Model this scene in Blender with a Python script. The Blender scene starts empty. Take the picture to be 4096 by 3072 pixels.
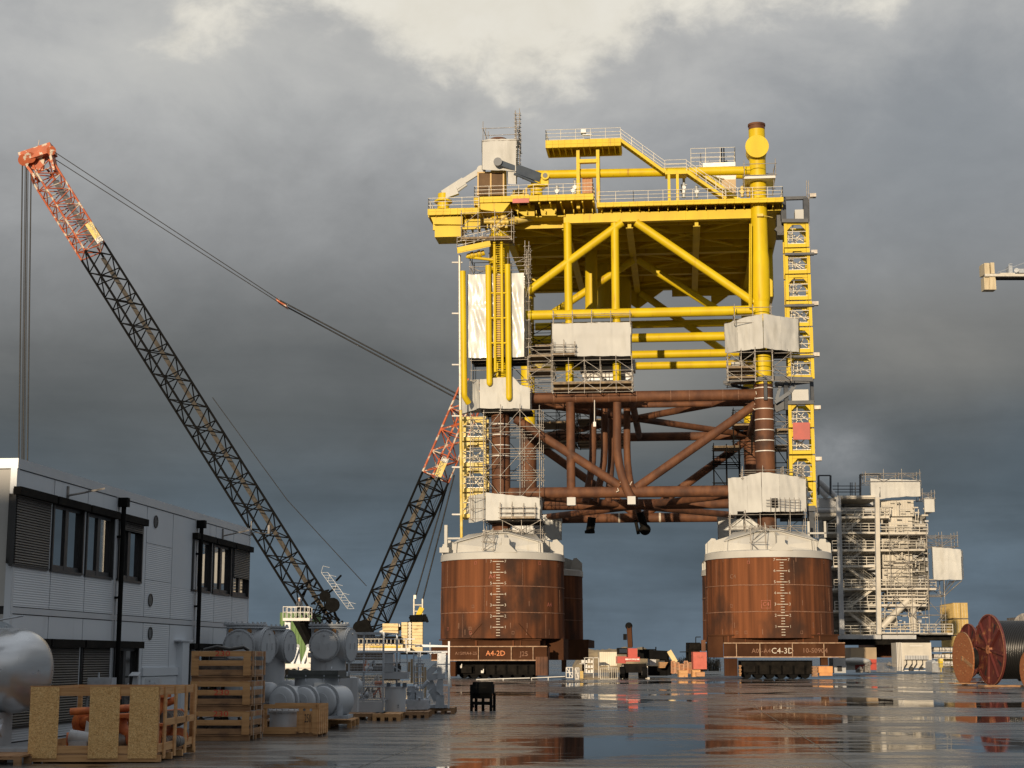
import bpy, math, random
from math import sin, cos, tan, pi, radians, sqrt, atan2
from mathutils import Vector, Matrix, noise
V = Vector
random.seed(7)
S = bpy.context.scene
COL = S.collection

# ---------------------------------------------------------------- camera, sky, sun, exposure
F = 6450.0; TH = radians(9.65); EYE = 1.85          # focal length in pixels of a 4096 px wide photo, pitch, eye height
cam_d = bpy.data.cameras.new("camera"); cam = bpy.data.objects.new("camera", cam_d); COL.objects.link(cam)
cam_d.sensor_width = 36; cam_d.lens = 36 * F / 4096; cam_d.clip_start = 0.5; cam_d.clip_end = 6000
cam.location = (0, 0, EYE); cam.rotation_euler = (pi / 2 + TH, 0, 0)
S.camera = cam
S.view_settings.view_transform = 'Standard'; S.view_settings.look = 'None'
S.view_settings.exposure = 0.0; S.view_settings.gamma = 1.0
SUN_AZ = radians(16.7); SUN_EL = radians(9.0)       # light travels towards +Y and a little +X
sd = V((sin(SUN_AZ) * cos(SUN_EL), cos(SUN_AZ) * cos(SUN_EL), -sin(SUN_EL)))
sl = bpy.data.lights.new("sun", 'SUN'); so = bpy.data.objects.new("sun", sl); COL.objects.link(so)
sl.energy = 4.25; sl.angle = radians(0.5); sl.color = (1.0, 0.80, 0.56)
so.rotation_euler = sd.to_track_quat('-Z', 'Y').to_euler(); so.location = (-30, -50, 80)

w = bpy.data.worlds.new("World"); S.world = w; w.use_nodes = True
N = w.node_tree.nodes; L = w.node_tree.links; N.clear()
def wn(t, **k):
    n = N.new(t)
    for a, b in k.items(): setattr(n, a, b)
    return n
def wm(op, a, b=None, c=None, clamp=False):
    n = N.new('ShaderNodeMath'); n.operation = op; n.use_clamp = clamp
    for i, x in enumerate((a, b, c)):
        if x is None: continue
        if isinstance(x, (int, float)): n.inputs[i].default_value = x
        else: L.new(x, n.inputs[i])
    return n.outputs[0]
def wnoise(scale, detail, rough, vec, dist=0.0):
    n = wn('ShaderNodeTexNoise'); n.inputs['Scale'].default_value = scale; n.inputs['Detail'].default_value = detail
    n.inputs['Roughness'].default_value = rough; n.inputs['Distortion'].default_value = dist; L.new(vec, n.inputs['Vector']); return n.outputs['Fac']
def wmix(fac, a, b, bt='MIX'):
    n = wn('ShaderNodeMix', data_type='RGBA', blend_type=bt)
    for s, x in ((n.inputs[0], fac), (n.inputs[6], a), (n.inputs[7], b)):
        if isinstance(x, (int, float)): s.default_value = x
        elif isinstance(x, tuple): s.default_value = (*x, 1)
        else: L.new(x, s)
    return n.outputs[2]
tc = wn('ShaderNodeTexCoord'); sep = wn('ShaderNodeSeparateXYZ'); L.new(tc.outputs['Generated'], sep.inputs[0])
az = wm('MULTIPLY', wm('ARCTAN2', sep.outputs[0], sep.outputs[1]), 57.2958)
el = wm('MULTIPLY', wm('ARCSINE', sep.outputs[2]), 57.2958)
mp = wn('ShaderNodeMapping'); mp.inputs['Scale'].default_value = (1, 1, 1.45); mp.inputs['Location'].default_value = (.31, .1, .55)
L.new(tc.outputs['Generated'], mp.inputs[0]); vec = mp.outputs[0]
n_big = wnoise(3.2, 4, .5, vec, .3); n_mid = wnoise(9, 9, .56, vec, .35); n_fine = wnoise(24, 8, .62, vec, .3)
def lin(r, g, b): return tuple((x / 255 / 12.92) if x / 255 < .04045 else ((x / 255 + .055) / 1.055) ** 2.4 for x in (r, g, b))
# how bright the cloud deck is at each height above the horizon
eln = wm('ADD', el, wm('MULTIPLY', wm('SUBTRACT', n_big, .5), 7.0))
mr = wn('ShaderNodeMapRange'); mr.inputs['From Min'].default_value = 0; mr.inputs['From Max'].default_value = 30; L.new(eln, mr.inputs[0])
cr = wn('ShaderNodeValToRGB'); L.new(mr.outputs[0], cr.inputs[0]); e = cr.color_ramp.elements
SKY = [(0.0, (96, 113, 128)), (3.0, (90, 106, 121)), (5.5, (83, 95, 106)), (8.0, (88, 92, 95)), (10.5, (116, 117, 117)),
       (14.0, (144, 145, 146)), (18.0, (170, 171, 172)), (21.5, (184, 185, 186)), (30, (176, 180, 185))]
e[0].position = 0; e[0].color = (*lin(*SKY[0][1]), 1); e[1].position = 1; e[1].color = (*lin(*SKY[-1][1]), 1)
for d_, c_ in SKY[1:-1]:
    q = e.new(d_ / 30); q.color = (*lin(*c_), 1)
cloud = wmix(1.0, cr.outputs[0], wmix(n_mid, (.58, .585, .60), (1.42, 1.42, 1.41)), 'MULTIPLY')
cloud = wmix(1.0, cloud, wmix(n_fine, (.84, .84, .84), (1.16, 1.16, 1.16)), 'MULTIPLY')
# thin level streaks low in the sky
mb2 = wn('ShaderNodeMapping'); mb2.inputs['Scale'].default_value = (1.0, 1.0, 7.0); L.new(tc.outputs['Generated'], mb2.inputs[0])
n_band = wnoise(5.5, 7, .58, mb2.outputs[0], .4)
lowm = wn('ShaderNodeMapRange'); lowm.interpolation_type = 'SMOOTHSTEP'; lowm.inputs['From Min'].default_value = 15; lowm.inputs['From Max'].default_value = 7; L.new(el, lowm.inputs[0])
cloud = wmix(lowm.outputs[0], cloud, wmix(1.0, cloud, wmix(n_band, (.52, .54, .56), (1.50, 1.47, 1.44)), 'MULTIPLY'))
# a lighter, warmer veil at the right
def bump2(a0, aw, e0, ew):
    x = wm('DIVIDE', wm('SUBTRACT', az, a0), aw); y = wm('DIVIDE', wm('SUBTRACT', el, e0), ew)
    r = wm('ADD', wm('MULTIPLY', x, x), wm('MULTIPLY', y, y))
    return wm('POWER', 2.718, wm('MULTIPLY', r, -1.0))
v1 = wm('MULTIPLY', bump2(15, 5, 10.8, 2.0), .75)
cloud = wmix(wm('MULTIPLY', v1, wm('MULTIPLY_ADD', n_mid, 1.2, .1)), cloud, lin(146, 143, 137))
v2 = wm('MULTIPLY', bump2(12, 7, 6.6, 1.4), .5); cloud = wmix(v2, cloud, lin(78, 86, 93))
v4 = wm('MULTIPLY', bump2(-11, 9, 9.5, 4.0), .5); cloud = wmix(v4, cloud, lin(100, 103, 104))
v5 = wm('MULTIPLY', bump2(16, 7, 18, 4.5), .6); cloud = wmix(v5, cloud, lin(132, 139, 146))
v6 = wm('MULTIPLY', bump2(-11, 9, 20.5, 3.6), .55); cloud = wmix(wm('MULTIPLY', v6, wm('MULTIPLY_ADD', n_mid, 1.6, -.1)), cloud, lin(205, 205, 200))
v7 = wm('MULTIPLY', bump2(11.4, 1.6, 7.0, 1.1), .75); cloud = wmix(wm('MULTIPLY', v7, wm('MULTIPLY_ADD', n_fine, 1.8, -.1)), cloud, lin(158, 160, 163))
v3 = wm('MULTIPLY', bump2(4, 4, 9.6, 2.0), .55); cloud = wmix(v3, cloud, lin(160, 158, 152))
# cream break in the clouds overhead, with ragged lower edges
edge = wm('ADD', wm('ADD', el, wm('MULTIPLY', wm('SUBTRACT', n_mid, .5), 10.0)), wm('MULTIPLY', wm('SUBTRACT', n_fine, .5), 4.5))
side = wm('MULTIPLY', bump2(-.3, 7.2, 25, 9), 1.0)
lift = wm('ADD', edge, wm('ADD', wm('MULTIPLY', side, 4.6), wm('MULTIPLY', bump2(-11.5, 3.4, 21, 3.4), 1.3)))
bm_ = wn('ShaderNodeMapRange'); bm_.interpolation_type = 'SMOOTHSTEP'; bm_.inputs['From Min'].default_value = 22.8; bm_.inputs['From Max'].default_value = 25.6
L.new(lift, bm_.inputs[0])
glow = wn('ShaderNodeMapRange'); glow.interpolation_type = 'SMOOTHSTEP'; glow.inputs['From Min'].default_value = 18.5; glow.inputs['From Max'].default_value = 25.5
L.new(lift, glow.inputs[0])
# the break stays a local patch ahead of the camera
def fall(x, a, b):
    r = wn('ShaderNodeMapRange'); r.interpolation_type = 'SMOOTHSTEP'; r.inputs['From Min'].default_value = a; r.inputs['From Max'].default_value = b
    r.inputs['To Min'].default_value = 1; r.inputs['To Max'].default_value = 0; L.new(x, r.inputs[0]); return r.outputs[0]
patch = wm('MULTIPLY', fall(el, 29, 36), fall(wm('ABSOLUTE', az), 22, 34))
cloud = wmix(wm('MULTIPLY', wm('MULTIPLY', glow.outputs[0], patch), .40), cloud, lin(205, 202, 194))
cloud = wmix(wm('MULTIPLY', wm('MULTIPLY', bm_.outputs[0], patch), .95), cloud, wmix(n_fine, lin(230, 223, 206), lin(249, 245, 234)))
# unseen sky scaled as fill light: a touch dimmer behind, brighter overhead
back = wn('ShaderNodeMapRange'); back.interpolation_type = 'SMOOTHSTEP'; back.inputs['From Min'].default_value = -.55; back.inputs['From Max'].default_value = .1
back.inputs['To Min'].default_value = .95; back.inputs['To Max'].default_value = 1.0; L.new(sep.outputs[1], back.inputs[0])
top = wn('ShaderNodeMapRange'); top.interpolation_type = 'SMOOTHSTEP'; top.inputs['From Min'].default_value = 28; top.inputs['From Max'].default_value = 50
top.inputs['To Min'].default_value = 1.0; top.inputs['To Max'].default_value = 1.3; L.new(el, top.inputs[0])
dim = wn('ShaderNodeCombineColor'); dd_ = wm('MULTIPLY', back.outputs[0], top.outputs[0])
for i in range(3): L.new(dd_, dim.inputs[i])
cloud = wmix(1.0, cloud, dim.outputs[0], 'MULTIPLY')
sk = wn('ShaderNodeTexSky', sky_type='NISHITA'); sk.sun_disc = False; sk.sun_elevation = SUN_EL; sk.sun_rotation = pi + SUN_AZ
b1 = wn('ShaderNodeBackground'); L.new(cloud, b1.inputs[0]); b1.inputs[1].default_value = .95
b2 = wn('ShaderNodeBackground'); L.new(sk.outputs[0], b2.inputs[0]); b2.inputs[1].default_value = 0.05
mxs = wn('ShaderNodeMixShader'); mxs.inputs[0].default_value = .06; L.new(b1.outputs[0], mxs.inputs[1]); L.new(b2.outputs[0], mxs.inputs[2])
wo = wn('ShaderNodeOutputWorld'); L.new(mxs.outputs[0], wo.inputs[0])

# ---------------------------------------------------------------- from the photograph's pixels to places at a real distance
def at(u, v, Y):
    x = (u - 2048) / F; y = (1536 - v) / F
    Yw = cos(TH) - y * sin(TH); Z = sin(TH) + y * cos(TH)
    return V((x * Y / Yw, Y, EYE + Z * Y / Yw))
class Frame:                                          # an upright working plane turned about Z, with depth d behind it
    def __init__(s, ox, oy, ang):
        s.o = V((ox, oy, 0)); s.ex = V((cos(ang), sin(ang), 0)); s.ey = V((-sin(ang), cos(ang), 0)); s.ang = ang
    def w(s, a, d, z): return s.o + s.ex * a + s.ey * d + V((0, 0, z))
    def px(s, u, v, d):
        ray = at(u, v, 1.0) - V((0, 0, EYE)); c = V((0, 0, EYE))
        o = s.o + s.ey * d; t = (o - c).dot(s.ey) / ray.dot(s.ey); p = c + ray * t
        return (p - s.o).dot(s.ex), p.z
    def p(s, u, v, d):
        a, z = s.px(u, v, d); return s.w(a, d, z)
WF = Frame(0, 0, 0)
JF = Frame(-0.9, 155.3, -0.1047)

# ---------------------------------------------------------------- mesh collector
class G:
    def __init__(s): s.v = []; s.f = []; s.sm = []; s.mi = []; s.m = 0
    def add(s, vs, fs, smooth=False):
        b = len(s.v); s.v += [V(x) for x in vs]
        for f in fs: s.f.append([i + b for i in f]); s.sm.append(smooth); s.mi.append(s.m)
        return s
    def obox(s, c, x, y, z):                           # centre and three half vectors
        c = V(c); P = [c + x * i + y * j + z * k for k in (-1, 1) for j in (-1, 1) for i in (-1, 1)]
        return s.add(P, [(0, 2, 3, 1), (4, 5, 7, 6), (0, 1, 5, 4), (2, 6, 7, 3), (0, 4, 6, 2), (1, 3, 7, 5)])
    def box(s, fr, a0, a1, d0, d1, z0, z1):
        return s.obox(fr.w((a0 + a1) / 2, (d0 + d1) / 2, (z0 + z1) / 2), fr.ex * abs(a1 - a0) / 2, fr.ey * abs(d1 - d0) / 2, V((0, 0, abs(z1 - z0) / 2)))
    def pbox(s, fr, u0, v0, u1, v1, d0, d1):           # box whose front face (at depth d0) covers the pixel rectangle
        um = (u0 + u1) / 2; vm = (v0 + v1) / 2
        return s.box(fr, fr.px(u0, vm, d0)[0], fr.px(u1, vm, d0)[0], d0, d1, fr.px(um, v1, d0)[1], fr.px(um, v0, d0)[1])
    def beam(s, p, q, w_, h_, up=None):
        p = V(p); q = V(q); d = (q - p); l = d.length
        if l < 1e-6: return s
        d /= l; up = up or V((0, 0, 1))
        if abs(d.dot(up)) > .98: up = V((0, 1, 0)) if abs(d.y) < .9 else V((1, 0, 0))
        r = d.cross(up).normalized(); u = r.cross(d)
        return s.obox((p + q) / 2, d * l / 2, r * w_ / 2, u * h_ / 2)
    def tube(s, p, q, r, n=8, r2=None, caps=True, smooth=True):
        p = V(p); q = V(q); d = q - p
        if d.length < 1e-6: return s
        d.normalize(); a = V((0, 0, 1)) if abs(d.z) < .9 else V((1, 0, 0))
        x = d.cross(a).normalized(); y = d.cross(x); r2 = r if r2 is None else r2
        A = [p + (x * cos(t) + y * sin(t)) * r for t in [2 * pi * i / n for i in range(n)]]
        B = [q + (x * cos(t) + y * sin(t)) * r2 for t in [2 * pi * i / n for i in range(n)]]
        s.add(A + B, [(i, (i + 1) % n, n + (i + 1) % n, n + i)[::-1] for i in range(n)], smooth)
        if caps: s.add(A, [tuple(range(n))]); s.add(B, [tuple(range(n))[::-1]])
        return s
    def path(s, pts, r, n=8):
        for i in range(len(pts) - 1): s.tube(pts[i], pts[i + 1], r, n, caps=(i in (0, len(pts) - 2)))
        for p in pts[1:-1]: s.ball(p, r * 1.0, n, 4)
        return s
    def bow(s, pts, r, n=10):                          # continuous bent tube
        rings = []; k = len(pts); pts = [V(p) for p in pts]
        for i, p in enumerate(pts):
            d = (pts[min(i + 1, k - 1)] - pts[max(i - 1, 0)]).normalized()
            a = V((0, 1, 0)) if abs(d.y) < .9 else V((1, 0, 0)); x = d.cross(a).normalized(); y = d.cross(x)
            rings.append([p + (x * cos(2 * pi * j / n) + y * sin(2 * pi * j / n)) * r for j in range(n)])
        vs = [q for R in rings for q in R]
        fs = [(i * n + j, i * n + (j + 1) % n, (i + 1) * n + (j + 1) % n, (i + 1) * n + j)[::-1] for i in range(k - 1) for j in range(n)]
        s.add(vs, fs, True); s.add(rings[0], [tuple(range(n))]); s.add(rings[-1], [tuple(range(n))[::-1]]); return s
    def lathe(s, c, d, prof, n=24, smooth=True):       # profile of (distance along d, radius); repeated points make creases
        c = V(c); d = V(d).normalized(); a = V((0, 0, 1)) if abs(d.z) < .9 else V((1, 0, 0))
        x = d.cross(a).normalized(); y = d.cross(x)
        runs = [[prof[0]]]                             # split the profile where it turns sharply, so only real corners crease
        for i in range(1, len(prof)):
            runs[-1].append(prof[i])
            if i < len(prof) - 1:
                p0, p1_, p2_ = prof[i - 1], prof[i], prof[i + 1]
                a0 = atan2(p1_[1] - p0[1], p1_[0] - p0[0]); a1 = atan2(p2_[1] - p1_[1], p2_[0] - p1_[0]); dl = abs((a1 - a0 + pi) % (2 * pi) - pi)
                if dl > .62 or not smooth: runs.append([prof[i]])
        for run in runs:
            vs = [c + d * t + (x * cos(2 * pi * i / n) + y * sin(2 * pi * i / n)) * r for t, r in run for i in range(n)]
            flat = len(run) == 2 and abs(run[0][0] - run[1][0]) < 1e-5
            s.add(vs, [(k * n + i, (k + 1) * n + i, (k + 1) * n + (i + 1) % n, k * n + (i + 1) % n) for k in range(len(run) - 1) for i in range(n)], smooth and not flat)
        return s
    def ball(s, c, r, n=12, m=8, sc=(1, 1, 1)):
        c = V(c); vs = []
        for j in range(m + 1):
            for i in range(n):
                vs.append(c + V((sin(pi * j / m) * cos(2 * pi * i / n) * r * sc[0], sin(pi * j / m) * sin(2 * pi * i / n) * r * sc[1], cos(pi * j / m) * r * sc[2])))
        return s.add(vs, [(j * n + i, (j + 1) * n + i, (j + 1) * n + (i + 1) % n, j * n + (i + 1) % n) for j in range(m) for i in range(n)], True)
    def plate(s, pts, t):                              # flat polygon given thickness vector t
        pts = [V(p) for p in pts]; n = len(pts); t = V(t)
        s.add(pts + [p + t for p in pts], [tuple(range(n)), tuple(range(2 * n - 1, n - 1, -1))] + [(i, n + i, n + (i + 1) % n, (i + 1) % n) for i in range(n)]); return s
    def grid(s, fn, nu, nv, smooth=True):
        vs = [fn(i / nu, j / nv) for j in range(nv + 1) for i in range(nu + 1)]
        return s.add(vs, [(j * (nu + 1) + i, j * (nu + 1) + i + 1, (j + 1) * (nu + 1) + i + 1, (j + 1) * (nu + 1) + i) for j in range(nv) for i in range(nu)], smooth)
def mesh_of(name, g, mats, off):
    me = bpy.data.meshes.new(name); me.from_pydata([tuple(v - off) for v in g.v], [], g.f)
    for m_ in (mats if isinstance(mats, (list, tuple)) else [mats]): me.materials.append(m_)
    me.polygons.foreach_set('use_smooth', g.sm); me.polygons.foreach_set('material_index', g.mi)
    me.validate(); me.update(); return me
ORG = {}
def tag(o, label=None, cat=None, group=None, kind=None):
    for k, x in (('label', label), ('category', cat), ('group', group), ('kind', kind)):
        if x: o[k] = x
    return o
def thing(name, loc, label, cat, group=None, kind=None):
    o = bpy.data.objects.new(name, None); COL.objects.link(o); o.location = loc; o.empty_display_size = .3
    ORG[o.name] = V(loc); return tag(o, label, cat, group, kind)
def part(name, g, mats, parent, label=None):
    if not g.v: return None
    off = ORG[parent.name]; o = bpy.data.objects.new(name, mesh_of(name, g, mats, off)); COL.objects.link(o)
    o.parent = parent; ORG[o.name] = off
    if label: o['label'] = label
    return o
def solo(name, g, mats, label=None, cat=None, group=None, kind=None):
    lo = V((min(v.x for v in g.v), min(v.y for v in g.v), min(v.z for v in g.v))); hi = V((max(v.x for v in g.v), max(v.y for v in g.v), 0))
    off = V(((lo.x + hi.x) / 2, (lo.y + hi.y) / 2, lo.z)) if kind != 'structure' else V((0, 0, 0))
    o = bpy.data.objects.new(name, mesh_of(name, g, mats, off)); COL.objects.link(o); o.location = off
    ORG[o.name] = off; return tag(o, label, cat, group, kind)
def copy_tree(o, loc, rz=0, parent=None):
    c = o.copy(); COL.objects.link(c)
    if parent: c.parent = parent
    else: c.location = loc; c.rotation_euler = (0, 0, rz)
    for ch in [x for x in bpy.data.objects if x.parent == o]: copy_tree(ch, None, 0, c)
    return c
def text_geo(txt, size):
    cu = bpy.data.curves.new('t', 'FONT'); cu.body = txt; cu.size = size; cu.align_x = 'CENTER'; cu.align_y = 'CENTER'; cu.resolution_u = 2
    o = bpy.data.objects.new('t', cu); COL.objects.link(o); bpy.context.view_layer.update()
    me = o.evaluated_get(bpy.context.evaluated_depsgraph_get()).to_mesh()
    r = ([v.co.copy() for v in me.vertices], [tuple(p.vertices) for p in me.polygons])
    o.evaluated_get(bpy.context.evaluated_depsgraph_get()).to_mesh_clear(); bpy.data.objects.remove(o); bpy.data.curves.remove(cu); return r
def put_text(g, txt, size, fn):
    vs, fs = text_geo(txt, size); g.add([fn(v.x, v.y) for v in vs], fs)

# ---------------------------------------------------------------- materials
def mat(name, c1, c2=None, rough=.5, metal=0, sc=(1, 1, 1), detail=5, lo=.35, hi=.65, bump=0, bsc=None, c3=None, sc3=None, lo3=.55, hi3=.7, r2=None, spec=.5, coat=0, obj=False, distort=0, wave=None, emit=None):
    m = bpy.data.materials.new(name); m.use_nodes = True; nt = m.node_tree; n = nt.nodes; l = nt.links
    b = n['Principled BSDF']; b.inputs['Roughness'].default_value = rough; b.inputs['Metallic'].default_value = metal
    b.inputs['Specular IOR Level'].default_value = spec; b.inputs['Coat Weight'].default_value = coat; b.inputs['Coat Roughness'].default_value = .15
    if emit: b.inputs['Emission Color'].default_value = (*c1, 1); b.inputs['Emission Strength'].default_value = emit
    src = n.new('ShaderNodeTexCoord').outputs['Object'] if obj else n.new('ShaderNodeNewGeometry').outputs['Position']
    def nz(scale, det=detail, dist=distort, off=0):
        mpn = n.new('ShaderNodeMapping'); mpn.inputs['Scale'].default_value = scale; mpn.inputs['Location'].default_value = (off, off, off); l.new(src, mpn.inputs[0])
        t = n.new('ShaderNodeTexNoise'); t.inputs['Scale'].default_value = 1; t.inputs['Detail'].default_value = det; t.inputs['Distortion'].default_value = dist
        l.new(mpn.outputs[0], t.inputs[0]); return t.outputs['Fac']
    def rng(x, a, c, to0=0., to1=1.):
        r = n.new('ShaderNodeMapRange'); r.inputs[1].default_value = a; r.inputs[2].default_value = c; r.inputs[3].default_value = to0; r.inputs[4].default_value = to1; l.new(x, r.inputs[0]); return r.outputs[0]
    def mix(f, a, c):
        x = n.new('ShaderNodeMix'); x.data_type = 'RGBA'; l.new(f, x.inputs[0])
        for s_, q in ((x.inputs[6], a), (x.inputs[7], c)):
            if isinstance(q, tuple): s_.default_value = (*q, 1)
            else: l.new(q, s_)
        return x.outputs[2]
    if c2:
        f = nz(sc); col = mix(rng(f, lo, hi), c1, c2)
        if c3: col = mix(rng(nz(sc3 or sc, off=3.3), lo3, hi3), col, c3)
        if wave:                                       # fine ribs: (axis, period, dark colour)
            sp = n.new('ShaderNodeSeparateXYZ'); l.new(src, sp.inputs[0])
            mm = n.new('ShaderNodeMath'); mm.operation = 'SINE'; m2 = n.new('ShaderNodeMath'); m2.operation = 'MULTIPLY'; m2.inputs[1].default_value = 2 * pi / wave[1]
            l.new(sp.outputs[wave[0]], m2.inputs[0]); l.new(m2.outputs[0], mm.inputs[0])
            wv = mm.outputs[0]
        l.new(col, b.inputs['Base Color'])
        if r2 is not None: l.new(rng(f, lo, hi, rough, r2), b.inputs['Roughness'])
    else: b.inputs['Base Color'].default_value = (*c1, 1)
    if bump or wave:
        bp = n.new('ShaderNodeBump'); bp.inputs['Strength'].default_value = bump or 1; bp.inputs['Distance'].default_value = .03
        if wave: l.new(wv, bp.inputs['Height']); bp.inputs['Distance'].default_value = wave[2]
        else: l.new(nz(bsc or (4, 4, 4), 6), bp.inputs['Height'])
        l.new(bp.outputs[0], b.inputs['Normal'])
    return m
M = {}
M['yellow'] = mat('yellow_paint', (.70, .515, .008), (.62, .44, .008), .48, sc=(.7, .7, .3), c3=(.42, .22, .03), sc3=(2.2, 2.2, .3), lo3=.62, hi3=.80, spec=.3, bump=.08, bsc=(1.5, 1.5, 1.5))
M['yellow2'] = mat('yellow_paint_pale', (.74, .60, .22), (.64, .46, .07), .55, sc=(2, 2, 2))
M['cream'] = mat('galvanised_rail', (.72, .68, .58), (.55, .52, .46), .4, .25, sc=(3, 3, 3))
M['rust'] = mat('rusty_steel', (.095, .038, .019), (.165, .068, .030), .72, sc=(1.3, 1.3, .5), lo=.36, hi=.64, c3=(.055, .026, .016), sc3=(.4, .4, .5), lo3=.52, hi3=.68, bump=.25, bsc=(5, 5, 3), spec=.4)
M['rustb'] = mat('rusty_streaked_steel', (.080, .030, .014), (.225, .080, .032), .85, sc=(1.7, 1.7, .055), detail=8, lo=.34, hi=.70, c3=(.048, .025, .017), sc3=(.45, .45, .22), lo3=.48, hi3=.68, bump=.35, bsc=(7, 7, 3), spec=.2)
M['rustd'] = mat('brown_beam_steel', (.048, .020, .010), (.085, .036, .017), .85, sc=(.5, .5, .3), c3=(.12, .055, .028), sc3=(1.5, 1.5, .3), lo3=.62, hi3=.78, bump=.2, bsc=(5, 5, 3), spec=.12)
M['tarp'] = mat('white_shrink_wrap', (.58, .58, .55), (.50, .50, .48), .6, sc=(.35, .35, .35), c3=(.42, .41, .37), sc3=(.9, .9, .22), lo3=.56, hi3=.80, bump=.4, bsc=(2.2, 2.2, .9), spec=.35)
M['tarp2'] = mat('grey_shrink_wrap', (.52, .53, .51), (.46, .47, .46), .42, sc=(.5, .5, .5), bump=.4, bsc=(1.0, 1.0, .7), coat=.22)
M['cap'] = mat('cream_cap_paint', (.52, .51, .47), (.44, .43, .40), .6, sc=(.5, .5, .3), c3=(.40, .36, .28), sc3=(2, 2, .2), lo3=.62, hi3=.8)
M['steel'] = mat('scaffold_tube', (.36, .34, .31), (.22, .20, .18), .45, .6, sc=(2, 2, 2))
M['board'] = mat('scaffold_board', (.30, .22, .13), (.16, .12, .08), .8, sc=(3, 3, 3))
M['black'] = mat('black_steel', (.004, .004, .004), (.007, .007, .007), .85, sc=(2, 2, 2), spec=.12)
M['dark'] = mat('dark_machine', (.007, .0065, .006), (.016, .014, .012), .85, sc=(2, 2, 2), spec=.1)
M['navy'] = mat('dark_blue_grey_steel', (.035, .042, .055), (.06, .068, .08), .5, sc=(2, 2, 2))
M['slate'] = mat('blue_grey_boom', (.06, .075, .10), (.085, .105, .13), .45, sc=(1, 1, 1))
M['red'] = mat('red_paint', (.48, .055, .035), (.36, .045, .03), .45, sc=(1, 1, 1))
M['cranered'] = mat('crane_red_paint', (.52, .115, .035), (.38, .085, .03), .6, sc=(1, 1, 1), c3=(.60, .52, .42), sc3=(1.3, 1.3, 1.3), lo3=.54, hi3=.58)
M['white'] = mat('white_paint', (.72, .70, .66), (.62, .60, .56), .45, sc=(1, 1, 1))
M['mark'] = mat('white_mark', (.66, .60, .50), (.44, .38, .30), .6, sc=(5, 5, 5))
M['chalk'] = mat('faded_chalk', (.30, .17, .11), (.18, .085, .05), .8, sc=(9, 9, 9))
M['pink'] = mat('red_chalk', (.46, .16, .12), (.30, .09, .05), .8, sc=(9, 9, 9))
M['orange'] = mat('orange_chalk', (.85, .33, .14), (.65, .22, .09), .8, sc=(9, 9, 9))
M['rope'] = mat('steel_rope', (.015, .015, .015), (.03, .03, .03), .5, .5, sc=(3, 3, 3))
M['gropes'] = mat('grey_hoist_rope', (.02, .02, .02), (.03, .03, .03), .5, .3, sc=(3, 3, 3))
M['clad'] = mat('grey_ribbed_cladding', (.56, .60, .64), (.61, .65, .69), .5, .15, sc=(.5, .5, .5), wave=(2, .048, .0022))
M['plain'] = mat('grey_smooth_cladding', (.56, .60, .64), (.61, .65, .69), .5, .15, sc=(.5, .5, .5), c3=(.43, .45, .47), sc3=(1.5, 1.5, .25), lo3=.6, hi3=.8)
M['fascia'] = mat('pale_fascia', (.50, .53, .56), (.54, .57, .60), .4, .2, sc=(1, 1, .2))
M['shutter'] = mat('dark_roller_shutter', (.060, .056, .052), (.085, .078, .070), .5, sc=(1, 1, 1), wave=(2, .052, .02))
M['frame'] = mat('dark_window_frame', (.018, .017, .017), (.03, .03, .03), .4, sc=(1, 1, 1))
M['glass'] = mat('window_glass', (.015, .016, .018), rough=.02, spec=1.0, coat=1)
M['glass'].node_tree.nodes['Principled BSDF'].inputs['Coat Roughness'].default_value = .01
M['glass'].node_tree.nodes['Principled BSDF'].inputs['IOR'].default_value = 2.2
M['osb'] = mat('osb_board', (.80, .50, .20), (.48, .25, .08), .75, sc=(16, 16, 40), detail=7, lo=.42, hi=.6, distort=2.2, c3=(.85, .60, .28), sc3=(34, 34, 15), lo3=.55, hi3=.66, obj=True)
M['wood'] = mat('pine_plank', (.62, .35, .15), (.46, .235, .09), .7, sc=(1.2, 1.2, 18), lo=.35, hi=.65, c3=(.30, .14, .06), sc3=(3, 3, 7), lo3=.62, hi3=.74, obj=True)
M['wood2'] = mat('weathered_plank', (.40, .22, .105), (.25, .135, .062), .75, sc=(2, 2, 14), c3=(.18, .10, .055), sc3=(3, 3, 5), lo3=.55, hi3=.7, obj=True)
M['grey'] = mat('grey_vessel_paint', (.44, .46, .48), (.38, .40, .42), .4, sc=(2, 2, 1), c3=(.28, .28, .28), sc3=(4, 4, 1), lo3=.62, hi3=.78, coat=.15)
M['grey2'] = mat('blue_grey_galvanised', (.46, .49, .53), (.34, .37, .40), .42, .2, sc=(5, 5, 5))
M['silver'] = mat('brushed_aluminium', (.62, .63, .64), (.52, .53, .54), .27, .8, sc=(1, 1, 6), r2=.36)
M['rustpipe'] = mat('orange_primer_pump', (.62, .18, .045), (.36, .09, .03), .55, sc=(7, 7, 7), obj=True)
M['modw'] = mat('pale_module_steel', (.62, .58, .50), (.50, .47, .41), .5, sc=(.7, .7, .7), c3=(.36, .32, .26), sc3=(1.5, 1.5, .3), lo3=.6, hi3=.75)
M['modg'] = mat('grey_module_steel', (.48, .49, .50), (.38, .39, .40), .5, sc=(.7, .7, .7))
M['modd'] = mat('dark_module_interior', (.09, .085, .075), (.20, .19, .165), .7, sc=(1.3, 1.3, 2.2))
M['contt'] = mat('tan_container', (.52, .36, .11), (.44, .30, .09), .55, sc=(1, 1, 1), wave=None)
M['spoolw'] = mat('orange_stained_spool_wood', (.36, .135, .05), (.28, .10, .036), .65, sc=(2, 2, 12), c3=(.30, .10, .04), sc3=(1, 1, 6), lo3=.55, hi3=.7)
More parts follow.
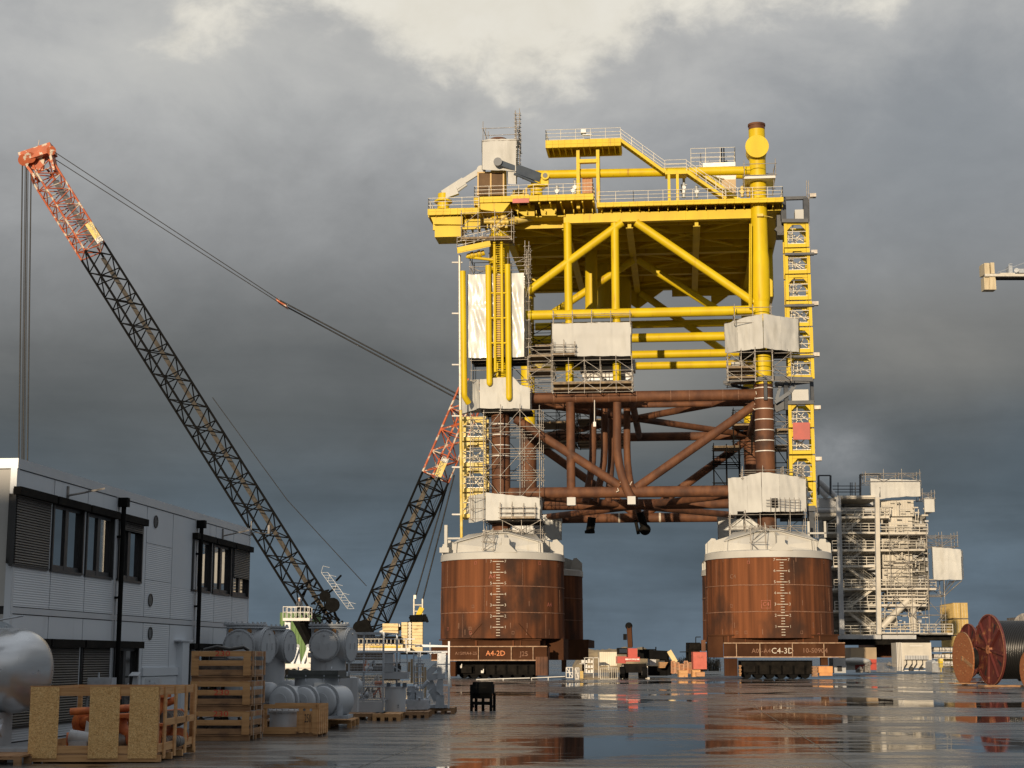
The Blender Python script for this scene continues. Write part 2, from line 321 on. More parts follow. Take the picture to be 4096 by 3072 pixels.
M['spoolr'] = mat('red_spool_steel', (.125, .028, .024), (.095, .024, .02), .5, sc=(1, 1, 1), c3=(.26, .11, .05), sc3=(2.0, 2.0, 2.0), lo3=.56, hi3=.72)
M['cable'] = mat('black_cable', (.012, .012, .012), rough=.35)
M['counter'] = mat('cream_counterweight', (.72, .56, .28), (.80, .64, .36), .6, sc=(1, 1, 2), c3=(.35, .20, .08), sc3=(1, 1, 6), lo3=.62, hi3=.7)
M['green'] = mat('green_cladding', (.10, .20, .045), (.085, .17, .04), .6, sc=(1, 1, 1))
M['earth'] = mat('sandy_earth', (.34, .26, .15), (.20, .15, .09), .95, sc=(.6, .6, 1.2), bump=1, bsc=(1, 1, 1))
M['skin'] = mat('skin', (.45, .27, .18), rough=.6)
M['tank'] = mat('crane_cylinder', (.75, .70, .58), (.6, .56, .46), .5, sc=(2, 2, 2))
M['ply'] = mat('reddish_plywood', (.50, .27, .14), (.42, .21, .11), .7, sc=(2, 2, 9))
M['brglass'] = mat('brown_tinted_pane', (.10, .055, .022), (.15, .085, .035), .55, sc=(1, 1, 1), spec=.2)
M['plumb'] = mat('dim_stored_kit', (.10, .095, .09), (.25, .23, .21), .6, sc=(6, 6, 6))
M['redp'] = mat('red_stencil_paint', (.75, .07, .04), (.6, .05, .03), .6, sc=(9, 9, 9))

# ---------------------------------------------------------------- ground
def ground_material():
    m = bpy.data.materials.new('wet_concrete'); m.use_nodes = True; nt = m.node_tree; n = nt.nodes; l = nt.links; b = n['Principled BSDF']
    pos = n.new('ShaderNodeNewGeometry').outputs['Position']
    def nz(sc, det, dist=0, off=0, rough=.5):
        mpn = n.new('ShaderNodeMapping'); mpn.inputs['Scale'].default_value = sc; mpn.inputs['Location'].default_value = (off, off, 0); l.new(pos, mpn.inputs[0])
        t = n.new('ShaderNodeTexNoise'); t.inputs['Scale'].default_value = 1; t.inputs['Detail'].default_value = det; t.inputs['Distortion'].default_value = dist; t.inputs['Roughness'].default_value = rough
        l.new(mpn.outputs[0], t.inputs[0]); return t.outputs['Fac']
    def rng(x, a, c, t0=0., t1=1.):
        r = n.new('ShaderNodeMapRange'); r.inputs[1].default_value = a; r.inputs[2].default_value = c; r.inputs[3].default_value = t0; r.inputs[4].default_value = t1; l.new(x, r.inputs[0]); return r.outputs[0]
    def mix(f, a, c, ty='RGBA'):
        x = n.new('ShaderNodeMix'); x.data_type = ty; l.new(f, x.inputs[0]); i = 6 if ty == 'RGBA' else 2
        for s_, q in ((x.inputs[i], a), (x.inputs[i + 1], c)):
            if isinstance(q, tuple): s_.default_value = (*q, 1)
            elif isinstance(q, float): s_.default_value = q
            else: l.new(q, s_)
        return x.outputs[2 if ty == 'RGBA' else 0]
    def math_(op, a, c):
        x = n.new('ShaderNodeMath'); x.operation = op
        for s_, q in ((x.inputs[0], a), (x.inputs[1], c)):
            if isinstance(q, float): s_.default_value = q
            else: l.new(q, s_)
        return x.outputs[0]
    big = nz((.10, .085, 1), 5, .6, 1.7, .55); fine = nz((.45, 2.0, 1), 7, .3, 5.0, .62)
    depth = math_('ADD', big, math_('MULTIPLY', math_('SUBTRACT', fine, .5), .26))
    pud = rng(depth, .528, .556)                        # standing water
    film = rng(nz((.30, 1.1, 1), 7, .4, 9, .65), .38, .60)        # thinner film round it
    base = mix(nz((.5, .5, 1), 6, 0, 2), (.13, .13, .128), (.21, .21, .205))
    base = mix(rng(nz((.06, .06, 1), 3, 0, 7), .42, .6), base, mix(film, (.135, .118, .10), (.19, .17, .15)))
    base = mix(film, base, mix(nz((2, 2, 1), 4), (.065, .064, .062), (.10, .098, .095)))
    base = mix(pud, base, (.030, .026, .022))
    l.new(base, b.inputs['Base Color'])
    rgh = mix(film, .36, .13, 'FLOAT'); rgh = mix(pud, rgh, .03, 'FLOAT'); l.new(rgh, b.inputs['Roughness'])
    b.inputs['IOR'].default_value = 1.4
    bp = n.new('ShaderNodeBump'); bp.inputs['Distance'].default_value = .004
    l.new(mix(pud, .32, .05, 'FLOAT'), bp.inputs['Strength']); l.new(nz((9, 9, 1), 6), bp.inputs['Height'])
    l.new(bp.outputs[0], b.inputs['Normal']); return m
g = G(); g.add([(-3000, -400, 0), (3000, -400, 0), (3000, 4000, 0), (-3000, 4000, 0)], [(0, 1, 2, 3)])
solo('ground', g, ground_material(), kind='structure')
g = G()                                                 # narrow tarred joints between the concrete slabs
for y in range(24, 150, 9): g.add([(-14, y, .004), (44, y - 6, .004), (44, y - 5.97, .004), (-14, y + .03, .004)], [(0, 1, 2, 3)])
for x in (-3.5, 5, 14, 24): g.add([(x, 20, .004), (x + .03, 20, .004), (x + 12.03, 140, .004), (x + 12, 140, .004)], [(0, 1, 2, 3)])
solo('pavement', g, mat('joint_tar', (.035, .033, .03), rough=.3), kind='structure')

# earth bank at the back of the yard
g = G(); P0 = at(2290, 2650, 262); 
def bank(s, t):
    x = P0.x + s * 16; h = 3.3 * (min(1, s * 7) * min(1, (1 - s) * 4)) ** .6 * sin(pi * t) ** .7
    return V((x, 258 + 14 * t, h * (1 + .18 * noise.noise(V((x * .6, t * 5, 0)))) + .12 * noise.noise(V((x * 2, t * 9, 3)))))
g.grid(bank, 70, 20); solo('earth_bank', g, M['earth'], kind='structure')
g = G()
for k in range(260):
    x = at(2700, 2600, 250).x + (k / 260) * 8 - 1; y = 250 + random.random() * 3; h = .8 + 1.3 * random.random() * (1 if k > 60 else .6)
    g.tube((x, y, 0), (x + random.uniform(-.3, .3), y, h), .05, 3, .02)
    for j in range(5):
        zz = h * random.uniform(.3, 1); g.tube((x, y, zz), (x + random.uniform(-.5, .5), y + random.uniform(-.3, .3), zz + random.uniform(.1, .5)), .03, 3, .01)
solo('scrub', g, mat('dark_scrub', (.05, .045, .035), (.09, .075, .05), .9, sc=(2, 2, 2)), 'dark low scrub on the skyline behind the red telehandler', 'scrub', kind='stuff')

# ---------------------------------------------------------------- modular office building at the left
c0 = at(40, 2452.6, 31.6); e0 = at(997, 2530, 49.4)
BF = Frame(c0.x, c0.y, atan2(e0.y - c0.y, e0.x - c0.x))   # ex runs along the facade, -ey is its outward normal
def fpx(u, v): return BF.px(u, v, 0)
T = BF.px(997, 2300, 0)[0]; p1 = BF.px(467, 2200, 0)[0]; p2 = BF.px(783, 2250, 0)[0]
ZR = fpx(40, 1823)[1]; ZM = fpx(40, 2452.6)[1]
bld = thing('office_building', (c0.x, c0.y, 0), 'grey two storey modular office building with dark window shutters, at the left edge', 'building')
g = G(); g.box(BF, .06, T - .06, .06, 9, 0, ZR - .06); part('structure_core', g, M['frame'], bld)
spl = [0]
for a_, b_ in ((0, p1), (p1, p2), (p2, T)):
    spl += [a_ + (b_ - a_) * k / 3 for k in (1, 2, 3)]
# upper windows: pixel spans of the openings on the facade (zoomed reading / 2.011)
Z1 = lambda x: x / 2.011
def fy(y): return 1700 + y / 2.011
UW = [(95, 385, 565, 1150, 'closed'), (412, 662, 640, 1190, 'open'), (688, 908, 712, 1228, 'open'), (950, 1140, 775, 1262, 'half'),
      (1550, 1700, 928, 1338, 'open'), (1717, 1858, 962, 1360, 'open'), (1872, 2003, 1000, 1385, 'low')]
wins = []
for x0, x1, y0, y1, kd in UW:
    a0 = fpx(Z1(x0), fy(900))[0]; a1 = fpx(Z1(x1), fy(900))[0]; xm = Z1((x0 + x1) / 2)
    wins.append((a0, a1, kd))
zb = fpx(Z1(530), fy(1176))[1]; zt = fpx(Z1(530), fy(655))[1]
zb2 = .55; zt2 = 2.1
LW = [(wins[0][0], wins[0][1]), (wins[1][0], wins[1][1]), (wins[2][0], wins[2][1]), (wins[3][0], wins[3][1]), (wins[4][0], wins[4][1]), (wins[5][0], wins[5][1]), (wins[6][0], wins[6][1])]
g = G(); gp = G()
def cladrow(z0, z1, ops, zlo, zhi):
    for i in range(9):
        a0 = spl[i] + .02; a1 = spl[i + 1] - .02
        cuts = sorted([(max(a0, o[0]), min(a1, o[1])) for o in ops if o[0] < a1 and o[1] > a0])
        if not cuts:
            n_ = 3 if z0 > 2 else 1; st = (z1 - z0) / n_
            for k in range(n_): (gp if k == n_ - 1 and n_ > 1 else g).box(BF, a0, a1, 0, .05, z0 + st * k + (.012 if k else 0), z0 + st * (k + 1))
            continue
        g.box(BF, a0, a1, 0, .05, z0, zlo - .01); gp.box(BF, a0, a1, 0, .05, zhi + .01, z1); x = a0
        for c in cuts + [(a1, a1)]:
            if c[0] - x > .01: gp.box(BF, x, c[0], 0, .05, zlo - .01, zhi + .01)
            x = max(x, c[1])
cladrow(ZM + .14, ZR - .22, [(a, b) for a, b, k in wins], zb, zt)
cladrow(.25, ZM - .02, LW, zb2, zt2)
part('ribbed_wall', g, M['clad'], bld); part('smooth_wall', gp, M['plain'], bld)
g = G(); g.box(BF, -.02, T + .02, -.02, 9.02, ZR - .2, ZR); part('roof_fascia', g, M['fascia'], bld)
g = G(); g.box(BF, -.01, T, -.015, .05, ZM, ZM + .12); g.box(BF, -.01, T, -.01, .05, 0, .22)
for a_ in (0.04, p1 - .09, p1 + .09, p2 - .09, p2 + .09, T - .05): g.box(BF, a_ - .05, a_ + .05, -.012, .045, .22, ZR - .2)
part('corner_trim', g, M['fascia'], bld)
g = G(); g.box(BF, -.012, .05, .10, 9, .2, ZM - .02); g.box(BF, -.012, .05, .10, 9, ZM + .14, ZR - .22); g.m = 1
g.box(BF, -.03, .05, -.01, .12, .2, ZR - .2); part('end_wall', g, [mat('beige_end_wall', (.40, .39, .36), (.35, .34, .32), .5, sc=(.8, .8, .8)), M['fascia']], bld)
def window(a0, a1, z0, z1, kd):
    fr = G(); fr.box(BF, a0, a1, .02, .10, z0, z0 + .10); fr.box(BF, a0, a1, .02, .10, z1 - .08, z1); fr.box(BF, a0, a0 + .09, .02, .10, z0, z1); fr.box(BF, a1 - .09, a1, .02, .10, z0, z1)
    fr.box(BF, (a0 + a1) / 2 - .09, (a0 + a1) / 2 + .09, .015, .10, z0, z1); fr.box(BF, a0 - .03, a1 + .03, -.04, .03, z0 - .05, z0)
    fr.box(BF, a0 - .01, a0 + .05, -.045, .02, z0 - .03, z1 + .1); fr.box(BF, a1 - .05, a1 + .01, -.045, .02, z0 - .03, z1 + .1)
    w_ = part('window', fr, M['frame'], bld)
    q = G(); q.box(BF, a0 + .05, (a0 + a1) / 2 - .05, .055, .07, z0 + .07, z1 - .05); q.box(BF, (a0 + a1) / 2 + .05, a1 - .05, .055, .07, z0 + .07, z1 - .05); part('pane', q, M['glass'], w_)
    b = G(); b.box(BF, a0 - .03, a1 + .06, -.15, 0, z1 - .02, z1 + .14); part('shutter_box', b, M['dark'], w_)
    drop = {'closed': 1, 'open': 0, 'half': .16, 'low': .62}[kd]
    if drop:
        h = G(); h.box(BF, a0 + .05, a1 - .05, -.065, -.045, z1 - (z1 - z0) * drop, z1); part('roller_shutter', h, M['shutter'], w_)
for a0, a1, k in wins: window(a0, a1, zb, zt, k)
for i, (a0, a1) in enumerate(LW): window(a0, a1, zb2, zt2, 'closed' if i < 3 else ('low' if i > 4 else 'open'))
for a_ in (p1, p2):
    g = G(); g.box(BF, a_ - .09, a_ + .09, -.24, -.02, ZR - .42, ZR - .21); g.tube(BF.w(a_, -.13, .05), BF.w(a_, -.13, ZR - .4), .055, 10)
    for z in (1.2, 3.2, 4.6): g.box(BF, a_ - .07, a_ + .07, -.10, 0, z, z + .05)
    part('downpipe', g, M['black'], bld)
for u, v in ((622, fy(778)), (600, fy(1408)), (599, 2400 + 330 / 2.469)):
    a_, z = fpx(u, v); g = G(); g.lathe(BF.w(a_, -.005, z), -BF.ey, [(0, .16), (.02, .16), (.02, .14), (.005, .13)], 20)
    for k in range(-4, 5): g.box(BF, a_ - sqrt(.0182 - (k * .03) ** 2), a_ + sqrt(.0182 - (k * .03) ** 2), -.02, -.006, z + k * .03 - .006, z + k * .03 + .006)
    part('air_vent', g, M['frame'], bld)
for u, y in ((Z1(540), 568), (Z1(1788), 892)):
    a_, z = fpx(u, fy(y)); g = G(); g.box(BF, a_ - .04, a_ + .04, -.03, 0, z - .22, z + .2); g.tube(BF.w(a_, -.02, z), BF.w(a_ + .25, -.35, z + .10), .022, 8)
    g.obox(BF.w(a_ + .34, -.47, z + .14), (BF.ex * .12 - BF.ey * .16 + V((0, 0, .05))), (BF.ex * .05 + BF.ey * .045), V((0, 0, .02)))
    part('outdoor_lamp', g, M['plumb'], bld)
g = G(); a_ = T - .1; z = fpx(997, 2130)[1]
g.tube(BF.w(a_, -.05, z - .1), BF.w(a_, -.05, z + .35), .02, 6); g.tube(BF.w(a_ - .1, -.05, z), BF.w(a_ + .5, -.5, z), .012, 6); g.obox(BF.w(a_ + .45, -.5, z + .12), BF.ex * .10, BF.ey * .03, V((0, 0, .13)))
part('antenna_bracket', g, M['plumb'], bld)
# cable trunk and cross tray beside the lower door
g = G(); a0 = fpx(2400 * 0 + 1745 / 2.469, 2600)[0]; a1 = fpx(1810 / 2.469, 2600)[0]
g.box(BF, a0, a1, -.16, 0, .1, 2.28); g.box(BF, a0 - .25, a1 + .22, -.2, 0, 2.28, 2.32); al = fpx(1400 / 2.469, 2600)[0]; g.box(BF, al, a0, -.06, 0, 1.42, 1.62)
g.box(BF, al + .02, a0, -.035, 0, .25, 1.40)
part('door', g, M['plain'], bld)

# unseen building block added behind the camera to shade the near yard
g = G(); g.box(WF, -110, 60, -78, -60, 0, 20.4)
for k in range(17): g.box(WF, -109 + k * 10, -108.4 + k * 10, -59.99, -59.7, 0, 21.0)
solo('shade_block', g, M['plain'], 'large grey unseen block added behind the camera to shade the near yard', 'shade_block')

# ---------------------------------------------------------------- the offshore platform (jacket and deck)
plat = thing('offshore_platform', JF.w(12.5, 14.5, 0), 'huge yellow and rusty brown four legged steel offshore platform standing in the yard', 'offshore platform')
LEGA = {'fl': (0, 0), 'fr': (25.18, 0), 'bl': (0, 29), 'br': (25.18, 29)}
def jz(v, u=2500, d=0): return JF.px(u, v, d)[1]
def lean(a, z): return a - .45 * (z / 52) * (1 if a < 10 else 0)
ZP = jz(1540, 3050)                                     # where brown steel changes to yellow paint
def leg_pt(k, z): a, d = LEGA[k]; return JF.w(lean(a, z), d, z)
for k, top in (('fl', jz(558, 1995)), ('fr', jz(498, 3028)), ('bl', 46), ('br', 47)):
    g = G(); g.tube(leg_pt(k, 12.6), leg_pt(k, ZP), .90, 28)
    zc = [jz(v, 3060) for v in range(1555, 1830, 42)] if k != 'fl' else [jz(v, 2009) for v in (1700, 1742, 1784, 1826)]
    g.m = 1
    if k in ('fl', 'fr'):
        for z in zc: g.lathe(leg_pt(k, z - .04), (0, 0, 1), [(0, .91), (0, .935), (.09, .935), (.09, .91)], 28)
    g.m = 2; g.tube(leg_pt(k, ZP), leg_pt(k, top - .6), .80, 28); 
    if k == 'fr': g.lathe(leg_pt(k, jz(1010, 3040)), (0, 0, 1), [(0, .80), (-.8, .88), (-4.6, .88), (-5.0, .8)], 28)
    g.m = 0; g.tube(leg_pt(k, top - .6), leg_pt(k, top), .80, 28, caps=False); g.lathe(leg_pt(k, top - .2), (0, 0, 1), [(0, .80), (0, .86), (.2, .86), (.2, .6)], 28)
    g.m = 3; g.lathe(leg_pt(k, 12.2), (0, 0, 1), [(0, .95), (1.5, .70), (4.0, .70)], 24)
    part('leg', g, [M['rust'], M['white'], M['yellow'], M['cap']], plat)
# round blind flange on top of the right leg
g = G(); c = JF.p(3028, 586, -1.2); g.tube(c, c + JF.ey * 2.2, 1.02, 32); g.tube(c - JF.ey * .1, c, 1.14, 32)
for k in range(6): q = c + JF.ex * 1.02 * cos(k * pi / 3 + .3) + V((0, 0, 1.02 * sin(k * pi / 3 + .3))); g.tube(q - JF.ey * .14, q, .03, 6)
part('blind_flange', g, M['yellow'], plat)

def brace(name, uv0, uv1, r, m, d0=0., d1=None, n=16):
    d1 = d0 if d1 is None else d1; g = G(); g.tube(JF.p(*uv0, d0), JF.p(*uv1, d1), r, n); return part(name, g, M[m], plat)
DZ = .9855
def hor(zref, d, a0=0.6, a1=24.6, r=.5, m='yellow'):
    g = G(); g.tube(JF.w(a0, d, zref), JF.w(a1, d, zref), r, 18); return part('horizontal_brace', g, M[m], plat)
z1 = jz(1968, 2540); z2 = jz(1587, 2500); z3 = jz(1253, 2500); z4 = jz(698, 2500)
# brown levels
for d in (0, 12.5, 29): hor(z1, d, r=.54, m='rust')
for d, r in ((0, .54), (5.3, .3), (29, .5)): hor(z2, d, r=r, m='rust')
# yellow levels
for d, r in ((0, .48), (12.5, .48), (22, .46), (29, .45)): hor(z3, d, r=r)
hor(jz(1295, 2700, 29), 29, r=.45)
g = G(); g.tube(JF.p(2090, 700, 0), JF.p(3000, 682, 0), .43, 18); part('top_chord', g, M['yellow'], plat)
g = G(); g.tube(JF.p(2725, 690, 9), JF.p(2975, 700, 9), .42, 14); part('top_chord', g, M['yellow'], plat)
# side members running back
for a, z, r, m in ((0.2, z1, .5, 'rust'), (25.1, z1, .5, 'rust'), (0.2, z2, .5, 'rust'), (25.1, z2, .5, 'rust'), (0.2, z3, .45, 'yellow'), (25.1, z3, .45, 'yellow')):
    g = G(); g.tube(JF.w(a, .7, z), JF.w(a, 28.5, z), r, 14); part('side_brace', g, M[m], plat)
# plan bracing of the brown levels
for z in (z1, z2):
    for (a, d), (b, e) in (((.5, .5), (12.5, 14.5)), ((24.7, .5), (12.5, 14.5)), ((12.5, 14.5), (.5, 28.5)), ((12.5, 14.5), (24.7, 28.5)), ((12.5, .4), (12.5, 28.6))):
        g = G(); g.tube(JF.w(a, d, z), JF.w(b, e, z), .36, 12); part('plan_brace', g, M['rust'], plat)
# K braces
brace('diagonal_brace', (2062, 1675), (2480, 1945), .43, 'rust'); brace('diagonal_brace', (3022, 1618), (2545, 1952), .43, 'rust')
for (a0, z0), (a1, z1_) in (((.5, z2 - .5), (12.2, z1 + .3)), ((24.7, z2 - .5), (12.9, z1 + .3))):
    g = G(); g.tube(JF.w(a0, 29, z0), JF.w(a1, 29, z1_), .46, 14); part('diagonal_brace', g, M['rust'], plat)
brace('diagonal_brace', (2104, 1172), (2488, 890), .41, 'yellow'); brace('diagonal_brace', (2545, 890), (3016, 1210), .41, 'yellow')
brace('diagonal_brace', (2215, 1250), (2534, 1040), .40, 'yellow', 12.5); brace('diagonal_brace', (2553, 1040), (2870, 1240), .40, 'yellow', 12.5)
brace('diagonal_brace', (2563, 1171), (2925, 1425), .42, 'yellow', 29)
# verticals
for u0, v0, u1, v1 in ((2270, 893, 2275, 1245), (2459, 893, 2463, 1240)): brace('vertical_brace', (u0, v0), (u1, v1), .40, 'yellow')
for u0, v0, u1, v1 in ((2277, 1275, 2279, 1565), (2466, 1275, 2468, 1562)): brace('vertical_brace', (u0, v0), (u1, v1), .40, 'yellow')
for u0, v0, u1, v1 in ((2281, 1610, 2285, 1996),): brace('vertical_brace', (u0, v0), (u1, v1), .42, 'rust')
g = G(); g.bow([JF.p(2469, 1610, -.3), JF.p(2468, 1760, -.3), JF.p(2470, 1810, -.3), JF.p(2477, 1860, -.35), JF.p(2490, 1912, -.5), JF.p(2508, 1960, -.8), JF.p(2525, 1992, -1)], .41, 16); part('j_tube', g, M['rust'], plat)
for u, w2, dd in ((2365, 16, 12), (2425, 22, 18), (2494, 14, 24)):
    g = G(); g.tube(JF.p(u, 1238, dd), JF.p(u, 980, dd), w2 * dd * .0016 + .35, 14); part('inner_column', g, M['yellow'], plat)
for u, dd, db in ((2372, 7, -22), (2418, 10, -26), (2446, 12, -10), (2508, 9, 18)):
    g = G(); p = [JF.p(u, 1600, dd), JF.p(u, 1790, dd), JF.p(u + db * .12, 1850, dd), JF.p(u + db * .45, 1900, dd - .3), JF.p(u + db, 1960, dd - .7), JF.p(u + db * 1.4, 2010, dd - 1)]
    g.bow(p, .36, 12); part('j_tube', g, M['rust'], plat)
# wrapped ends and ends hanging below the lowest level
for u0, v0, u1, v1, d in ((2268, 1989, 2302, 2021, -.6), (2510, 1985, 2542, 2017, -1.4)):
    g = G(); g.pbox(JF, u0, v0, u1, v1, d, d + .9); part('wrapped_stub', g, M['tarp'], plat)
g = G(); g.bow([JF.p(2368, 2070, 20), JF.p(2364, 2100, 20), JF.p(2359, 2130, 20)], .45, 12); g.lathe(JF.p(2359, 2122, 20), (0, 0, -1), [(0, .55), (.3, .55), (.3, .3)], 12); part('j_tube', g, M['dark'], plat)
g = G(); c = JF.p(2580, 2118, 18); g.tube(c + V((-.5, 0, 1.8)), c, .4, 12); g.ball(c, .62, 12, 8); g.tube(c + V((-1, 0, 1)), c + V((-.7, 0, -.5)), .18, 8); part('j_tube', g, M['dark'], plat)
# weld collars and cream chalk rings on brown tubes
g = G()
for u in (2216, 2303, 2371, 2435, 2520, 2545, 2682, 2757, 2890, 2952):
    c = JF.p(u, 1590, 0); c = JF.w(JF.px(u, 1590, 0)[0], 0, z2); g.lathe(c, JF.ex, [(0, .54), (0, .555), (.05, .555), (.05, .54)], 18)
g.m = 1
for a, d, z, r in ((10, 29, z1, .54), (14.6, 29, z1, .54)): g.lathe(JF.w(a, d, z), JF.ex, [(0, .54), (0, .57), (.22, .57), (.22, .54)], 18)
for u0, v0 in ((3023, 1565), (3020, 1590), (3018, 1615), (3020, 1640), (2480, 1930), (2500, 1935), (2520, 1940), (2470, 1952), (2465, 1968)):
    c = JF.p(u0, v0, -.8); g.beam(c, c + V((random.uniform(-.25, .25), 0, random.uniform(-.35, .35))), .07, .07)
part('weld_collar', g, [M['chalk'], M['mark']], plat)

# deck
zg0, zg1 = jz(874, 2998), jz(838, 2998); zd0, zd1 = jz(807, 3120, -1.6), jz(789, 3120, -1.6)
aL = JF.px(2036, 860, 0)[0]; aR = JF.px(3132, 800, -1.6)[0]; aS = JF.px(2388, 815, -1.6)[0]
g = G(); g.box(JF, aL, 27.5, .2, 30.5, zd0 - .35, zd0 - .25); part('deck_underside', g, M['yellow'], plat)
g = G(); g.box(JF, aS, aR, -1.6, -1.35, zd0, zd1); g.box(JF, aS, aR, -1.35, 30, zd1 - .12, zd1 - .02)
g.box(JF, aS, aR, -1.63, -1.6, zd0 + .28, zd0 + .34)
for k in range(24): a = aS + (aR - aS) * k / 23; g.box(JF, a - .04, a + .04, -1.68, -1.6, zd0, zd1)
part('deck_edge', g, M['yellow'], plat)
g = G()
for k in range(30): a = aL + (aR - aL) * k / 29; g.box(JF, a - .04, a + .04, -.7, 29, zd0 - .22, zd0 + .1)
part('floor_joists', g, M['yellow'], plat)
g = G(); aG = JF.px(2264, 880, 0)[0]; g.box(JF, aG, 24.4, -.18, .18, zg0, zg1)
g.box(JF, aG, 24.4, -.35, .35, zg0 - .05, zg0); g.box(JF, JF.px(2405, 870, 0)[0], JF.px(2580, 870, 0)[0], -.22, .22, zg0, zg1 + .12)
for u in (2332, 2468, 2586, 2740, 2830): a = JF.px(u, 860, 0)[0]; g.box(JF, a - .04, a + .04, -.24, -.18, zg0, zg1)
part('deck_girder', g, M['yellow'], plat)
g = G(); z5 = zd0 - .3
g.plate([JF.p(2036, 825, -.3), JF.p(2138, 820, -.3), JF.p(2138, 864, -.3), JF.p(2100, 864, -.3)], JF.ey * .5)
g.plate([JF.p(2158, 820, -.3), JF.p(2225, 815, -.3), JF.p(2225, 862, -.3), JF.p(2166, 862, -.3)], JF.ey * .5)
part('bracket_girder', g, M['yellow'], plat)
for d in (12.5, 22, 29.5):
    g = G(); g.box(JF, .3, 25, d - .2, d + .2, zg0 - .1, zd0 - .4); g.box(JF, .3, 25, d - .4, d + .4, zg0 - .16, zg0 - .1); part('deck_girder', g, M['yellow'], plat)
for a in (0.2, 6.2, JF.px(2517, 880, 0)[0], JF.px(2786, 880, 0)[0], 25.0):
    g = G(); g.box(JF, a - .18, a + .18, .3, 30, zg0 - .5, zd0 - .4); g.box(JF, a - .35, a + .35, .3, 30, zg0 - .57, zg0 - .5); part('deck_girder', g, M['yellow'], plat)
g = G()
for (a, d), (b, e) in (((.3, 1), (12, 12)), ((12, 1), (24, 12)), ((12, 1), (.5, 12)), ((24.5, 1), (12, 12)), ((.3, 13), (12, 22)), ((12, 13), (24, 22)), ((12, 13), (.3, 22)), ((24, 13), (12, 22)), ((0, 22.5), (12, 29)), ((24, 22.5), (12, 29)), ((12, 22.5), (24, 29))):
    g.tube(JF.w(a, d, zg0 + .3), JF.w(b, e, zg0 + .3), .17, 8)
for d in range(2, 30, 3): g.box(JF, 0, 25.5, d - .06, d + .06, zg0 + .1, zd0 - .3)
part('deck_bracing', g, M['yellow'], plat)
# knee brackets hanging under the back of the deck
g = G()
for a, s in ((12.4, 1), (12.6, -1), (21.0, 1)): g.plate([JF.w(a, 29.6, zg0 - .1), JF.w(a + 3.2 * s, 29.6, zg0 - .1), JF.w(a, 29.6, zg0 - 2.4)], JF.ey * .3)
g.box(JF, 16.5, 25, 29.2, 29.6, zg0 - 1.0, zg0 - .1)
part('knee_plate', g, M['yellow'], plat)
g = G(); 
for dd in (15,): g.box(JF, 25.5, 27.3, dd, dd + 6, zg0 - 4.5, zd0 - .4)
part('deck_side_box', g, M['yellow'], plat)

def railing(name, pts, h=1.1, n=None, parent=None, r=.028, step=1.5, m='cream', toe=False):
    g = G()
    for p, q in zip(pts, pts[1:]):
        p = V(p); q = V(q); k = n or max(1, round((q - p).length / step))
        for i in range(k + 1): c = p.lerp(q, i / k); g.tube(c, c + V((0, 0, h)), r * 1.1, 5)
        for t in (1, .66, .33): g.tube(p + V((0, 0, h * t)), q + V((0, 0, h * t)), r, 5)
        if toe: g.beam(p + V((0, 0, .07)), q + V((0, 0, .07)), .02, .14)
    return part(name, g, M[m], parent or plat)
def stair(p, q, wv, parent=None, m='yellow', rm='cream', name='stair'):
    g = G(); p = V(p); q = V(q); wv = V(wv)
    for s in (0, 1): g.beam(p + wv * s, q + wv * s, .08, .30)
    k = max(4, int(abs(q.z - p.z) / .24))
    for i in range(k): c = p.lerp(q, (i + .5) / k); g.obox(c + wv / 2, (q - p).normalized() * .0 + V((q.x - p.x, q.y - p.y, 0)).normalized() * .13, wv / 2, V((0, 0, .02)))
    g.m = 1
    for s in (0, 1):
        o = wv * s; kk = max(2, round((q - p).length / 1.3))
        for i in range(kk + 1): c = p.lerp(q, i / kk) + o; g.tube(c, c + V((0, 0, 1.1)), .03, 5)
        for t in (1.1, .75, .4): g.tube(p + o + V((0, 0, t)), q + o + V((0, 0, t)), .027, 5)
    return part(name, g, [M[m], M[rm]], parent or plat)
zdk = zd1
railing('railing', [JF.w(aS + .1, -1.5, zdk), JF.w(13, -1.5, zdk), JF.w(aR, -1.5, zdk), JF.w(aR, 6, zdk)])
# upper left deck step
u0, u1 = 1897, 2372; dU = -2.2
A0, ZU1 = JF.px(u0, 788, dU); A1 = JF.px(u1, 795, dU)[0]; ZU0 = JF.px(2000, 808, dU)[1]
g = G(); g.box(JF, A0, A1, dU, dU + .2, ZU0, ZU1); g.box(JF, A0, A1, dU + .2, 9, ZU1 - .1, ZU1 - .02); g.box(JF, A0, A1, dU - .03, dU, ZU0 + .3, ZU0 + .36)
for k in range(14): a = A0 + (A1 - A0) * k / 13; g.box(JF, a - .04, a + .04, dU - .07, dU, ZU0, ZU1)
for k in range(12): a = A0 + (A1 - A0) * k / 11; g.box(JF, a - .06, a + .06, dU + .3, 8, ZU0 - .2, ZU1 - .2)
g.m = 1; g.pbox(JF, 2050, 794, 2116, 811, dU - .12, dU - .08)
part('upper_deck', g, [M['yellow'], M['red']], plat)
g = G(); g.plate([JF.p(1897, 812, -2), JF.p(2040, 812, -2), JF.p(2010, 850, -2), JF.p(1925, 838, -2)], JF.ey * 8); part('deck_soffit', g, M['yellow'], plat)
railing('railing', [JF.w(A0, dU + 7, ZU1), JF.w(A0, dU + .1, ZU1), JF.w(A1, dU + .1, ZU1), JF.w(A1, dU + 4, ZU1)])
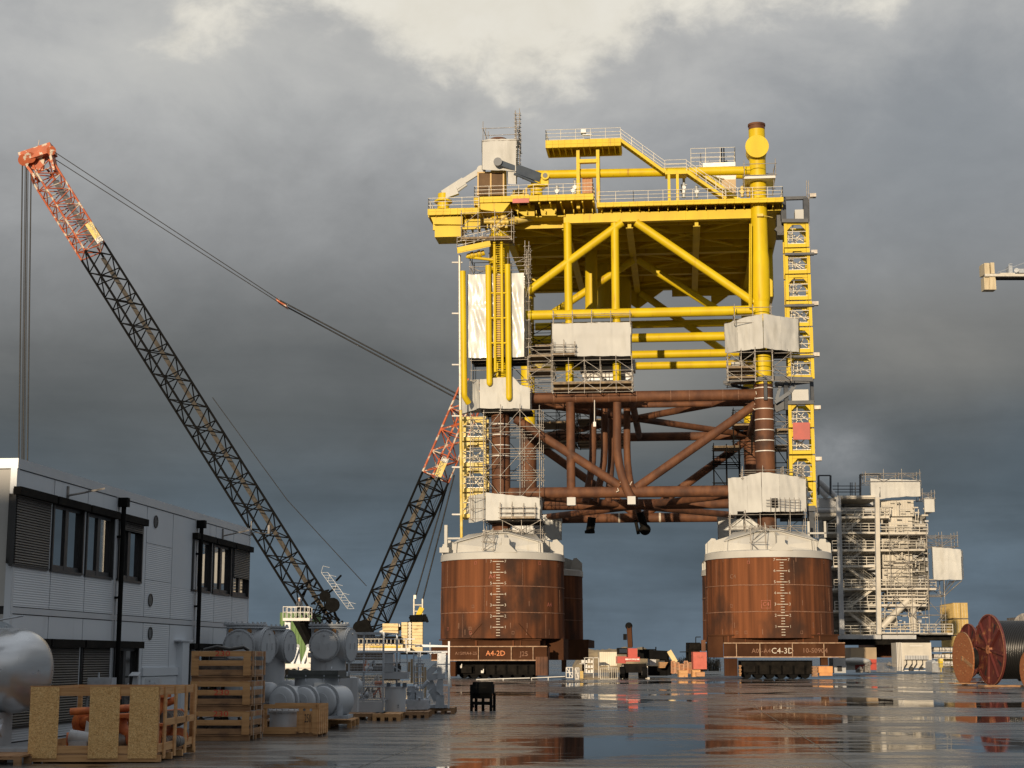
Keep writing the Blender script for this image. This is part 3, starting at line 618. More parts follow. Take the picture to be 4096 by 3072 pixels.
# low left platform with its box girder
B0, ZB1 = JF.px(1713, 836, -2.4); B1 = JF.px(1915, 840, -2.4)[0]; ZB0 = JF.px(1800, 858, -2.4)[1]
g = G(); g.box(JF, B0, B1, -2.4, -2.2, ZB0, ZB1); g.box(JF, B0, B1, -2.2, 5, ZB1 - .1, ZB1 - .02); g.box(JF, B0, B1, -2.43, -2.4, ZB0 + .35, ZB0 + .41)
for k in range(8): a = B0 + (B1 - B0) * k / 7; g.box(JF, a - .05, a + .05, -2.46, -2.4, ZB0, ZB1); g.box(JF, a - .06, a + .06, -2, 4.5, ZB0 - .1, ZB1 - .2)
g.box(JF, B0 + .3, B1, -1.2, -.9, ZB0 - 1.2, ZB0 - .1)
g.plate([JF.p(1720, 862, -1.9), JF.p(1850, 864, -1.9), JF.p(1850, 898, -1.9), JF.p(1735, 896, -1.9)], JF.ey * .3)
g.pbox(JF, 1739, 902, 1843, 947, -1.6, 1.2)
part('crane_platform', g, M['yellow'], plat)
railing('railing', [JF.w(B0, 3, ZB1), JF.w(B0, -2.35, ZB1), JF.w(B1, -2.35, ZB1)])
railing('railing', [JF.w(B0, 3, ZB1), JF.w(B1, 3, ZB1)])
# high walkway on posts
C0, ZC1 = JF.px(2183, 562, -1.5); C1 = JF.px(2482, 562, -1.5)[0]; ZC0 = JF.px(2330, 587, -1.5)[1]
g = G(); g.box(JF, C0, C1, -1.5, -1.3, ZC0, ZC1); g.box(JF, C0, C1, -1.3, 1.6, ZC1 - .1, ZC1 - .02); g.box(JF, C0, C1, 1.6, 1.8, ZC0, ZC1); g.box(JF, C0, C0 + .2, -1.3, 1.6, ZC0, ZC1); g.box(JF, C1 - .2, C1, -1.3, 1.6, ZC0, ZC1)
g.box(JF, C0, C1, -1.53, -1.5, ZC0 + .35, ZC0 + .42)
for k in range(13): a = C0 + (C1 - C0) * k / 12; g.box(JF, a - .03, a + .03, -1.56, -1.5, ZC0, ZC1); g.box(JF, a - .05, a + .05, -1.3, 1.6, ZC0 + .1, ZC1 - .15)
part('high_walkway', g, M['yellow'], plat)
railing('railing', [JF.w(C1, -1.4, ZC1), JF.w(C0, -1.4, ZC1), JF.w(C0, 1.7, ZC1), JF.w(C1, 1.7, ZC1)])
for u, vb in ((2312, 792), (2391, 806)):
    g = G(); a = JF.px(u, 620, -.6)[0]; g.box(JF, a - .16, a + .16, -.8, -.4, zdk - .3, ZC0); g.box(JF, a - .13, a + .13, 1.0, 1.3, zdk - .3, ZC0); part('walkway_post', g, M['yellow'], plat)
g = G(); q0 = JF.px(2312, 648, -.6); q1 = JF.px(2391, 648, -.6); g.box(JF, q0[0], q1[0], -.85, -.35, q0[1] - .16, q0[1] + .2); g.box(JF, q0[0], q1[0], -.2, 1.2, q0[1] - .75, q0[1] - .6)
part('walkway_crossbeam', g, M['yellow'], plat)
# stairs down from the walkway
L0, ZL = JF.px(2660, 684, -1.4); L1 = JF.px(2746, 684, -1.4)[0]
stair(JF.w(C1, -1.4, ZC1 - .15), JF.w(L0, -1.4, ZL - .1), JF.ey * 1.1)
stair(JF.w(L1, -1.4, ZL - .1), JF.w(JF.px(2904, 786, -1.4)[0], -1.4, zdk + .1), JF.ey * 1.1)
g = G(); g.box(JF, L0, L1, -1.45, .1, ZL - .35, ZL)
for u in (2676, 2710):
    a = JF.px(u, 740, -1.2)[0]
    for d in (-1.3, -.1): g.box(JF, a - .13, a + .13, d - .13, d + .13, zdk, ZL - .36)
part('stair_landing', g, M['yellow'], plat)
railing('railing', [JF.w(L0, -1.4, ZL), JF.w(L1, -1.4, ZL)]); railing('railing', [JF.w(L0, 0, ZL), JF.w(L1, 0, ZL)])
# second stair further back, parallel
stair(JF.p(2800, 690, 5), JF.p(2960, 800, 5), JF.ey * 1.0)
# far upper platform
g = G(); g.pbox(JF, 2812, 650, 2941, 666, 8, 11); part('roof_platform', g, M['cream'], plat); a0, z0 = JF.px(2764, 652, 8); a1 = JF.px(2941, 652, 8)[0]
railing('railing', [JF.w(a0, 8, z0), JF.w(a1, 8, z0), JF.w(a1, 11, z0)], h=1.55); railing('railing', [JF.w(a0, 10.5, z0), JF.w(a1, 10.5, z0)], h=1.4)
g = G(); q = JF.p(2892, 655, 9); 
for dx in (-.12, .12): g.tube(q + V((dx, 0, 0)), q + V((dx, 0, 1.7)), .07, 6); 
g.tube(q + V((-2.3, 0, 0)), q + V((-2.3, 0, 1.1)), .03, 5); g.tube(q + V((-.5, 0, 0)), q + V((.5, 0, .3)), .04, 5); part('vent_pipe', g, M['dark'], plat)
# small things standing on the deck
q = G(); q.pbox(JF, 2885, 718, 2944, 785, 6, 9); solo('tan_cabin', q, mat('tan_box_paint', (.50, .36, .20), (.44, .31, .17), .6, sc=(1, 1, 1)), 'tan box shaped cabin on the deck behind the lower stair', 'cabin')
q = G(); q.plate([JF.p(2840, 700, 7), JF.p(2945, 697, 7), JF.p(2942, 722, 7), JF.p(2905, 718, 7)], JF.ey * 2.5); solo('awning', q, M['white'], 'white sloping sheet over the tan cabin on the deck', 'awning')
q = G(); q.pbox(JF, 2329, 705, 2369, 775, .2, 1.6)
for k in range(4): q.pbox(JF, 2329 + k * 12, 705, 2332 + k * 12, 775, .15, .2)
solo('plywood_crate', q, M['ply'], 'tall pinkish plywood crate between the two walkway posts on the deck', 'crate')
# gear on deck edge behind railings, each its own thing
def gear(u, v0, v1, w_, d, kind):
    a, zt_ = JF.px(u, v0, d); zb_ = JF.px(u, v1, d)[1]; g = G(); h = zt_ - zb_
    if kind == 'pump':
        g.box(JF, a - w_, a + w_, d - .3, d + .3, zb_, zb_ + h * .2); g.tube(JF.w(a - w_ * .8, d, zb_ + h * .5), JF.w(a + w_ * .5, d, zb_ + h * .5), h * .28, 12); g.tube(JF.w(a + w_ * .7, d, zb_), JF.w(a + w_ * .7, d, zt_), h * .12, 8); g.lathe(JF.w(a - w_ * .2, d, zb_ + h * .5), (0, 0, 1), [(0, h * .18), (h * .45, h * .14), (h * .5, .02)], 10)
        return solo('deck_pump', g, M['yellow2'], 'yellow pump unit behind the deck railing near the grey boom', 'pump')
    g.tube(JF.w(a, d, zb_), JF.w(a, d, zt_ - .1), .14, 8); g.ball(JF.w(a, d, zt_ - .1), .2, 10, 6); g.tube(JF.w(a - .3, d, zb_ + h * .6), JF.w(a + .3, d, zb_ + h * .6), .08, 6); g.tube(JF.w(a, d - .25, zb_ + h * .45), JF.w(a, d + .2, zb_ + h * .45), .2, 10)
    return g
gear(2080, 752, 786, .9, .2, 'pump')
vl = [(2300, 722, 775), (2292, 745, 782), (2228, 744, 786), (2735, 706, 790), (2732, 742, 790), (2786, 745, 790), (2990, 735, 788), (2968, 748, 788)]
for i, (u, v0, v1) in enumerate(vl):
    g = gear(u, v0, v1, .3, .6, 'v')
    solo('valve_post', g, M['yellow2'] if u > 2900 else M['grey2'], 'small pipe stub with valve body standing on the deck behind the railing', 'valve', 'valve stubs along the deck')
g = G(); a, z = JF.px(2334, 517, 0); g.box(JF, a - .25, a + .25, -.2, .4, z - .45, z); g.box(JF, a - .1, a + .8, 0, .3, z - .6, z - .5); g.tube(JF.w(a, .1, ZC1), JF.w(a, .1, z - .4), .04, 6)
solo('floodlight', g, M['grey2'], 'grey lamp housing on a post above the high walkway', 'floodlight')
# deck cranes
def knuckle(name, base, vb, vt, tip, elbow, mB, label, wrapped, td=-1.0):
    a, zb_ = JF.px(base, vb, -1); zt_ = JF.px(base, vt, -1)[1]; o = JF.w(a, -1, zb_)
    t = thing(name, o, label, 'deck crane'); g = G()
    g.tube(o, o + V((0, 0, (zt_ - zb_) * .45)), .6, 20); g.tube(o + V((0, 0, (zt_ - zb_) * .45)), o + V((0, 0, (zt_ - zb_) * .55)), .9, 20); g.tube(o + V((0, 0, (zt_ - zb_) * .5)), o + V((0, 0, zt_ - zb_)), .55, 20)
    part('pedestal', g, M['yellow'], t)
    e = JF.p(*elbow, -1.3); q = JF.p(*tip, td); g = G()
    g.beam(e, e.lerp(q, .55), .34, .95 if not wrapped else .75); g.beam(e.lerp(q, .5), q, .26, .55); g.tube(q - JF.ey * .25, q + JF.ey * .25, .42, 14)
    g.tube(e + V((0, 0, -.7)), e.lerp(q, .62) + V((0, 0, -.55)), .14, 8)
    part('boom', g, M[mB], t); return t
t = knuckle('deck_crane', 2146, 784, 712, (1992, 649), (2160, 712), 'slate', 'dark blue grey folding deck crane boom on a yellow pedestal beside the wrapped tower', False, -3.0)
g = G(); c = JF.p(2182, 722, -1.2); g.box(JF, JF.px(2160, 730, -1.2)[0], JF.px(2194, 730, -1.2)[0], -1.3, -.7, JF.px(2180, 742, -1.2)[1], JF.px(2180, 712, -1.2)[1]); g.tube(c + V((0, 0, .4)), c + V((0, 0, .4)) - JF.ey * .4, .42, 18); g.m = 1; g.tube(c + V((0, 0, .4)) - JF.ey * .38, c + V((0, 0, .4)) - JF.ey * .44, .24, 18)
part('winch', g, [M['yellow'], M['frame']], t)
t = knuckle('deck_crane', 1773, 838, 776, (1925, 680), (1772, 778), 'tarp', 'deck crane with its boom wrapped in white sheet on the low left platform', True)
g = G(); g.beam(JF.p(1772, 785, -1.2), JF.p(1831, 764, -1.2), .5, .7); part('wrapped_cylinder', g, M['tarp'], t)
# brown glazed shelter below the wrapped top
t = thing('glazed_shelter', JF.p(1966, 785, -1.5), 'brown tinted panelled shelter with tan posts under the white wrapped leg top', 'shelter')
g = G()
for u in (1912, 1963, 2014): g.pbox(JF, u - 3, 688, u + 3, 782, -1.7, -1.5)
g.pbox(JF, 1909, 686, 2018, 691, -1.7, -1.5); g.pbox(JF, 1909, 690, 1914, 782, 1, 1.2); part('post', g, mat('tan_post', (.55, .36, .12), rough=.5), t)
for u0, u1 in ((1915, 1960), (1966, 2011)): g = G(); g.pbox(JF, u0, 691, u1, 781, -1.6, -1.55); part('pane', g, M['brglass'], t)
g = G(); g.pbox(JF, 1916, 693, 2010, 780, -1.2, 1.5); part('inner_box', g, M['rustd'], t)
# left working platform under the deck, and valve manifold
g = G(); q0, q1, q2 = JF.p(1830, 1010, -2), JF.p(1958, 985, -3), JF.p(1962, 985, 0)
def slabp(pts, t): 
    g.plate(pts, (0, 0, -t))
slabp([JF.p(1828, 990, -1), JF.p(1830, 1000, -3), JF.p(1962, 972, -3), JF.p(1962, 970, 0)], .35)
g.beam(JF.p(1830, 1000, -3), JF.p(1962, 972, -3), .1, .5); part('side_platform', g, M['yellow'], plat)
railing('railing', [JF.p(1828, 990, -1), JF.p(1830, 998, -3), JF.p(1962, 968, -3), JF.p(1962, 966, 0)], h=1.2, step=.8)
g = G()
for k in range(5): g.tube(JF.p(1870 + k * 14, 1026 - k * 3, -2), JF.p(1882 + k * 14, 1022 - k * 3, -2), .28 + .08 * (k % 2), 12)
g.tube(JF.p(1865, 1027, -2), JF.p(1975, 1040, -2), .15, 8); part('valve_manifold', g, M['yellow'], plat)
g = G(); g.tube(JF.p(1990, 900, -.6), JF.p(2140, 868, 1.5), .35, 14); g.lathe(JF.p(2000, 890, -1.5), JF.ey, [(0, .5), (.3, .5), (.3, .3)], 14)
for k in range(6): g.tube(JF.p(1950 + k * 15, 912, -1), JF.p(1950 + k * 15, 872, -1), .07 + .05 * (k % 3), 8)
g.tube(JF.p(1935, 885, -1.2), JF.p(2035, 888, -1.2), .25, 10); g.tube(JF.p(1975, 925, -1), JF.p(2020, 860, -1), .3, 10); part('valve_manifold', g, M['yellow2'], plat)

# J tubes, ladder and stub fenders on the left corner
def jt(u0, v0, u1, v1, r, d=-2.0, bend=None):
    g = G(); pts = [JF.p(u0, v0, d), JF.p(u1, v1, d)]
    if bend: pts.append(JF.p(*bend, d + .5)); g.bow([pts[0], pts[1].lerp(pts[0], .03), pts[1], pts[2]], r, 16)
    else: g.tube(pts[0], pts[1], r, 16); g.ball(pts[1], r, 16, 8, (1, 1, 1.3))
    part('j_tube', g, M['yellow'], plat)
jt(1953, 1062, 1958, 1530, .29); jt(2030, 1058, 2036, 1588, .29); jt(1851, 1085, 1858, 1585, .29, -2, (1874, 1612))
g = G()
for u in (1977, 2006): g.tube(JF.p(u, 925, -2.2), JF.p(u + 4, 1488, -2.2), .14, 10)
for k in range(60): v = 940 + k * 9.2; g.tube(JF.p(1977 + k * .06, v, -2.2), JF.p(2007 + k * .06, v, -2.2), .035, 5)
for v in (1172, 1272, 1372): g.tube(JF.p(1965, v, -2.2), JF.p(2026, v, -2.2), .09, 6)
part('ladder', g, M['yellow'], plat)
g = G(); g.box(JF, JF.px(1983, 1100, -1.9)[0], JF.px(2002, 1100, -1.9)[0], -1.95, -1.9, JF.px(1990, 1428, -1.9)[1], JF.px(1990, 1100, -1.9)[1]); part('backing_strip', g, mat('orange_backing', (.62, .42, .20), (.5, .33, .16), .6, sc=(1, 1, 2)), plat)
g = G(); g.tube(JF.p(1838, 1020, -2), JF.p(1841, 1640, -2), .13, 8); g.m = 1; g.tube(JF.p(1843, 1640, -1.9), JF.p(1846, 2160, -1.9), .14, 8); part('corner_pole', g, [M['cream'], M['yellow2']], plat)
for v in (1050, 1254, 1459, 1664, 1869, 2058):
    g = G(); g.tube(JF.p(1808, v, -1.9), JF.p(1850, v, -1.9), .09, 8); part('stub_arm', g, M['white'], plat)
# tall round conductor behind the ladder
g = G(); g.tube(JF.w(lean(0, 40), 0, jz(1100, 2000)), JF.w(lean(0, 42), 0, jz(940, 2000)), 1.0, 20); part('leg_sleeve', g, M['yellow'], plat)

def frame_tower(name, u0, u1, v0, v1, d0, dep, mod, m1, m2, label=None, seed=1):
    rnd = random.Random(seed); g = G(); h = G(); n = max(1, round((v1 - v0) / mod))
    for k in range(n):
        va = v0 + (v1 - v0) * k / n; vb = v0 + (v1 - v0) * (k + 1) / n; ua = u0[0] + (u0[1] - u0[0]) * k / n; ub = u1[0] + (u1[1] - u1[0]) * k / n
        a0, zt_ = JF.px(ua, va, d0); a1, zb_ = JF.px(ub, vb, d0)
        zb_ += .12; zt_ -= .06
        for dd in (d0, d0 + dep):
            for a in (a0, a1): g.box(JF, a - .15, a + .15, dd - .15, dd + .15, zb_, zt_)
            g.box(JF, a0 + .17, a1 - .17, dd - .14, dd + .14, zb_, zb_ + .34); g.box(JF, a0 + .17, a1 - .17, dd - .10, dd + .10, zt_ - .26, zt_)
            for s in (0, 1):
                a = a1 - .17 if s else a0 + .17; sg = -1 if s else 1
                g.plate([JF.w(a, dd - .05, zt_ - .26), JF.w(a + sg * .5, dd - .05, zt_ - .26), JF.w(a, dd - .05, zt_ - .8)], JF.ey * .1)
        for a in (a0, a1): g.box(JF, a - .08, a + .08, d0, d0 + dep, zb_, zb_ + .4)
        h.tube(JF.w(a0, d0 + dep, zb_), JF.w(a1, d0 + dep, zt_), .06, 5); h.tube(JF.w(a1, d0 + dep, zb_), JF.w(a0, d0 + dep, zt_), .06, 5)
        for t in (.35, .62): h.tube(JF.w(a0, d0 - .1, zb_ + (zt_ - zb_) * t), JF.w(a1, d0 - .1, zb_ + (zt_ - zb_) * t), .05, 5)
        sx = rnd.uniform(.2, .5)
        for s in (0, .35): h.tube(JF.w(a0 + sx + s, d0 + .6, zb_), JF.w(a0 + sx + s + .2, d0 + .6, zt_), .045, 5)
        for j in range(7): z = zb_ + (zt_ - zb_) * (j + .5) / 7; h.tube(JF.w(a0 + sx, d0 + .6, z), JF.w(a0 + sx + .5, d0 + .6, z), .03, 4)
        h.box(JF, a0 + .2, a1 - .2, d0 + .2, d0 + dep - .1, zb_ + .43, zb_ + .47)
        for j in range(3): h.tube(JF.w(rnd.uniform(a0, a1), d0 + 1, zb_ + rnd.uniform(.4, 1)), JF.w(rnd.uniform(a0, a1), d0 + 1.2, zb_ + rnd.uniform(1.2, 2.3)), .06, 5)
    t = part(name, g, M[m1], plat, label)
    part('inner_bracing', h, M[m2], t)
frame_tower('stair_tower', (3141, 3160), (3231, 3256), 888, 1520, .5, 2.4, 108, 'yellow', 'cream')
frame_tower('stair_tower', (3158, 3166), (3250, 3262), 1607, 2035, .5, 2.4, 108, 'yellow', 'cream')
frame_tower('stair_tower', (1846, 1848), (1938, 1942), 1665, 2075, -.5, 2.2, 94, 'yellow2', 'cream', 'pale cream stair tower', 5)
g = G(); g.pbox(JF, 3172, 1690, 3240, 1758, .1, .2); part('netting_panel', g, M['red'], plat)
for u0, v0, u1, v1 in ((3180, 838, 3216, 880), (3168, 1558, 3234, 1606)):
    g = G(); g.pbox(JF, u0, v0, u1, v1, .2, 1.5); part('wrapped_box', g, M['tarp'], plat)
# dark blue grey arms and frames round the right corner
PBM = 'navy'
def pb(a, b, w_=.25, h_=.25, d=0):
    g = G(); g.beam(JF.p(*a, d), JF.p(*b, d), w_, h_); part('tower_bracket' if PBM == 'navy' else 'tower_strut', g, M[PBM], plat)
pb((3126, 795), (3226, 792), .4, .3, .4); pb((3132, 795), (3134, 880), .5, .5, .4); pb((3126, 886), (3232, 886), .8, .35, .4); pb((3222, 793), (3224, 884), .5, .5, .4)
pb((3110, 930), (3135, 900), .5, .8, 1.2); g = G(); g.box(JF, JF.px(3108, 900, 1)[0], JF.px(3134, 900, 1)[0], 1, 3, JF.px(3110, 940, 1)[1], JF.px(3110, 860, 1)[1]); part('tower_bracket', g, M['navy'], plat)
for v in (1018, 1224, 1428): pb((3140, v), (3256, v - 2), .5, .22, .3)
pb((2893, 1530), (3060, 1512), .3, .3, -1.2); pb((3060, 1512), (3250, 1518), .35, .4, -1); pb((3060, 1505), (3062, 1600), .3, .4, -1); pb((2900, 1535), (3010, 1560), .25, .25, 1); pb((3100, 1540), (3240, 1522), .4, .5, 1)
pb((3143, 1530), (3146, 1640), .4, .4, .6); pb((3098, 1635), (3160, 1610), .5, .8, 1); pb((3246, 1520), (3250, 1610), .3, .4, .6); pb((3150, 1612), (3255, 1610), .6, .35, .4)
pb((3152, 1640), (3166, 2060), .35, .5, 2.6); pb((3240, 2040), (3250, 2150), .5, .8, 1); pb((3190, 2036), (3262, 2034), .6, .5, .6); pb((3120, 2080), (3260, 2078), .4, .3, 1.4)

PBM = 'slate'; pb((3106, 1600), (3120, 1545), .3, .3, .8); pb((3100, 1610), (3160, 1570), .3, .35, .3); pb((3160, 1570), (3180, 1540), .3, .35, .3)
# access ladder pole at the far right
g = G()
for u in (3220, 3228): g.tube(JF.p(u + 6, 722, .5), JF.p(u + 22, 1500, .5), .04, 5); g.tube(JF.p(u + 22, 1500, .5), JF.p(u + 44, 2160, .5), .04, 5)
for k in range(120):
    v = 730 + k * 12; du = (v - 722) * (16 / 778) if v < 1500 else 16 + (v - 1500) * .033; g.tube(JF.p(3226 + du, v, .5), JF.p(3235 + du, v, .5), .02, 4)
for v in (792, 1018, 1224, 1428, 1640, 1845): 
    du = (v - 722) * .021; g.tube(JF.p(3226 + du, v, .5), JF.p(3250 + du, v, .5), .05, 5); c = JF.p(3250 + du, v - 6, .5); g.box(JF, (c - JF.o).dot(JF.ex) - .3, (c - JF.o).dot(JF.ex) + .3, .2, .8, c.z - .1, c.z + .25)
part('hoist_mast', g, M['steel'], plat)
g = G(); g.tube(JF.p(3000, 895, -1), JF.p(2997, 1230, -1), .07, 6); g.tube(JF.p(3006, 895, -1), JF.p(3004, 1230, -1), .07, 6)
for k in range(34): v = 900 + k * 10; g.tube(JF.p(3000 - k * .08, v, -1), JF.p(3006 - k * .08, v, -1), .03, 4)
part('ladder', g, M['yellow'], plat)
g = G(); g.box(JF, JF.px(3028, 860, -1)[0], JF.px(3052, 860, -1)[0], -1.1, -.6, JF.px(3040, 866, -1)[1], JF.px(3040, 856, -1)[1]); g.tube(JF.p(3052, 862, -1), JF.p(3090, 870, -.4), .04, 5); part('flange_arm', g, M['yellow2'], plat)
# small ring platform on the right leg
g = G(); g.pbox(JF, 2977, 701, 3102, 713, -1.6, 1.6); solo('leg_ring_platform', g, M['white'], 'white board platform round the right yellow leg below its round flange', 'platform')

# suction buckets under the legs
def bucket(k, marks, name):
    a, d = LEGA[k]; R = 5.9; z0 = 3.65; zt_ = z0 + 7.25; c = JF.w(a, d, z0); b = thing_part('suction_bucket', c)
    g = G(); g.lathe(c, (0, 0, 1), [(0, R - .03), (0, R), (7.25, R - .05)], 96); root_ = part('suction_bucket', g, M['rustb'], plat)
    r = random.Random(k); s = G()
    for z in (2.35, 4.75):
        for i in range(96):
            t0 = 2 * pi * i / 96; t1 = 2 * pi * (i + 1) / 96; zz = z + .03 * noise.noise(V((i * .3, z, d)))
            s.beam(c + V((cos(t0) * R, sin(t0) * R, zz)), c + V((cos(t1) * R, sin(t1) * R, zz + .01)), .03, .05 + .03 * r.random())
    for i in range(14):
        t = 2 * pi * i / 14 + r.uniform(-.1, .1); zz = (0, 2.35, 4.75)[i % 3]; s.beam(c + V((cos(t) * R, sin(t) * R, zz + .1)), c + V((cos(t) * (R - .02), sin(t) * (R - .02), zz + 2.2)), .02, .03)
    part('weld_seam', s, M['chalk'], root_)
    # cap: rim, cone, radial fins
    g = G(); zt = c + V((0, 0, 7.25)); g.lathe(zt, (0, 0, 1), [(0, R - .3), (0, R + .06), (.62, R + .02), (.70, R - .2), (.74, R - 1.4), (.8, 1.6), (2.3, 1.1), (2.3, .9)], 72)
    g.lathe(zt + V((0, 0, 1.9)), (0, 0, 1), [(0, 1.1), (.9, 1.0), (1.5, .72)], 24)
    fa = -pi / 2 + .05
    for i in range(8):
        if i % 2: continue
        t = fa + i * pi / 4; dv = V((cos(t), sin(t), 0)); n_ = V((-sin(t), cos(t), 0)) * .12
        o = zt + V((0, 0, .6)); g.plate([o + dv * .8, o + dv * (R - .15), o + dv * (R - .15) + V((0, 0, 1.1 if i % 2 == 0 else .5)), o + dv * (R - .8) + V((0, 0, 1.25)), o + dv * .8 + V((0, 0, 2.6))], n_ * 2)
        if i == 0: g.obox(o + dv * (R - .35) + V((0, 0, .6)), n_ * 3, dv * .35, V((0, 0, .75))); g.plate([o + dv * (R + .03) + n_ * 9 + V((0, 0, .0)), o + dv * (R + .03) - n_ * 9 + V((0, 0, .0)), o + dv * (R + .03) - n_ * 3.1 + V((0, 0, .7)), o + dv * (R + .03) + n_ * 3.1 + V((0, 0, .7))], -dv * .1)
    # octagonal hipped box over the cap, its slopes seen from the front
    part('cap_top', g, M['cap'], root_)
    g = G()
    for rot in (0, pi / 2, pi, 3 * pi / 2):
        X = V((cos(rot - .105), sin(rot - .105), 0)); Y_ = V((-sin(rot - .105), cos(rot - .105), 0)); o = zt
        g.plate([o + X * -4.25 - Y_ * 4.0 + V((0, 0, .6)), o + X * 4.25 - Y_ * 4.0 + V((0, 0, .6)), o + X * 4.2 - Y_ * 3.95 + V((0, 0, 1.55)), o + X * .8 - Y_ * 3.0 + V((0, 0, 2.55)), o + X * -.8 - Y_ * 3.0 + V((0, 0, 2.55)), o + X * -4.2 - Y_ * 3.95 + V((0, 0, 1.55))], Y_ * .10)
        g.plate([o + X * -4.3 - Y_ * 4.2 + V((0, 0, 1.55)), o + X * -.8 - Y_ * 3.25 + V((0, 0, 2.58)), o + X * .8 - Y_ * 3.25 + V((0, 0, 2.58)), o + X * 4.3 - Y_ * 4.2 + V((0, 0, 1.55)), o + X * .8 - Y_ * .8 + V((0, 0, 2.9)), o + X * -.8 - Y_ * .8 + V((0, 0, 2.9))], V((0, 0, .06)))
    part('cap_stiffener', g, M['cap'], root_)
    for sx in (-1, 1):                                   # lifting eyes
        g = G(); X = JF.ex * sx; o = zt + X * (R - .55) + V((0, 0, .6)); Yv = JF.ey * .22
        g.plate([o - X * .9 - Yv, o + X * .5 - Yv, o + X * .5 - Yv + V((0, 0, .95)), o - X * .1 - Yv + V((0, 0, 1.55)), o - X * .45 - Yv + V((0, 0, 1.5)), o - X * .6 - Yv + V((0, 0, 1.2))], Yv * 2)
        part('lifting_eye', g, M['cap'], root_)
    if marks:
        g = G(); off = -.16 if k == 'fl' else .12; a0 = -pi / 2 + off * .4
        def cy(x, z, e=.02): t = a0 + x / R; return c + V((cos(t) * (R + e), sin(t) * (R + e), z))
        for m_ in range(1, 8):
            for j in range(4):
                z = (m_ - 1) + j * .25 + (1.0 if True else 0); 
                if z > 7.05: break
                hw = .5 if j == 0 else .17
                g.add([cy(-hw, z - .03), cy(0, z - .03), cy(0, z + .03), cy(-hw, z + .03)], [(0, 1, 2, 3)]); g.add([cy(0, z - .03), cy(hw, z - .03), cy(hw, z + .03), cy(0, z + .03)], [(0, 1, 2, 3)])
            for s_ in (-1, 1): put_text(g, str(m_), .36, lambda x, y, s_=s_, m_=m_: cy(s_ * .66 + x, m_ + y))
        for j in (1, 2, 3): z = j * .25; g.add([cy(-.17, z - .03), cy(.17, z - .03), cy(.17, z + .03), cy(-.17, z + .03)], [(0, 1, 2, 3)])
        part('depth_marks', g, M['mark'], root_)
        g = G(); h = G()
        def box_(g_, x, z, w_, hh, t=.035):
            for (x0, x1, y0, y1) in ((x - w_, x + w_, z - hh, z - hh + t), (x - w_, x + w_, z + hh - t, z + hh), (x - w_, x - w_ + t, z - hh, z + hh), (x + w_ - t, x + w_, z - hh, z + hh)): g_.add([cy(x0, y0), cy(x1, y0), cy(x1, y1), cy(x0, y1)], [(0, 1, 2, 3)])
        if k == 'fr':
            put_text(g, 'C4', .5, lambda x, y: cy(-1.5 + x, 3.0 + y)); box_(g, -1.5, 3.0, .42, .36)
            put_text(h, 'C4', .55, lambda x, y: cy(-4.6 + x, 5.55 + y))
        else:
            put_text(g, 'A4', .55, lambda x, y: cy(-.55 + x, 5.6 + y)); put_text(g, 'A4', .55, lambda x, y: cy(5.3 + x, 3.1 + y))
        for i in range(22):
            x = r.uniform(-6, 7); z = r.choice((.3, .5, .9, 6.8, 6.9, 2.9)); 
            if abs(x) < .9: continue
            if i % 2: box_(h if i % 3 else g, x, z, .12, .14, .03)
            else: h.add([cy(x, z), cy(x + .05, z), cy(x + .05, z + .5), cy(x, z + .5)], [(0, 1, 2, 3)])
        part('chalk_writing', g, M['pink'], root_); part('chalk_writing', h, M['chalk'], root_)
        g = G()                                           # bent sheet supports leaning on the skirt
        if k == 'fl':
            for x, s_ in ((-1.5, -1), (1.9, 1)):
                for i in range(8): g.beam(cy(x + s_ * i * .16, 1.35 - i * .17, .04), cy(x + s_ * (i + 1) * .16, 1.35 - (i + 1) * .17, .06), .05, .05)
            part('skirt_brace', g, M['rustd'], root_)
def thing_part(n, c): return None
for k, mk in (('fl', 1), ('fr', 1), ('bl', 0), ('br', 0)): bucket(k, mk, k)
# tall white pipes standing on the caps
g = G(); g.pbox(JF, 1777, 2100, 1789, 2200, -2.4, -1.9); g.pbox(JF, 1789, 2150, 1842, 2157, -2.3, -2.1); g.pbox(JF, 1758, 2190, 1795, 2210, -2.6, -1.6); part('cap_pipe', g, M['cap'], plat)
g = G()
for u in (3230, 3296): g.pbox(JF, u, 2085, u + 9, 2150, -2.2, -1.9)
g.pbox(JF, 3230, 2129, 3305, 2136, -2.2, -1.9); part('cap_pipe', g, M['cap'], plat)

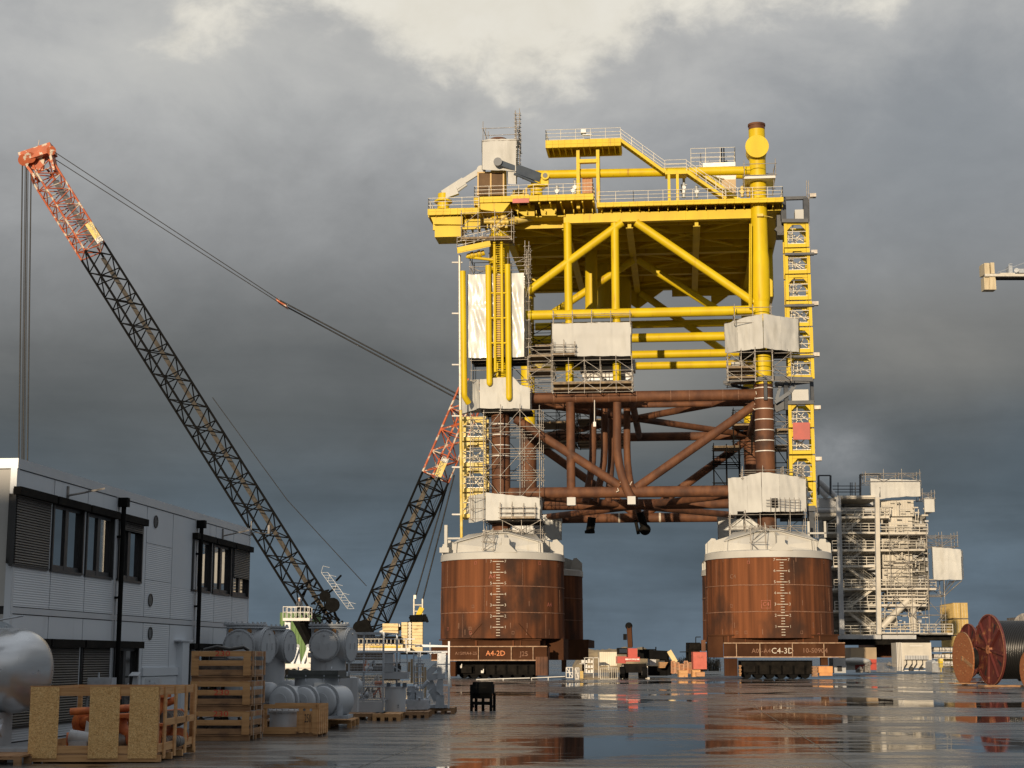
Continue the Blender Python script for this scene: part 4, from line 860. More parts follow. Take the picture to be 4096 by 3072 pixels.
# ---------------------------------------------------------------- scaffolding and shrink wrapped enclosures on the platform
def scaf(name, fr, a0, a1, d0, d1, z0, z1, bay, lift, label, boards=(), diag=True, r=.038, m='steel', group=None, posts_up=.6, seed=0, dens=1.0, cat='scaffold'):
    rnd = random.Random(seed + 11); o = fr.w((a0 + a1) / 2, (d0 + d1) / 2, z0); t = thing(name, o, label, cat, group)
    na = max(1, round((a1 - a0) / bay)); nd = max(1, round((d1 - d0) / 2.2)); nz = max(1, round((z1 - z0) / lift)); g = G(); h = G()
    A = [a0 + (a1 - a0) * i / na for i in range(na + 1)]; D = [d0 + (d1 - d0) * i / nd for i in range(nd + 1)]; Z = [z0 + (z1 - z0) * i / nz for i in range(nz + 1)]
    for a in A:
        for d in D: g.tube(fr.w(a, d, z0 - .1), fr.w(a, d, z1 + posts_up * rnd.uniform(.3, 1)), r, 5)
    for z in Z:
        for d in D:
            for q in (0, .5, 1.0) if lift > 1.4 else (0,):
                if z + q <= z1 + .3 and (q == 0 or rnd.random() < .5 * dens): g.tube(fr.w(a0 - .15, d, z + q), fr.w(a1 + .15, d, z + q), r * .9, 4)
        for a in A: g.tube(fr.w(a, d0 - .15, z), fr.w(a, d1 + .15, z), r * .9, 4)
    if diag:
        for i in range(na):
            for k in range(nz):
                for d in (d0, d1):
                    if rnd.random() < .55 * dens:
                        x0, x1 = (A[i], A[i + 1]) if (i + k) % 2 else (A[i + 1], A[i])
                        g.tube(fr.w(x0, d, Z[k]), fr.w(x1, d, Z[k + 1]), r * .9, 4)
    part('tube_frame', g, M[m], t)
    for b in boards: h.box(fr, a0, a1, d0, d1, b - .05, b); h.box(fr, a0, a1, d0 - .02, d0, b, b + .15)
    part('boards', h, M['board'], t); return t
def scafp(name, u0, v0, u1, v1, d0, d1, bay, lift, label, boards_v=(), **k):
    um = (u0 + u1) / 2; return scaf(name, JF, JF.px(u0, (v0 + v1) / 2, d0)[0], JF.px(u1, (v0 + v1) / 2, d0)[0], d0, d1, JF.px(um, v1, d0)[1], JF.px(um, v0, d0)[1], bay, lift, label, [JF.px(um, b, d0)[1] for b in boards_v], **k)
def wrap(name, fr, P, label, m='tarp', amp=.07, flap=True, n=9, parent=None, cat='sheeting', seed=0):
    Q = []
    for u, vt, vb, d in P: a, zt_ = fr.px(u, vt, d); Q.append((fr.w(a, d, 0), zt_, fr.px(u, vb, d)[1]))
    g = G(); k = len(Q); cum = [(q[0]) for q in Q]; cen = sum((q[0] for q in Q), V((0, 0, 0))) / k
    for i in range(k):
        p, zt0, zb0 = Q[i]; q, zt1, zb1 = Q[(i + 1) % k]; Lr = (q - p).length; ns = max(2, int(Lr / .16)); nz_ = max(6, int((zt0 - zb0) / .22))
        e = (q - p).normalized(); nrm = V((e.y, -e.x, 0)); 
        if nrm.dot((p + q) / 2 - cen) < 0: nrm = -nrm
        def fn(s_, t_, p=p, q=q, zt0=zt0, zt1=zt1, zb0=zb0, zb1=zb1, nrm=nrm):
            b = p.lerp(q, s_); top = zt0 + (zt1 - zt0) * s_; bot = zb0 + (zb1 - zb0) * s_
            fade = min(1, 6 * s_, 6 * (1 - s_)); sag = .10 * abs(sin(s_ * Lr * 1.6)) * (1 - t_)
            x = b + V((0, 0, bot + (top - bot) * t_ + .06 * noise.noise(b * 1.5) * (t_ + .3)))
            fold = noise.noise(V((b.x * 2.2 + x.z * .5, b.y * 2.2, x.z * .55 + seed))) * amp + noise.noise(V((b.x * 6 - x.z * 1.8, b.y * 6, x.z * 1.2 + seed))) * amp * .3
            ridge = .07 * max(0, 1 - abs(((s_ * Lr + .9) % 1.8) - .9) / .10) * fade + .035 * (1 if t_ > .62 + .03 * noise.noise(b * .8) else 0)
            return x + nrm * (fold * fade + ridge + .05) - V((0, 0, sag * .5))
        g.grid(fn, ns, nz_)
    o = solo(name, g, M[m], label, cat); return o
SH = 'wrapped_enclosure'
wrap(SH, JF, [(1930, 560, 678, -2.4), (2064, 555, 684, -2.4), (2070, 560, 680, 1.6), (1935, 565, 676, 1.6)], 'white shrink wrapped box round the top of the left leg, above the glazed shelter', seed=1)
wrap('wrap_flap', JF, [(2032, 684, 736, -2.2), (2064, 688, 736, -2.2), (2066, 688, 735, -.8), (2036, 684, 734, -.8)], 'small white hanging flap of wrap right of the glazed shelter', seed=2)
wrap(SH, JF, [(1874, 1099, 1431, -1.55), (1940, 1097, 1430, -1.55), (2096, 1093, 1427, -1.55), (2112, 1103, 1420, 2.2), (1882, 1103, 1420, 2.2)], 'tall glossy white wrapped enclosure behind the yellow ladder on the left leg', 'tarp2', .10, seed=3)
wrap(SH, JF, [(1846, 1590, 1655, 1.5), (1880, 1520, 1645, .2), (1919, 1518, 1632, -1.65), (1990, 1512, 1633, -1.65), (2051, 1507, 1633, -1.65), (2080, 1540, 1633, -1.65), (2120, 1553, 1634, -1.6), (2126, 1560, 1632, 2.2)], 'white wrapped enclosure on the left leg where the yellow pipes end', amp=.12, seed=4)
wrap(SH, JF, [(1877, 1985, 2091, -.4), (1943, 1971, 2081, -2.7), (2045, 1981, 2076, -2.6), (2159, 1993, 2074, -2.5), (2165, 1990, 2076, 2.4), (1885, 1985, 2085, 2.4)], 'white wrapped enclosure with a torn slit just above the left bucket cap', seed=5)
wrap(SH, JF, [(2209, 1297, 1425, -1.7), (2365, 1291, 1423, -1.7), (2521, 1290, 1423, -1.7), (2524, 1293, 1420, 1.7), (2212, 1297, 1422, 1.7)], 'long white wrapped enclosure hanging between the two inner yellow columns', amp=.06, seed=6)
wrap(SH, JF, [(2900, 1297, 1411, .6), (2950, 1280, 1404, -1.0), (3000, 1266, 1397, -1.7), (3051, 1256, 1391, -2.4), (3120, 1266, 1400, -1.6), (3190, 1276, 1408, -.4), (3194, 1278, 1405, 2.5), (2910, 1290, 1408, 2.5)], 'white wrapped enclosure round the yellow right leg at mid height', amp=.10, seed=7)
wrap(SH, JF, [(2914, 1914, 2061, -.5), (2990, 1904, 2050, -1.7), (3045, 1888, 2046, -2.3), (3115, 1897, 2045, -2.1), (3221, 1912, 2045, -1.3), (3225, 1915, 2045, 2.3), (2925, 1912, 2055, 2.3)], 'white wrapped enclosure with a square opening just above the right bucket cap', amp=.10, seed=8)
for us, sd_, lb in (((2050, 2245), 9, 'grey wrapped enclosure in shadow behind the left bucket cap'), ((2872, 3060), 10, 'grey wrapped enclosure in shadow behind the right bucket cap')):
    wrap(SH, JF, [(us[0], 2060, 2160, 26.3), (us[1], 2060, 2160, 26.3), (us[1] - 6, 2065, 2158, 31), (us[0] + 4, 2065, 2158, 31)], lb, 'tarp2', seed=sd_)
g = G(); g.pbox(JF, 3087, 1993, 3111, 2029, -2.45, -2.30); solo('opening_shade_sheet', g, M['dark'], 'near-black sheet painted as the shaded square opening above the right bucket cap', 'opening')  # near-black box standing in for the shade inside the opening
g = G()
for k in range(7): g.tube(JF.p(3082 + k * 19, 1990, -2.6), JF.p(3082 + k * 19, 2048, -2.6), .03, 4)
for v in (2000, 2012, 2023): g.tube(JF.p(3064, v, -2.6), JF.p(3200, v, -2.6), .03, 4)
solo('guard_rail', g, M['steel'], 'scaffold guard rail in front of the square opening in the right lower wrap', 'guard rail')
# near-black floors added under the wraps in place of their interior shade
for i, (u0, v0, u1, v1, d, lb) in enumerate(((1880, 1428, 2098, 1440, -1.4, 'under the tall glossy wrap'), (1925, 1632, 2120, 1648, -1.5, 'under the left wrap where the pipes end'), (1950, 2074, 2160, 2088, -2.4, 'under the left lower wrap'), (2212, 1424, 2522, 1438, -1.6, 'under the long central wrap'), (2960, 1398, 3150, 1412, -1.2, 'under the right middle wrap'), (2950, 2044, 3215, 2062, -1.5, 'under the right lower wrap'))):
    g = G(); g.pbox(JF, u0, v0, u1, v1, d, 2.0); solo('shade_floor', g, M['dark'], 'scaffold floor painted near-black as shade ' + lb, 'scaffold floor')
SC = 'scaffold'
scafp(SC, 1932, 512, 2066, 562, -2.5, 1.8, 3.2, 1.1, 'thin scaffold cage round the wrapped top of the left leg', posts_up=1.2, diag=False)
scafp('scaffold_ladder', 2061, 455, 2078, 700, -1.5, -1.0, .5, .42, 'tall thin ladder scaffold rising beside the wrapped left leg top', diag=False, cat='ladder')
scafp(SC, 1845, 850, 2046, 960, -3.2, -1.0, 1.7, 1.3, 'scaffold bays round the valve manifold below the left deck', (952,), seed=2)
scafp(SC, 1880, 1032, 2108, 1098, -1.4, 2, 1.9, 1.0, 'open scaffold rails just above the tall glossy wrap', seed=3)
scafp('scaffold', 2100, 985, 2116, 1430, -1.2, .6, .7, 1.8, 'narrow scaffold column at the right edge of the tall glossy wrap', seed=4)
scafp(SC, 1885, 1440, 2110, 1520, -1.4, 2, 1.8, 1.5, 'scaffold between the two upper wraps on the left leg', seed=5)
scafp(SC, 2115, 1385, 2205, 1565, -1.3, 2.5, 2.0, 1.5, 'scaffold bay left of the long central wrap', (1425, 1480), seed=6, dens=1.2)
scafp(SC, 2211, 1440, 2528, 1568, -1.8, 1.8, 1.67, 1.1, 'dense scaffold under the long central wrap', (1533, 1555), seed=7, dens=1.1)
scafp('scaffold', 2212, 1256, 2520, 1292, -1.75, -1.0, 1.67, .8, 'guard rail scaffold on top of the long central wrap', diag=False, seed=8)
scafp('scaffold', 2211, 1378, 2298, 1418, -2.6, -1.8, 1.1, .6, 'small scaffold balcony on the front of the long central wrap', (1418,), diag=False, seed=9)
scafp(SC, 1935, 1650, 2002, 1985, -2.0, 2.0, 1.6, 2.0, 'scaffold tower left of the brown left leg', seed=10)
scafp(SC, 2002, 1640, 2158, 1990, -2.2, 2.2, 1.9, 2.0, 'scaffold tower right of the brown left leg', seed=11, dens=1.3)
scafp(SC, 1935, 2082, 2162, 2160, -2.4, 2.2, 1.6, 1.0, 'scaffold legs between the left lower wrap and the bucket cap', seed=12, dens=1.2)
scafp('scaffold', 2000, 2030, 2140, 2070, -3.2, -2.7, 1.3, .5, 'guard rail scaffold on the front of the left lower wrap', (2072,), diag=False, seed=13)
scafp('scaffold', 1932, 2135, 1972, 2228, -4.7, -3.7, 1.0, .8, 'slim access scaffold standing on the left bucket cap', seed=14)
scafp(SC, 2912, 1410, 3020, 1522, -1.8, 2, 1.3, .9, 'dense scaffold left of the yellow right leg', (1470, 1510), seed=15, dens=1.4)
scafp(SC, 3022, 1405, 3090, 1522, -2.2, 2.4, 1.2, .9, 'scaffold wrapped round the yellow right leg below the wrap', seed=16, dens=1.3)
scafp(SC, 3092, 1412, 3165, 1522, -1.5, 2.4, 1.3, 1.1, 'scaffold between the right leg and the yellow stair tower', seed=17)
scafp('scaffold', 2938, 1230, 3085, 1290, -1.9, 1.5, 1.8, .9, 'thin guard rails on top of the right middle wrap', diag=False, seed=18)
scafp('scaffold', 2970, 1880, 3215, 1912, -1.6, 1.8, 1.8, .8, 'thin guard rails on top of the right lower wrap', diag=False, seed=19)
scafp(SC, 2922, 2058, 3222, 2150, -1.8, 2.2, 1.5, 1.0, 'scaffold between the right lower wrap and the bucket cap', seed=20, dens=1.3)
scafp('scaffold', 3004, 2110, 3064, 2228, -4.9, -3.7, 1.4, 1.1, 'slim access scaffold standing on the right bucket cap', seed=21, dens=1.5)
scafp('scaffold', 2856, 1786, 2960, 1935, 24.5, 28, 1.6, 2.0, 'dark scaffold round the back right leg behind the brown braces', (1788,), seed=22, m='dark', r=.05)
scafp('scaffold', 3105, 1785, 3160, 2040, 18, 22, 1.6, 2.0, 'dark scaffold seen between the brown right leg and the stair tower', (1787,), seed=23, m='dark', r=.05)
scafp('scaffold', 2977, 655, 3102, 700, -1.7, 1.6, 2.4, 1.0, 'thin scaffold rails on the platform round the top of the right leg', diag=False, seed=24)
scafp('scaffold', 2977, 713, 3095, 755, -1.2, 1.2, 2.2, 1.0, 'short scaffold props under the ring platform on the right leg', seed=25)
scafp(SC, 1882, 1668, 1934, 2075, -3.0, -1.2, 1.2, 1.0, 'dense scaffold in front of the pale cream stair tower', seed=31, dens=1.3, diag=False)
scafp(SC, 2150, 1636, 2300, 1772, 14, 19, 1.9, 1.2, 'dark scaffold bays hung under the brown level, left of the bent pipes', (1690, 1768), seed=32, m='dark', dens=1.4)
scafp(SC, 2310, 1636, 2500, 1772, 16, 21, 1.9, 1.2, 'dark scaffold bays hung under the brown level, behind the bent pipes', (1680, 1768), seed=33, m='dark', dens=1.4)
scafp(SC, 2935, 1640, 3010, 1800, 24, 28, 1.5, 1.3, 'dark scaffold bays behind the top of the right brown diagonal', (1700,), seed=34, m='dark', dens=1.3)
scafp(SC, 3100, 1640, 3160, 1780, 2, 5, 1.2, 1.3, 'scaffold squeezed between the brown right leg and the lower yellow stair tower', (1720,), seed=35, dens=1.3)
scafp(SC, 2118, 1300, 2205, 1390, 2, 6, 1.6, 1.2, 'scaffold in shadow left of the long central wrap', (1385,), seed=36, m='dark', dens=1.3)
g = G(); g.pbox(JF, 2320, 1440, 2540, 1484, 3.2, 5); g.m = 1; g.pbox(JF, 2330, 1490, 2530, 1510, 1.9, 3.5); g.m = 2; g.pbox(JF, 2335, 1511, 2525, 1530, 2.0, 3.4)
solo('pipe_cabinet', g, [M['modg'], M['white'], M['grey2']], 'grey and cream cabinet inside the scaffold under the long central wrap', 'cabinet')
g = G(); g.pbox(JF, 2926, 1446, 2982, 1500, 2.4, 4.4); solo('sheeted_box', g, M['tarp'], 'cream sheeted box inside the scaffold left of the right leg', 'sheeted box')
g = G(); q = JF.p(2378, 1600, -.9); g.tube(q, JF.p(2378, 1690, -.9), .05, 6); g.box(JF, JF.px(2373, 1700, -.9)[0], JF.px(2384, 1700, -.9)[0], -1.05, -.75, JF.px(2378, 1707, -.9)[1], JF.px(2378, 1688, -.9)[1])
solo('hanging_lamp', g, M['white'], 'white lamp on a thin rod hanging below the upper brown brace', 'lamp')

# ---------------------------------------------------------------- support cradles and transporters under the buckets
def cradle(label, ring, beam, boxes, posts, stiff, txts):
    c = JF.p((beam[0] + beam[2]) / 2, 2700, -5); t = thing('support_cradle', V((c.x, c.y, 0)), label, 'support frame')
    g = G(); u0, v0, u1, v1 = ring; g.pbox(JF, u0, v0, u1, v1, -4.6, 5.5); g.pbox(JF, u0 - 12, v0 - 3, u1 + 5, v0 + 2, -4.8, 5.6)
    part('ring_beam', g, M['rustd'], t)
    g = G(); u0, v0, u1, v1 = beam; g.pbox(JF, u0, v0 + 4, u1, v1 - 4, -5.5, -5.0); g.m = 1; g.pbox(JF, u0, v0, u1, v0 + 4, -5.75, -4.9); g.pbox(JF, u0, v1 - 4, u1, v1, -5.75, -4.9)
    for u in stiff: g.pbox(JF, u - 1.6, v0 + 4, u + 1.6, v1 - 4, -5.7, -5.5)
    b = part('main_beam', g, [M['rustd'], mat('beam_edge', (.42, .28, .17), (.25, .13, .07), .6, sc=(3, 3, 3))], t)
    for s_, x, y, sz, mm in txts:
        g = G(); o = JF.p(x, y, -5.52); put_text(g, s_, sz, lambda a, z: o + JF.ex * a + V((0, 0, z))); part('chalk_writing', g, M[mm], b)
    for u0, v0, u1, v1, d0, d1, m_ in boxes: g = G(); g.pbox(JF, u0, v0, u1, v1, d0, d1); part('cross_beam', g, M[m_], t)
    for u0, v0, u1, v1, d0, d1, m_ in posts:
        g = G(); g.pbox(JF, u0, v0, u1, v1, d0, d1)
        for k in range(4): g.pbox(JF, u0 + (u1 - u0) * (k + .5) / 4 - 1, v0, u0 + (u1 - u0) * (k + .5) / 4 + 1, v1, d0 - .06, d0)
        part('support_post', g, M[m_], t)
    return t
cradle('brown steel beam cradle marked in orange under the left bucket', (1768, 2560, 2160, 2584), (1725, 2584, 2187, 2643),
       [(2181, 2554, 2254, 2640, -1.5, 5, 'rustd'), (2168, 2562, 2179, 2584, -3, -1.6, 'rust'), (1900, 2560, 1909, 2584, -4.75, -4.6, 'rustb'), (2050, 2560, 2056, 2584, -4.75, -4.6, 'rustb'), (2080, 2560, 2084, 2584, -4.75, -4.6, 'rustb'), (1790, 2590, 2120, 2640, 4, 4.6, 'rustd')],
       [(1801, 2646, 1822, 2706, -5.6, -4.4, 'rustd'), (2143, 2627, 2190, 2702, -5.9, -4.3, 'rust'), (2188, 2590, 2192, 2640, -5, -3, 'rust')], (1914, 2045, 2132),
       [('A4-2D', 1982, 2614, .66, 'orange'), ('A1S09A4-25', 1864, 2614, .40, 'chalk'), ('J25', 2096, 2616, .6, 'chalk')])
cradle('dark brown steel beam cradle marked C4-3D under the right bucket', (2846, 2541, 3352, 2570), (2895, 2570, 3380, 2630),
       [(2832, 2545, 2893, 2630, -4.9, 3, 'rustd'), (2806, 2560, 2822, 2605, 0, 3, 'rust'), (2910, 2544, 2917, 2568, -4.75, -4.6, 'rustb'), (2980, 2544, 2984, 2568, -4.75, -4.6, 'rustb'), (3003, 2544, 3007, 2568, -4.75, -4.6, 'rustb'), (3183, 2542, 3188, 2568, -4.75, -4.6, 'rustb'), (3210, 2542, 3215, 2568, -4.75, -4.6, 'rustb'), (3276, 2542, 3281, 2568, -4.75, -4.6, 'rustb')],
       [(2898, 2633, 2950, 2704, -5.6, -4.2, 'rustd'), (3284, 2630, 3312, 2662, -5.4, -4.2, 'rustd')], (2946, 3040, 3170, 3296),
       [('C4-3D', 3130, 2604, .72, 'mark'), ('A0S-A4', 3045, 2604, .55, 'chalk'), ('10-S0904', 3260, 2603, .6, 'chalk')])
t = thing('support_cradle', JF.w(JF.px(2295, 2600, 21)[0], 21, 0), 'dark beam cradle under the back left bucket, mostly in shadow', 'support frame')
for n_, q in (('main_beam', (2235, 2590, 2352, 2640, 21, 22)), ('ring_beam', (2240, 2558, 2354, 2590, 22.2, 34)), ('support_post', (2328, 2640, 2346, 2688, 21, 22.5)), ('support_post', (2246, 2640, 2262, 2688, 21, 22.5))): g = G(); g.pbox(JF, *q); part(n_, g, M['rustd'], t)
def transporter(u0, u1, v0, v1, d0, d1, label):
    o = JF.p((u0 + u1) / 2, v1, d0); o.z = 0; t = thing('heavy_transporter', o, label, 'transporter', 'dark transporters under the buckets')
    g = G(); g.pbox(JF, u0, v0 - 8, u1, v0 + 47, d0 + .3, d1); g.pbox(JF, u0 + 12, v0 + 14, u0 + 60, v0 + 40, d0 - .2, d0 + 2); part('chassis', g, M['dark'], t)  # chassis enlarged and near-black, standing in for shade in the gap
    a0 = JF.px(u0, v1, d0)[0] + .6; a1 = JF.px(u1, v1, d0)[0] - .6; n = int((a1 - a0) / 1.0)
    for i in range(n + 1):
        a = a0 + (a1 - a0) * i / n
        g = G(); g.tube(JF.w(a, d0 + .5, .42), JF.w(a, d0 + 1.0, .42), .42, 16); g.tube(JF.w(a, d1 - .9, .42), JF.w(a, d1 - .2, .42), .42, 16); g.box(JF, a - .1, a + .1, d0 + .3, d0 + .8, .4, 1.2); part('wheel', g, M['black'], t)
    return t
transporter(1826, 2138, 2652, 2705, -3.8, 2.5, 'low dark multi wheeled transporter with chassis enlarged as black shade under the left bucket cradle')
transporter(2962, 3250, 2650, 2704, -3.8, 2.5, 'low dark multi wheeled transporter with chassis enlarged as black shade under the right bucket cradle')
g = G(); g.beam(JF.p(2010, 2640, 0), JF.p(2050, 2685, 0), .5, .3); solo('loading_ramp', g, M['rustd'], 'slanting brown plate in the dark gap under the left cradle', 'ramp')
for i, (u, v) in enumerate(((1842, 2668), (1929, 2688))):
    g = G(); g.pbox(JF, u - 5, v - 6, u + 5, v + 4, -4.2, -4.0); g.pbox(JF, u + 3, v - 12, u + 6, v + 2, -4.2, -4.1); solo('work_lamp', g, M['white'], 'small white lamp in the dark gap under the left cradle', 'lamp', 'lamps under the left cradle')
g = G(); g.pbox(JF, 3274, 2665, 3331, 2691, -5.6, -4.4); g.pbox(JF, 3278, 2691, 3330, 2703, -5.5, -4.5)
solo('orange_jack', g, mat('orange_jack_paint', (.62, .27, .06), (.5, .2, .05), .5, sc=(2, 2, 2)), 'orange support block under the right end of the right cradle', 'jack')
def blocks(u0, u1, v0, v1, n, d, label, m='wood2'):
    o = JF.p((u0 + u1) / 2, v1, d); o.z = 0; t = thing('timber_stack', o, label, 'timber stack')
    for k in range(n):
        g = G(); va = v0 + (v1 - v0) * k / n; g.pbox(JF, u0 + (k % 2) * 2, va + 1, u1 - (k % 2) * 2, va + (v1 - v0) / n, d, d + 1.2); part('timber', g, M[m], t)
blocks(3249, 3272, 2664, 2706, 7, -5.4, 'pile of pale timber blocks left of the orange block under the right cradle')
blocks(2780 + 15, 2800 + 15, 2665, 2705, 6, -4, 'pile of timber blocks left of the right cradle'); blocks(2955, 2966, 2660, 2704, 6, -5.2, 'narrow pile of timber blocks beside the left post of the right cradle')
g = G(); g.pbox(WF, 3333, 2632, 3383, 2692, 152, 154); g.m = 1; g.pbox(WF, 3350, 2664, 3368, 2685, 151.9, 152)
solo('grey_cabinet', g, [M['modg'], M['frame']], 'grey cabinet with a dark hatch at the right end of the right cradle', 'cabinet')
g = G(); g.pbox(WF, 2803, 2573, 2850, 2590 + 12, 178, 183); g.tube(at(2745, 2572, 178), at(2745, 2640, 178), .05, 5); g.tube(at(2783, 2548, 178), at(2783, 2575, 178), .05, 5)
for v in (2572, 2598, 2606): g.tube(at(2745, v, 178), at(2800, v, 178), .05, 5)
g.tube(at(2783, 2548, 178), at(2803, 2548, 178), .05, 5); g.pbox(WF, 2758, 2573, 2800, 2604, 178, 181); g.pbox(WF, 2755, 2604, 2800, 2650, 178, 181); g.pbox(WF, 2730, 2606, 2760, 2609, 178, 181)
solo('black_tank', g, M['dark'], 'black tank with a railed platform beside the back right bucket', 'tank')

# ---------------------------------------------------------------- lattice boom crane behind the platform
def lattice(p, q, w_, h_, phi, n, rc, rb, taper0=1.0, taper1=1.0, tl=.06):
    p = V(p); q = V(q); d = (q - p).normalized(); a = V((0, 1, 0)); x = (a - d * a.dot(d)).normalized(); y = d.cross(x)
    X = x * cos(phi) + y * sin(phi); Y_ = y * cos(phi) - x * sin(phi); g = G(); h = G()
    def k_(t): return (taper0 + (1 - taper0) * min(1, t / tl)) * (taper1 + (1 - taper1) * min(1, (1 - t) / tl))
    def c(i, t): s_ = ((-1, -1), (1, -1), (1, 1), (-1, 1))[i % 4]; return p.lerp(q, t) + (X * s_[0] * w_ / 2 + Y_ * s_[1] * h_ / 2) * k_(t)
    for i in range(4):
        for j in range(n): g.tube(c(i, j / n), c(i, (j + 1) / n), rc, 6, caps=False)
    for j in range(n):
        for i in range(4):
            A, B = c(i, j / n), c(i + 1, (j + 1) / n); A2, B2 = c(i + 1, j / n), c(i, (j + 1) / n)
            if (i + j) % 2: h.tube(A, B, rb, 5, caps=False)
            else: h.tube(A2, B2, rb, 5, caps=False)
            if j % 2 == 0: h.tube(A, A2, rb, 5, caps=False)
    return g, h
cr = thing('lattice_crane', at(1390, 2655, 200) * V((1, 1, 0)) if False else V((at(1390, 2600, 200).x, 200, 0)), 'tall black lattice boom crane with an orange red tip, behind the office building', 'crane')
CY = 200
base = at(1345, 2560, CY); tip = at(160, 668, CY); junc = base.lerp(tip, 1 - (1020 - 668) / (2560 - 668))
g, h = lattice(base, junc, 2.75, 2.75, radians(27), 30, .16, .085, taper0=.5); b = part('boom', g, M['black'], cr); part('boom_bracing', h, M['black'], b)
g = G(); d_ = (junc - base).normalized()
g.grid(lambda s_, t_: base.lerp(junc, .06 + .92 * s_) + V((.8, 1.0, .5)) * (.35 + t_ * .5), 60, 1); part('boom_walkway', g, mat('tan_walkway_mesh', (.13, .11, .085), (.07, .062, .05), .85, sc=(3, 3, 3)), b)
g, h = lattice(junc, tip, 2.75, 2.75, radians(27), 11, .15, .085, taper1=.8); b = part('boom_tip', g, M['cranered'], cr, 'orange red end section of the boom'); part('boom_bracing', h, M['cranered'], b)
g = G(); g.grid(lambda s_, t_: junc.lerp(tip, .03 + .8 * s_) + V((.8, 1.0, .5)) * (.3 + t_ * .8), 30, 1); part('boom_walkway', g, M['steel'], b)
g = G(); hd = at(110, 632, CY)
g.beam(at(88, 640, CY), at(215, 598, CY), 2.4, 1.3); g.tube(at(96, 640, CY - 1.3), at(96, 640, CY + 1.3), .75, 16); g.tube(at(120, 630, CY - 1.2), at(120, 630, CY + 1.2), .7, 16); g.tube(at(205, 602, CY - 1.2), at(205, 602, CY + 1.2), .6, 16)
g.beam(at(150, 610, CY), at(140, 680, CY), 2.2, .5); g.beam(at(205, 610, CY), at(225, 690, CY), 2.2, .3); g.beam(at(100, 650, CY), at(150, 720, CY), 2.0, .3)
g.tube(at(150, 598, CY), at(157, 560, CY), .05, 5); g.tube(at(143, 596, CY), at(150, 596, CY), .25, 8); part('boom_head', g, M['cranered'], cr)
def sign(c0_, c1_, wv, Y):                               # yellow banner with a white end, lettering along it
    A = at(*c0_, Y); B = at(*c1_, Y); e_ = (B - A).normalized(); n_ = V((e_.z, 0, -e_.x)); g = G(); g.m = 0
    L_ = (B - A).length; g.plate([A - n_ * wv, A + e_ * L_ * .77 - n_ * wv, A + e_ * L_ * .77 + n_ * wv, A + n_ * wv], V((0, -.06, 0)))
    g.m = 1; g.plate([A + e_ * L_ * .77 - n_ * wv, B - n_ * wv, B + n_ * wv, A + e_ * L_ * .77 + n_ * wv], V((0, -.06, 0)))
    s_ = part('banner', g, [M['yellow2'], M['white']], cr); g = G(); return A, B, e_, n_, L_, s_
A, B, e_, n_, L_, s_ = sign((352, 892), (402, 968), .42, CY - 2.0)
g = G(); put_text(g, 'MAMMOET', .62, lambda x, y: A + e_ * (L_ * .40 + x) - n_ * (y + .12) * (1 if n_.z < 0 else -1) + V((0, -.08, 0))); put_text(g, 'M', .6, lambda x, y: A + e_ * (L_ * .88 + x) - n_ * y * (1 if n_.z < 0 else -1) + V((0, -.08, 0)))
g.lathe(A + e_ * L_ * .88 + V((0, -.07, 0)), V((0, -1, 0)), [(0, .36), (.02, .36), (.02, .30), (0, .30)], 18); part('lettering', g, M['frame'], s_)
mb = at(1462, 2560, CY - 1); mt = at(1905, 1530, CY - 1); mj = mb.lerp(mt, (2560 - 1915) / (2560 - 1530))
g, h = lattice(mb, mj, 2.5, 2.5, radians(-27), 15, .15, .085, taper0=.6); b = part('mast', g, M['black'], cr); part('mast_bracing', h, M['black'], b)
g = G(); g.grid(lambda s_, t_: mb.lerp(mj, .06 + .92 * s_) + V((-.9, 1.0, .5)) * (.3 + t_ * .6), 60, 1); part('boom_walkway', g, bpy.data.materials['tan_walkway_mesh'], b)
g, h = lattice(mj, mt, 2.5, 2.5, radians(-27), 9, .15, .085, taper1=.6); b = part('mast_tip', g, M['cranered'], cr, 'orange red upper section of the rear mast'); part('mast_bracing', h, M['cranered'], b)
A, B, e_, n_, L_, s_ = sign((1752, 1905), (1782, 1832), .42, CY - 3.0)
g = G(); put_text(g, 'MAMMOET', .62, lambda x, y: A + e_ * (L_ * .40 + x) - n_ * (y + .1) + V((0, -.08, 0)))
g.lathe(A + e_ * L_ * .88 + V((0, -.07, 0)), V((0, -1, 0)), [(0, .36), (.02, .36), (.02, .30), (0, .30)], 18); part('lettering', g, M['frame'], s_)
def rope(pts, r=.05, name='pendant_rope', m='rope', n=5):
    g = G()
    for p, q in zip(pts, pts[1:]): g.tube(p, q, r, n, caps=False)
    return part(name, g, M[m], cr)
for (u0, v0), v1_, v2_, yo in (((215, 606), 1202, 1612, -1.0), ((224, 640), 1213, 1630, 1.0)):
    rope([at(u0, v0, CY + yo), at(1120, v1_, CY + yo)], .055); rope([at(1120, v1_, CY + yo), at(1895, v2_, CY + yo)], .10)
g = G(); g.obox(at(1128, 1214, CY), (at(1150, 1228, CY) - at(1110, 1203, CY)) / 2, V((0, .9, 0)), V((-.1, 0, .25))); part('pendant_coupling', g, M['cranered'], cr)
hx = [(90, .09), (101, .05), (107, .09), (113, .05), (125, .09)]
for u, r in hx: p = at(u, 655, CY); rope([p, at(u - 24, 2590, CY)], r, 'hoist_rope', 'gropes')
for u in (1776, 1792): p = at(u + 25, 1900, CY); rope([p, at(1660 + (u - 1776) * 2, 2395, CY + 1)], .09)
for k in range(4): rope([at(1760 + k * 9, 1960, CY), at(1535 + k * 7, 2480, CY)], .03)
rope([at(850, 1590, CY), at(1149, 2000, CY), at(1466, 2344, CY)], .05)
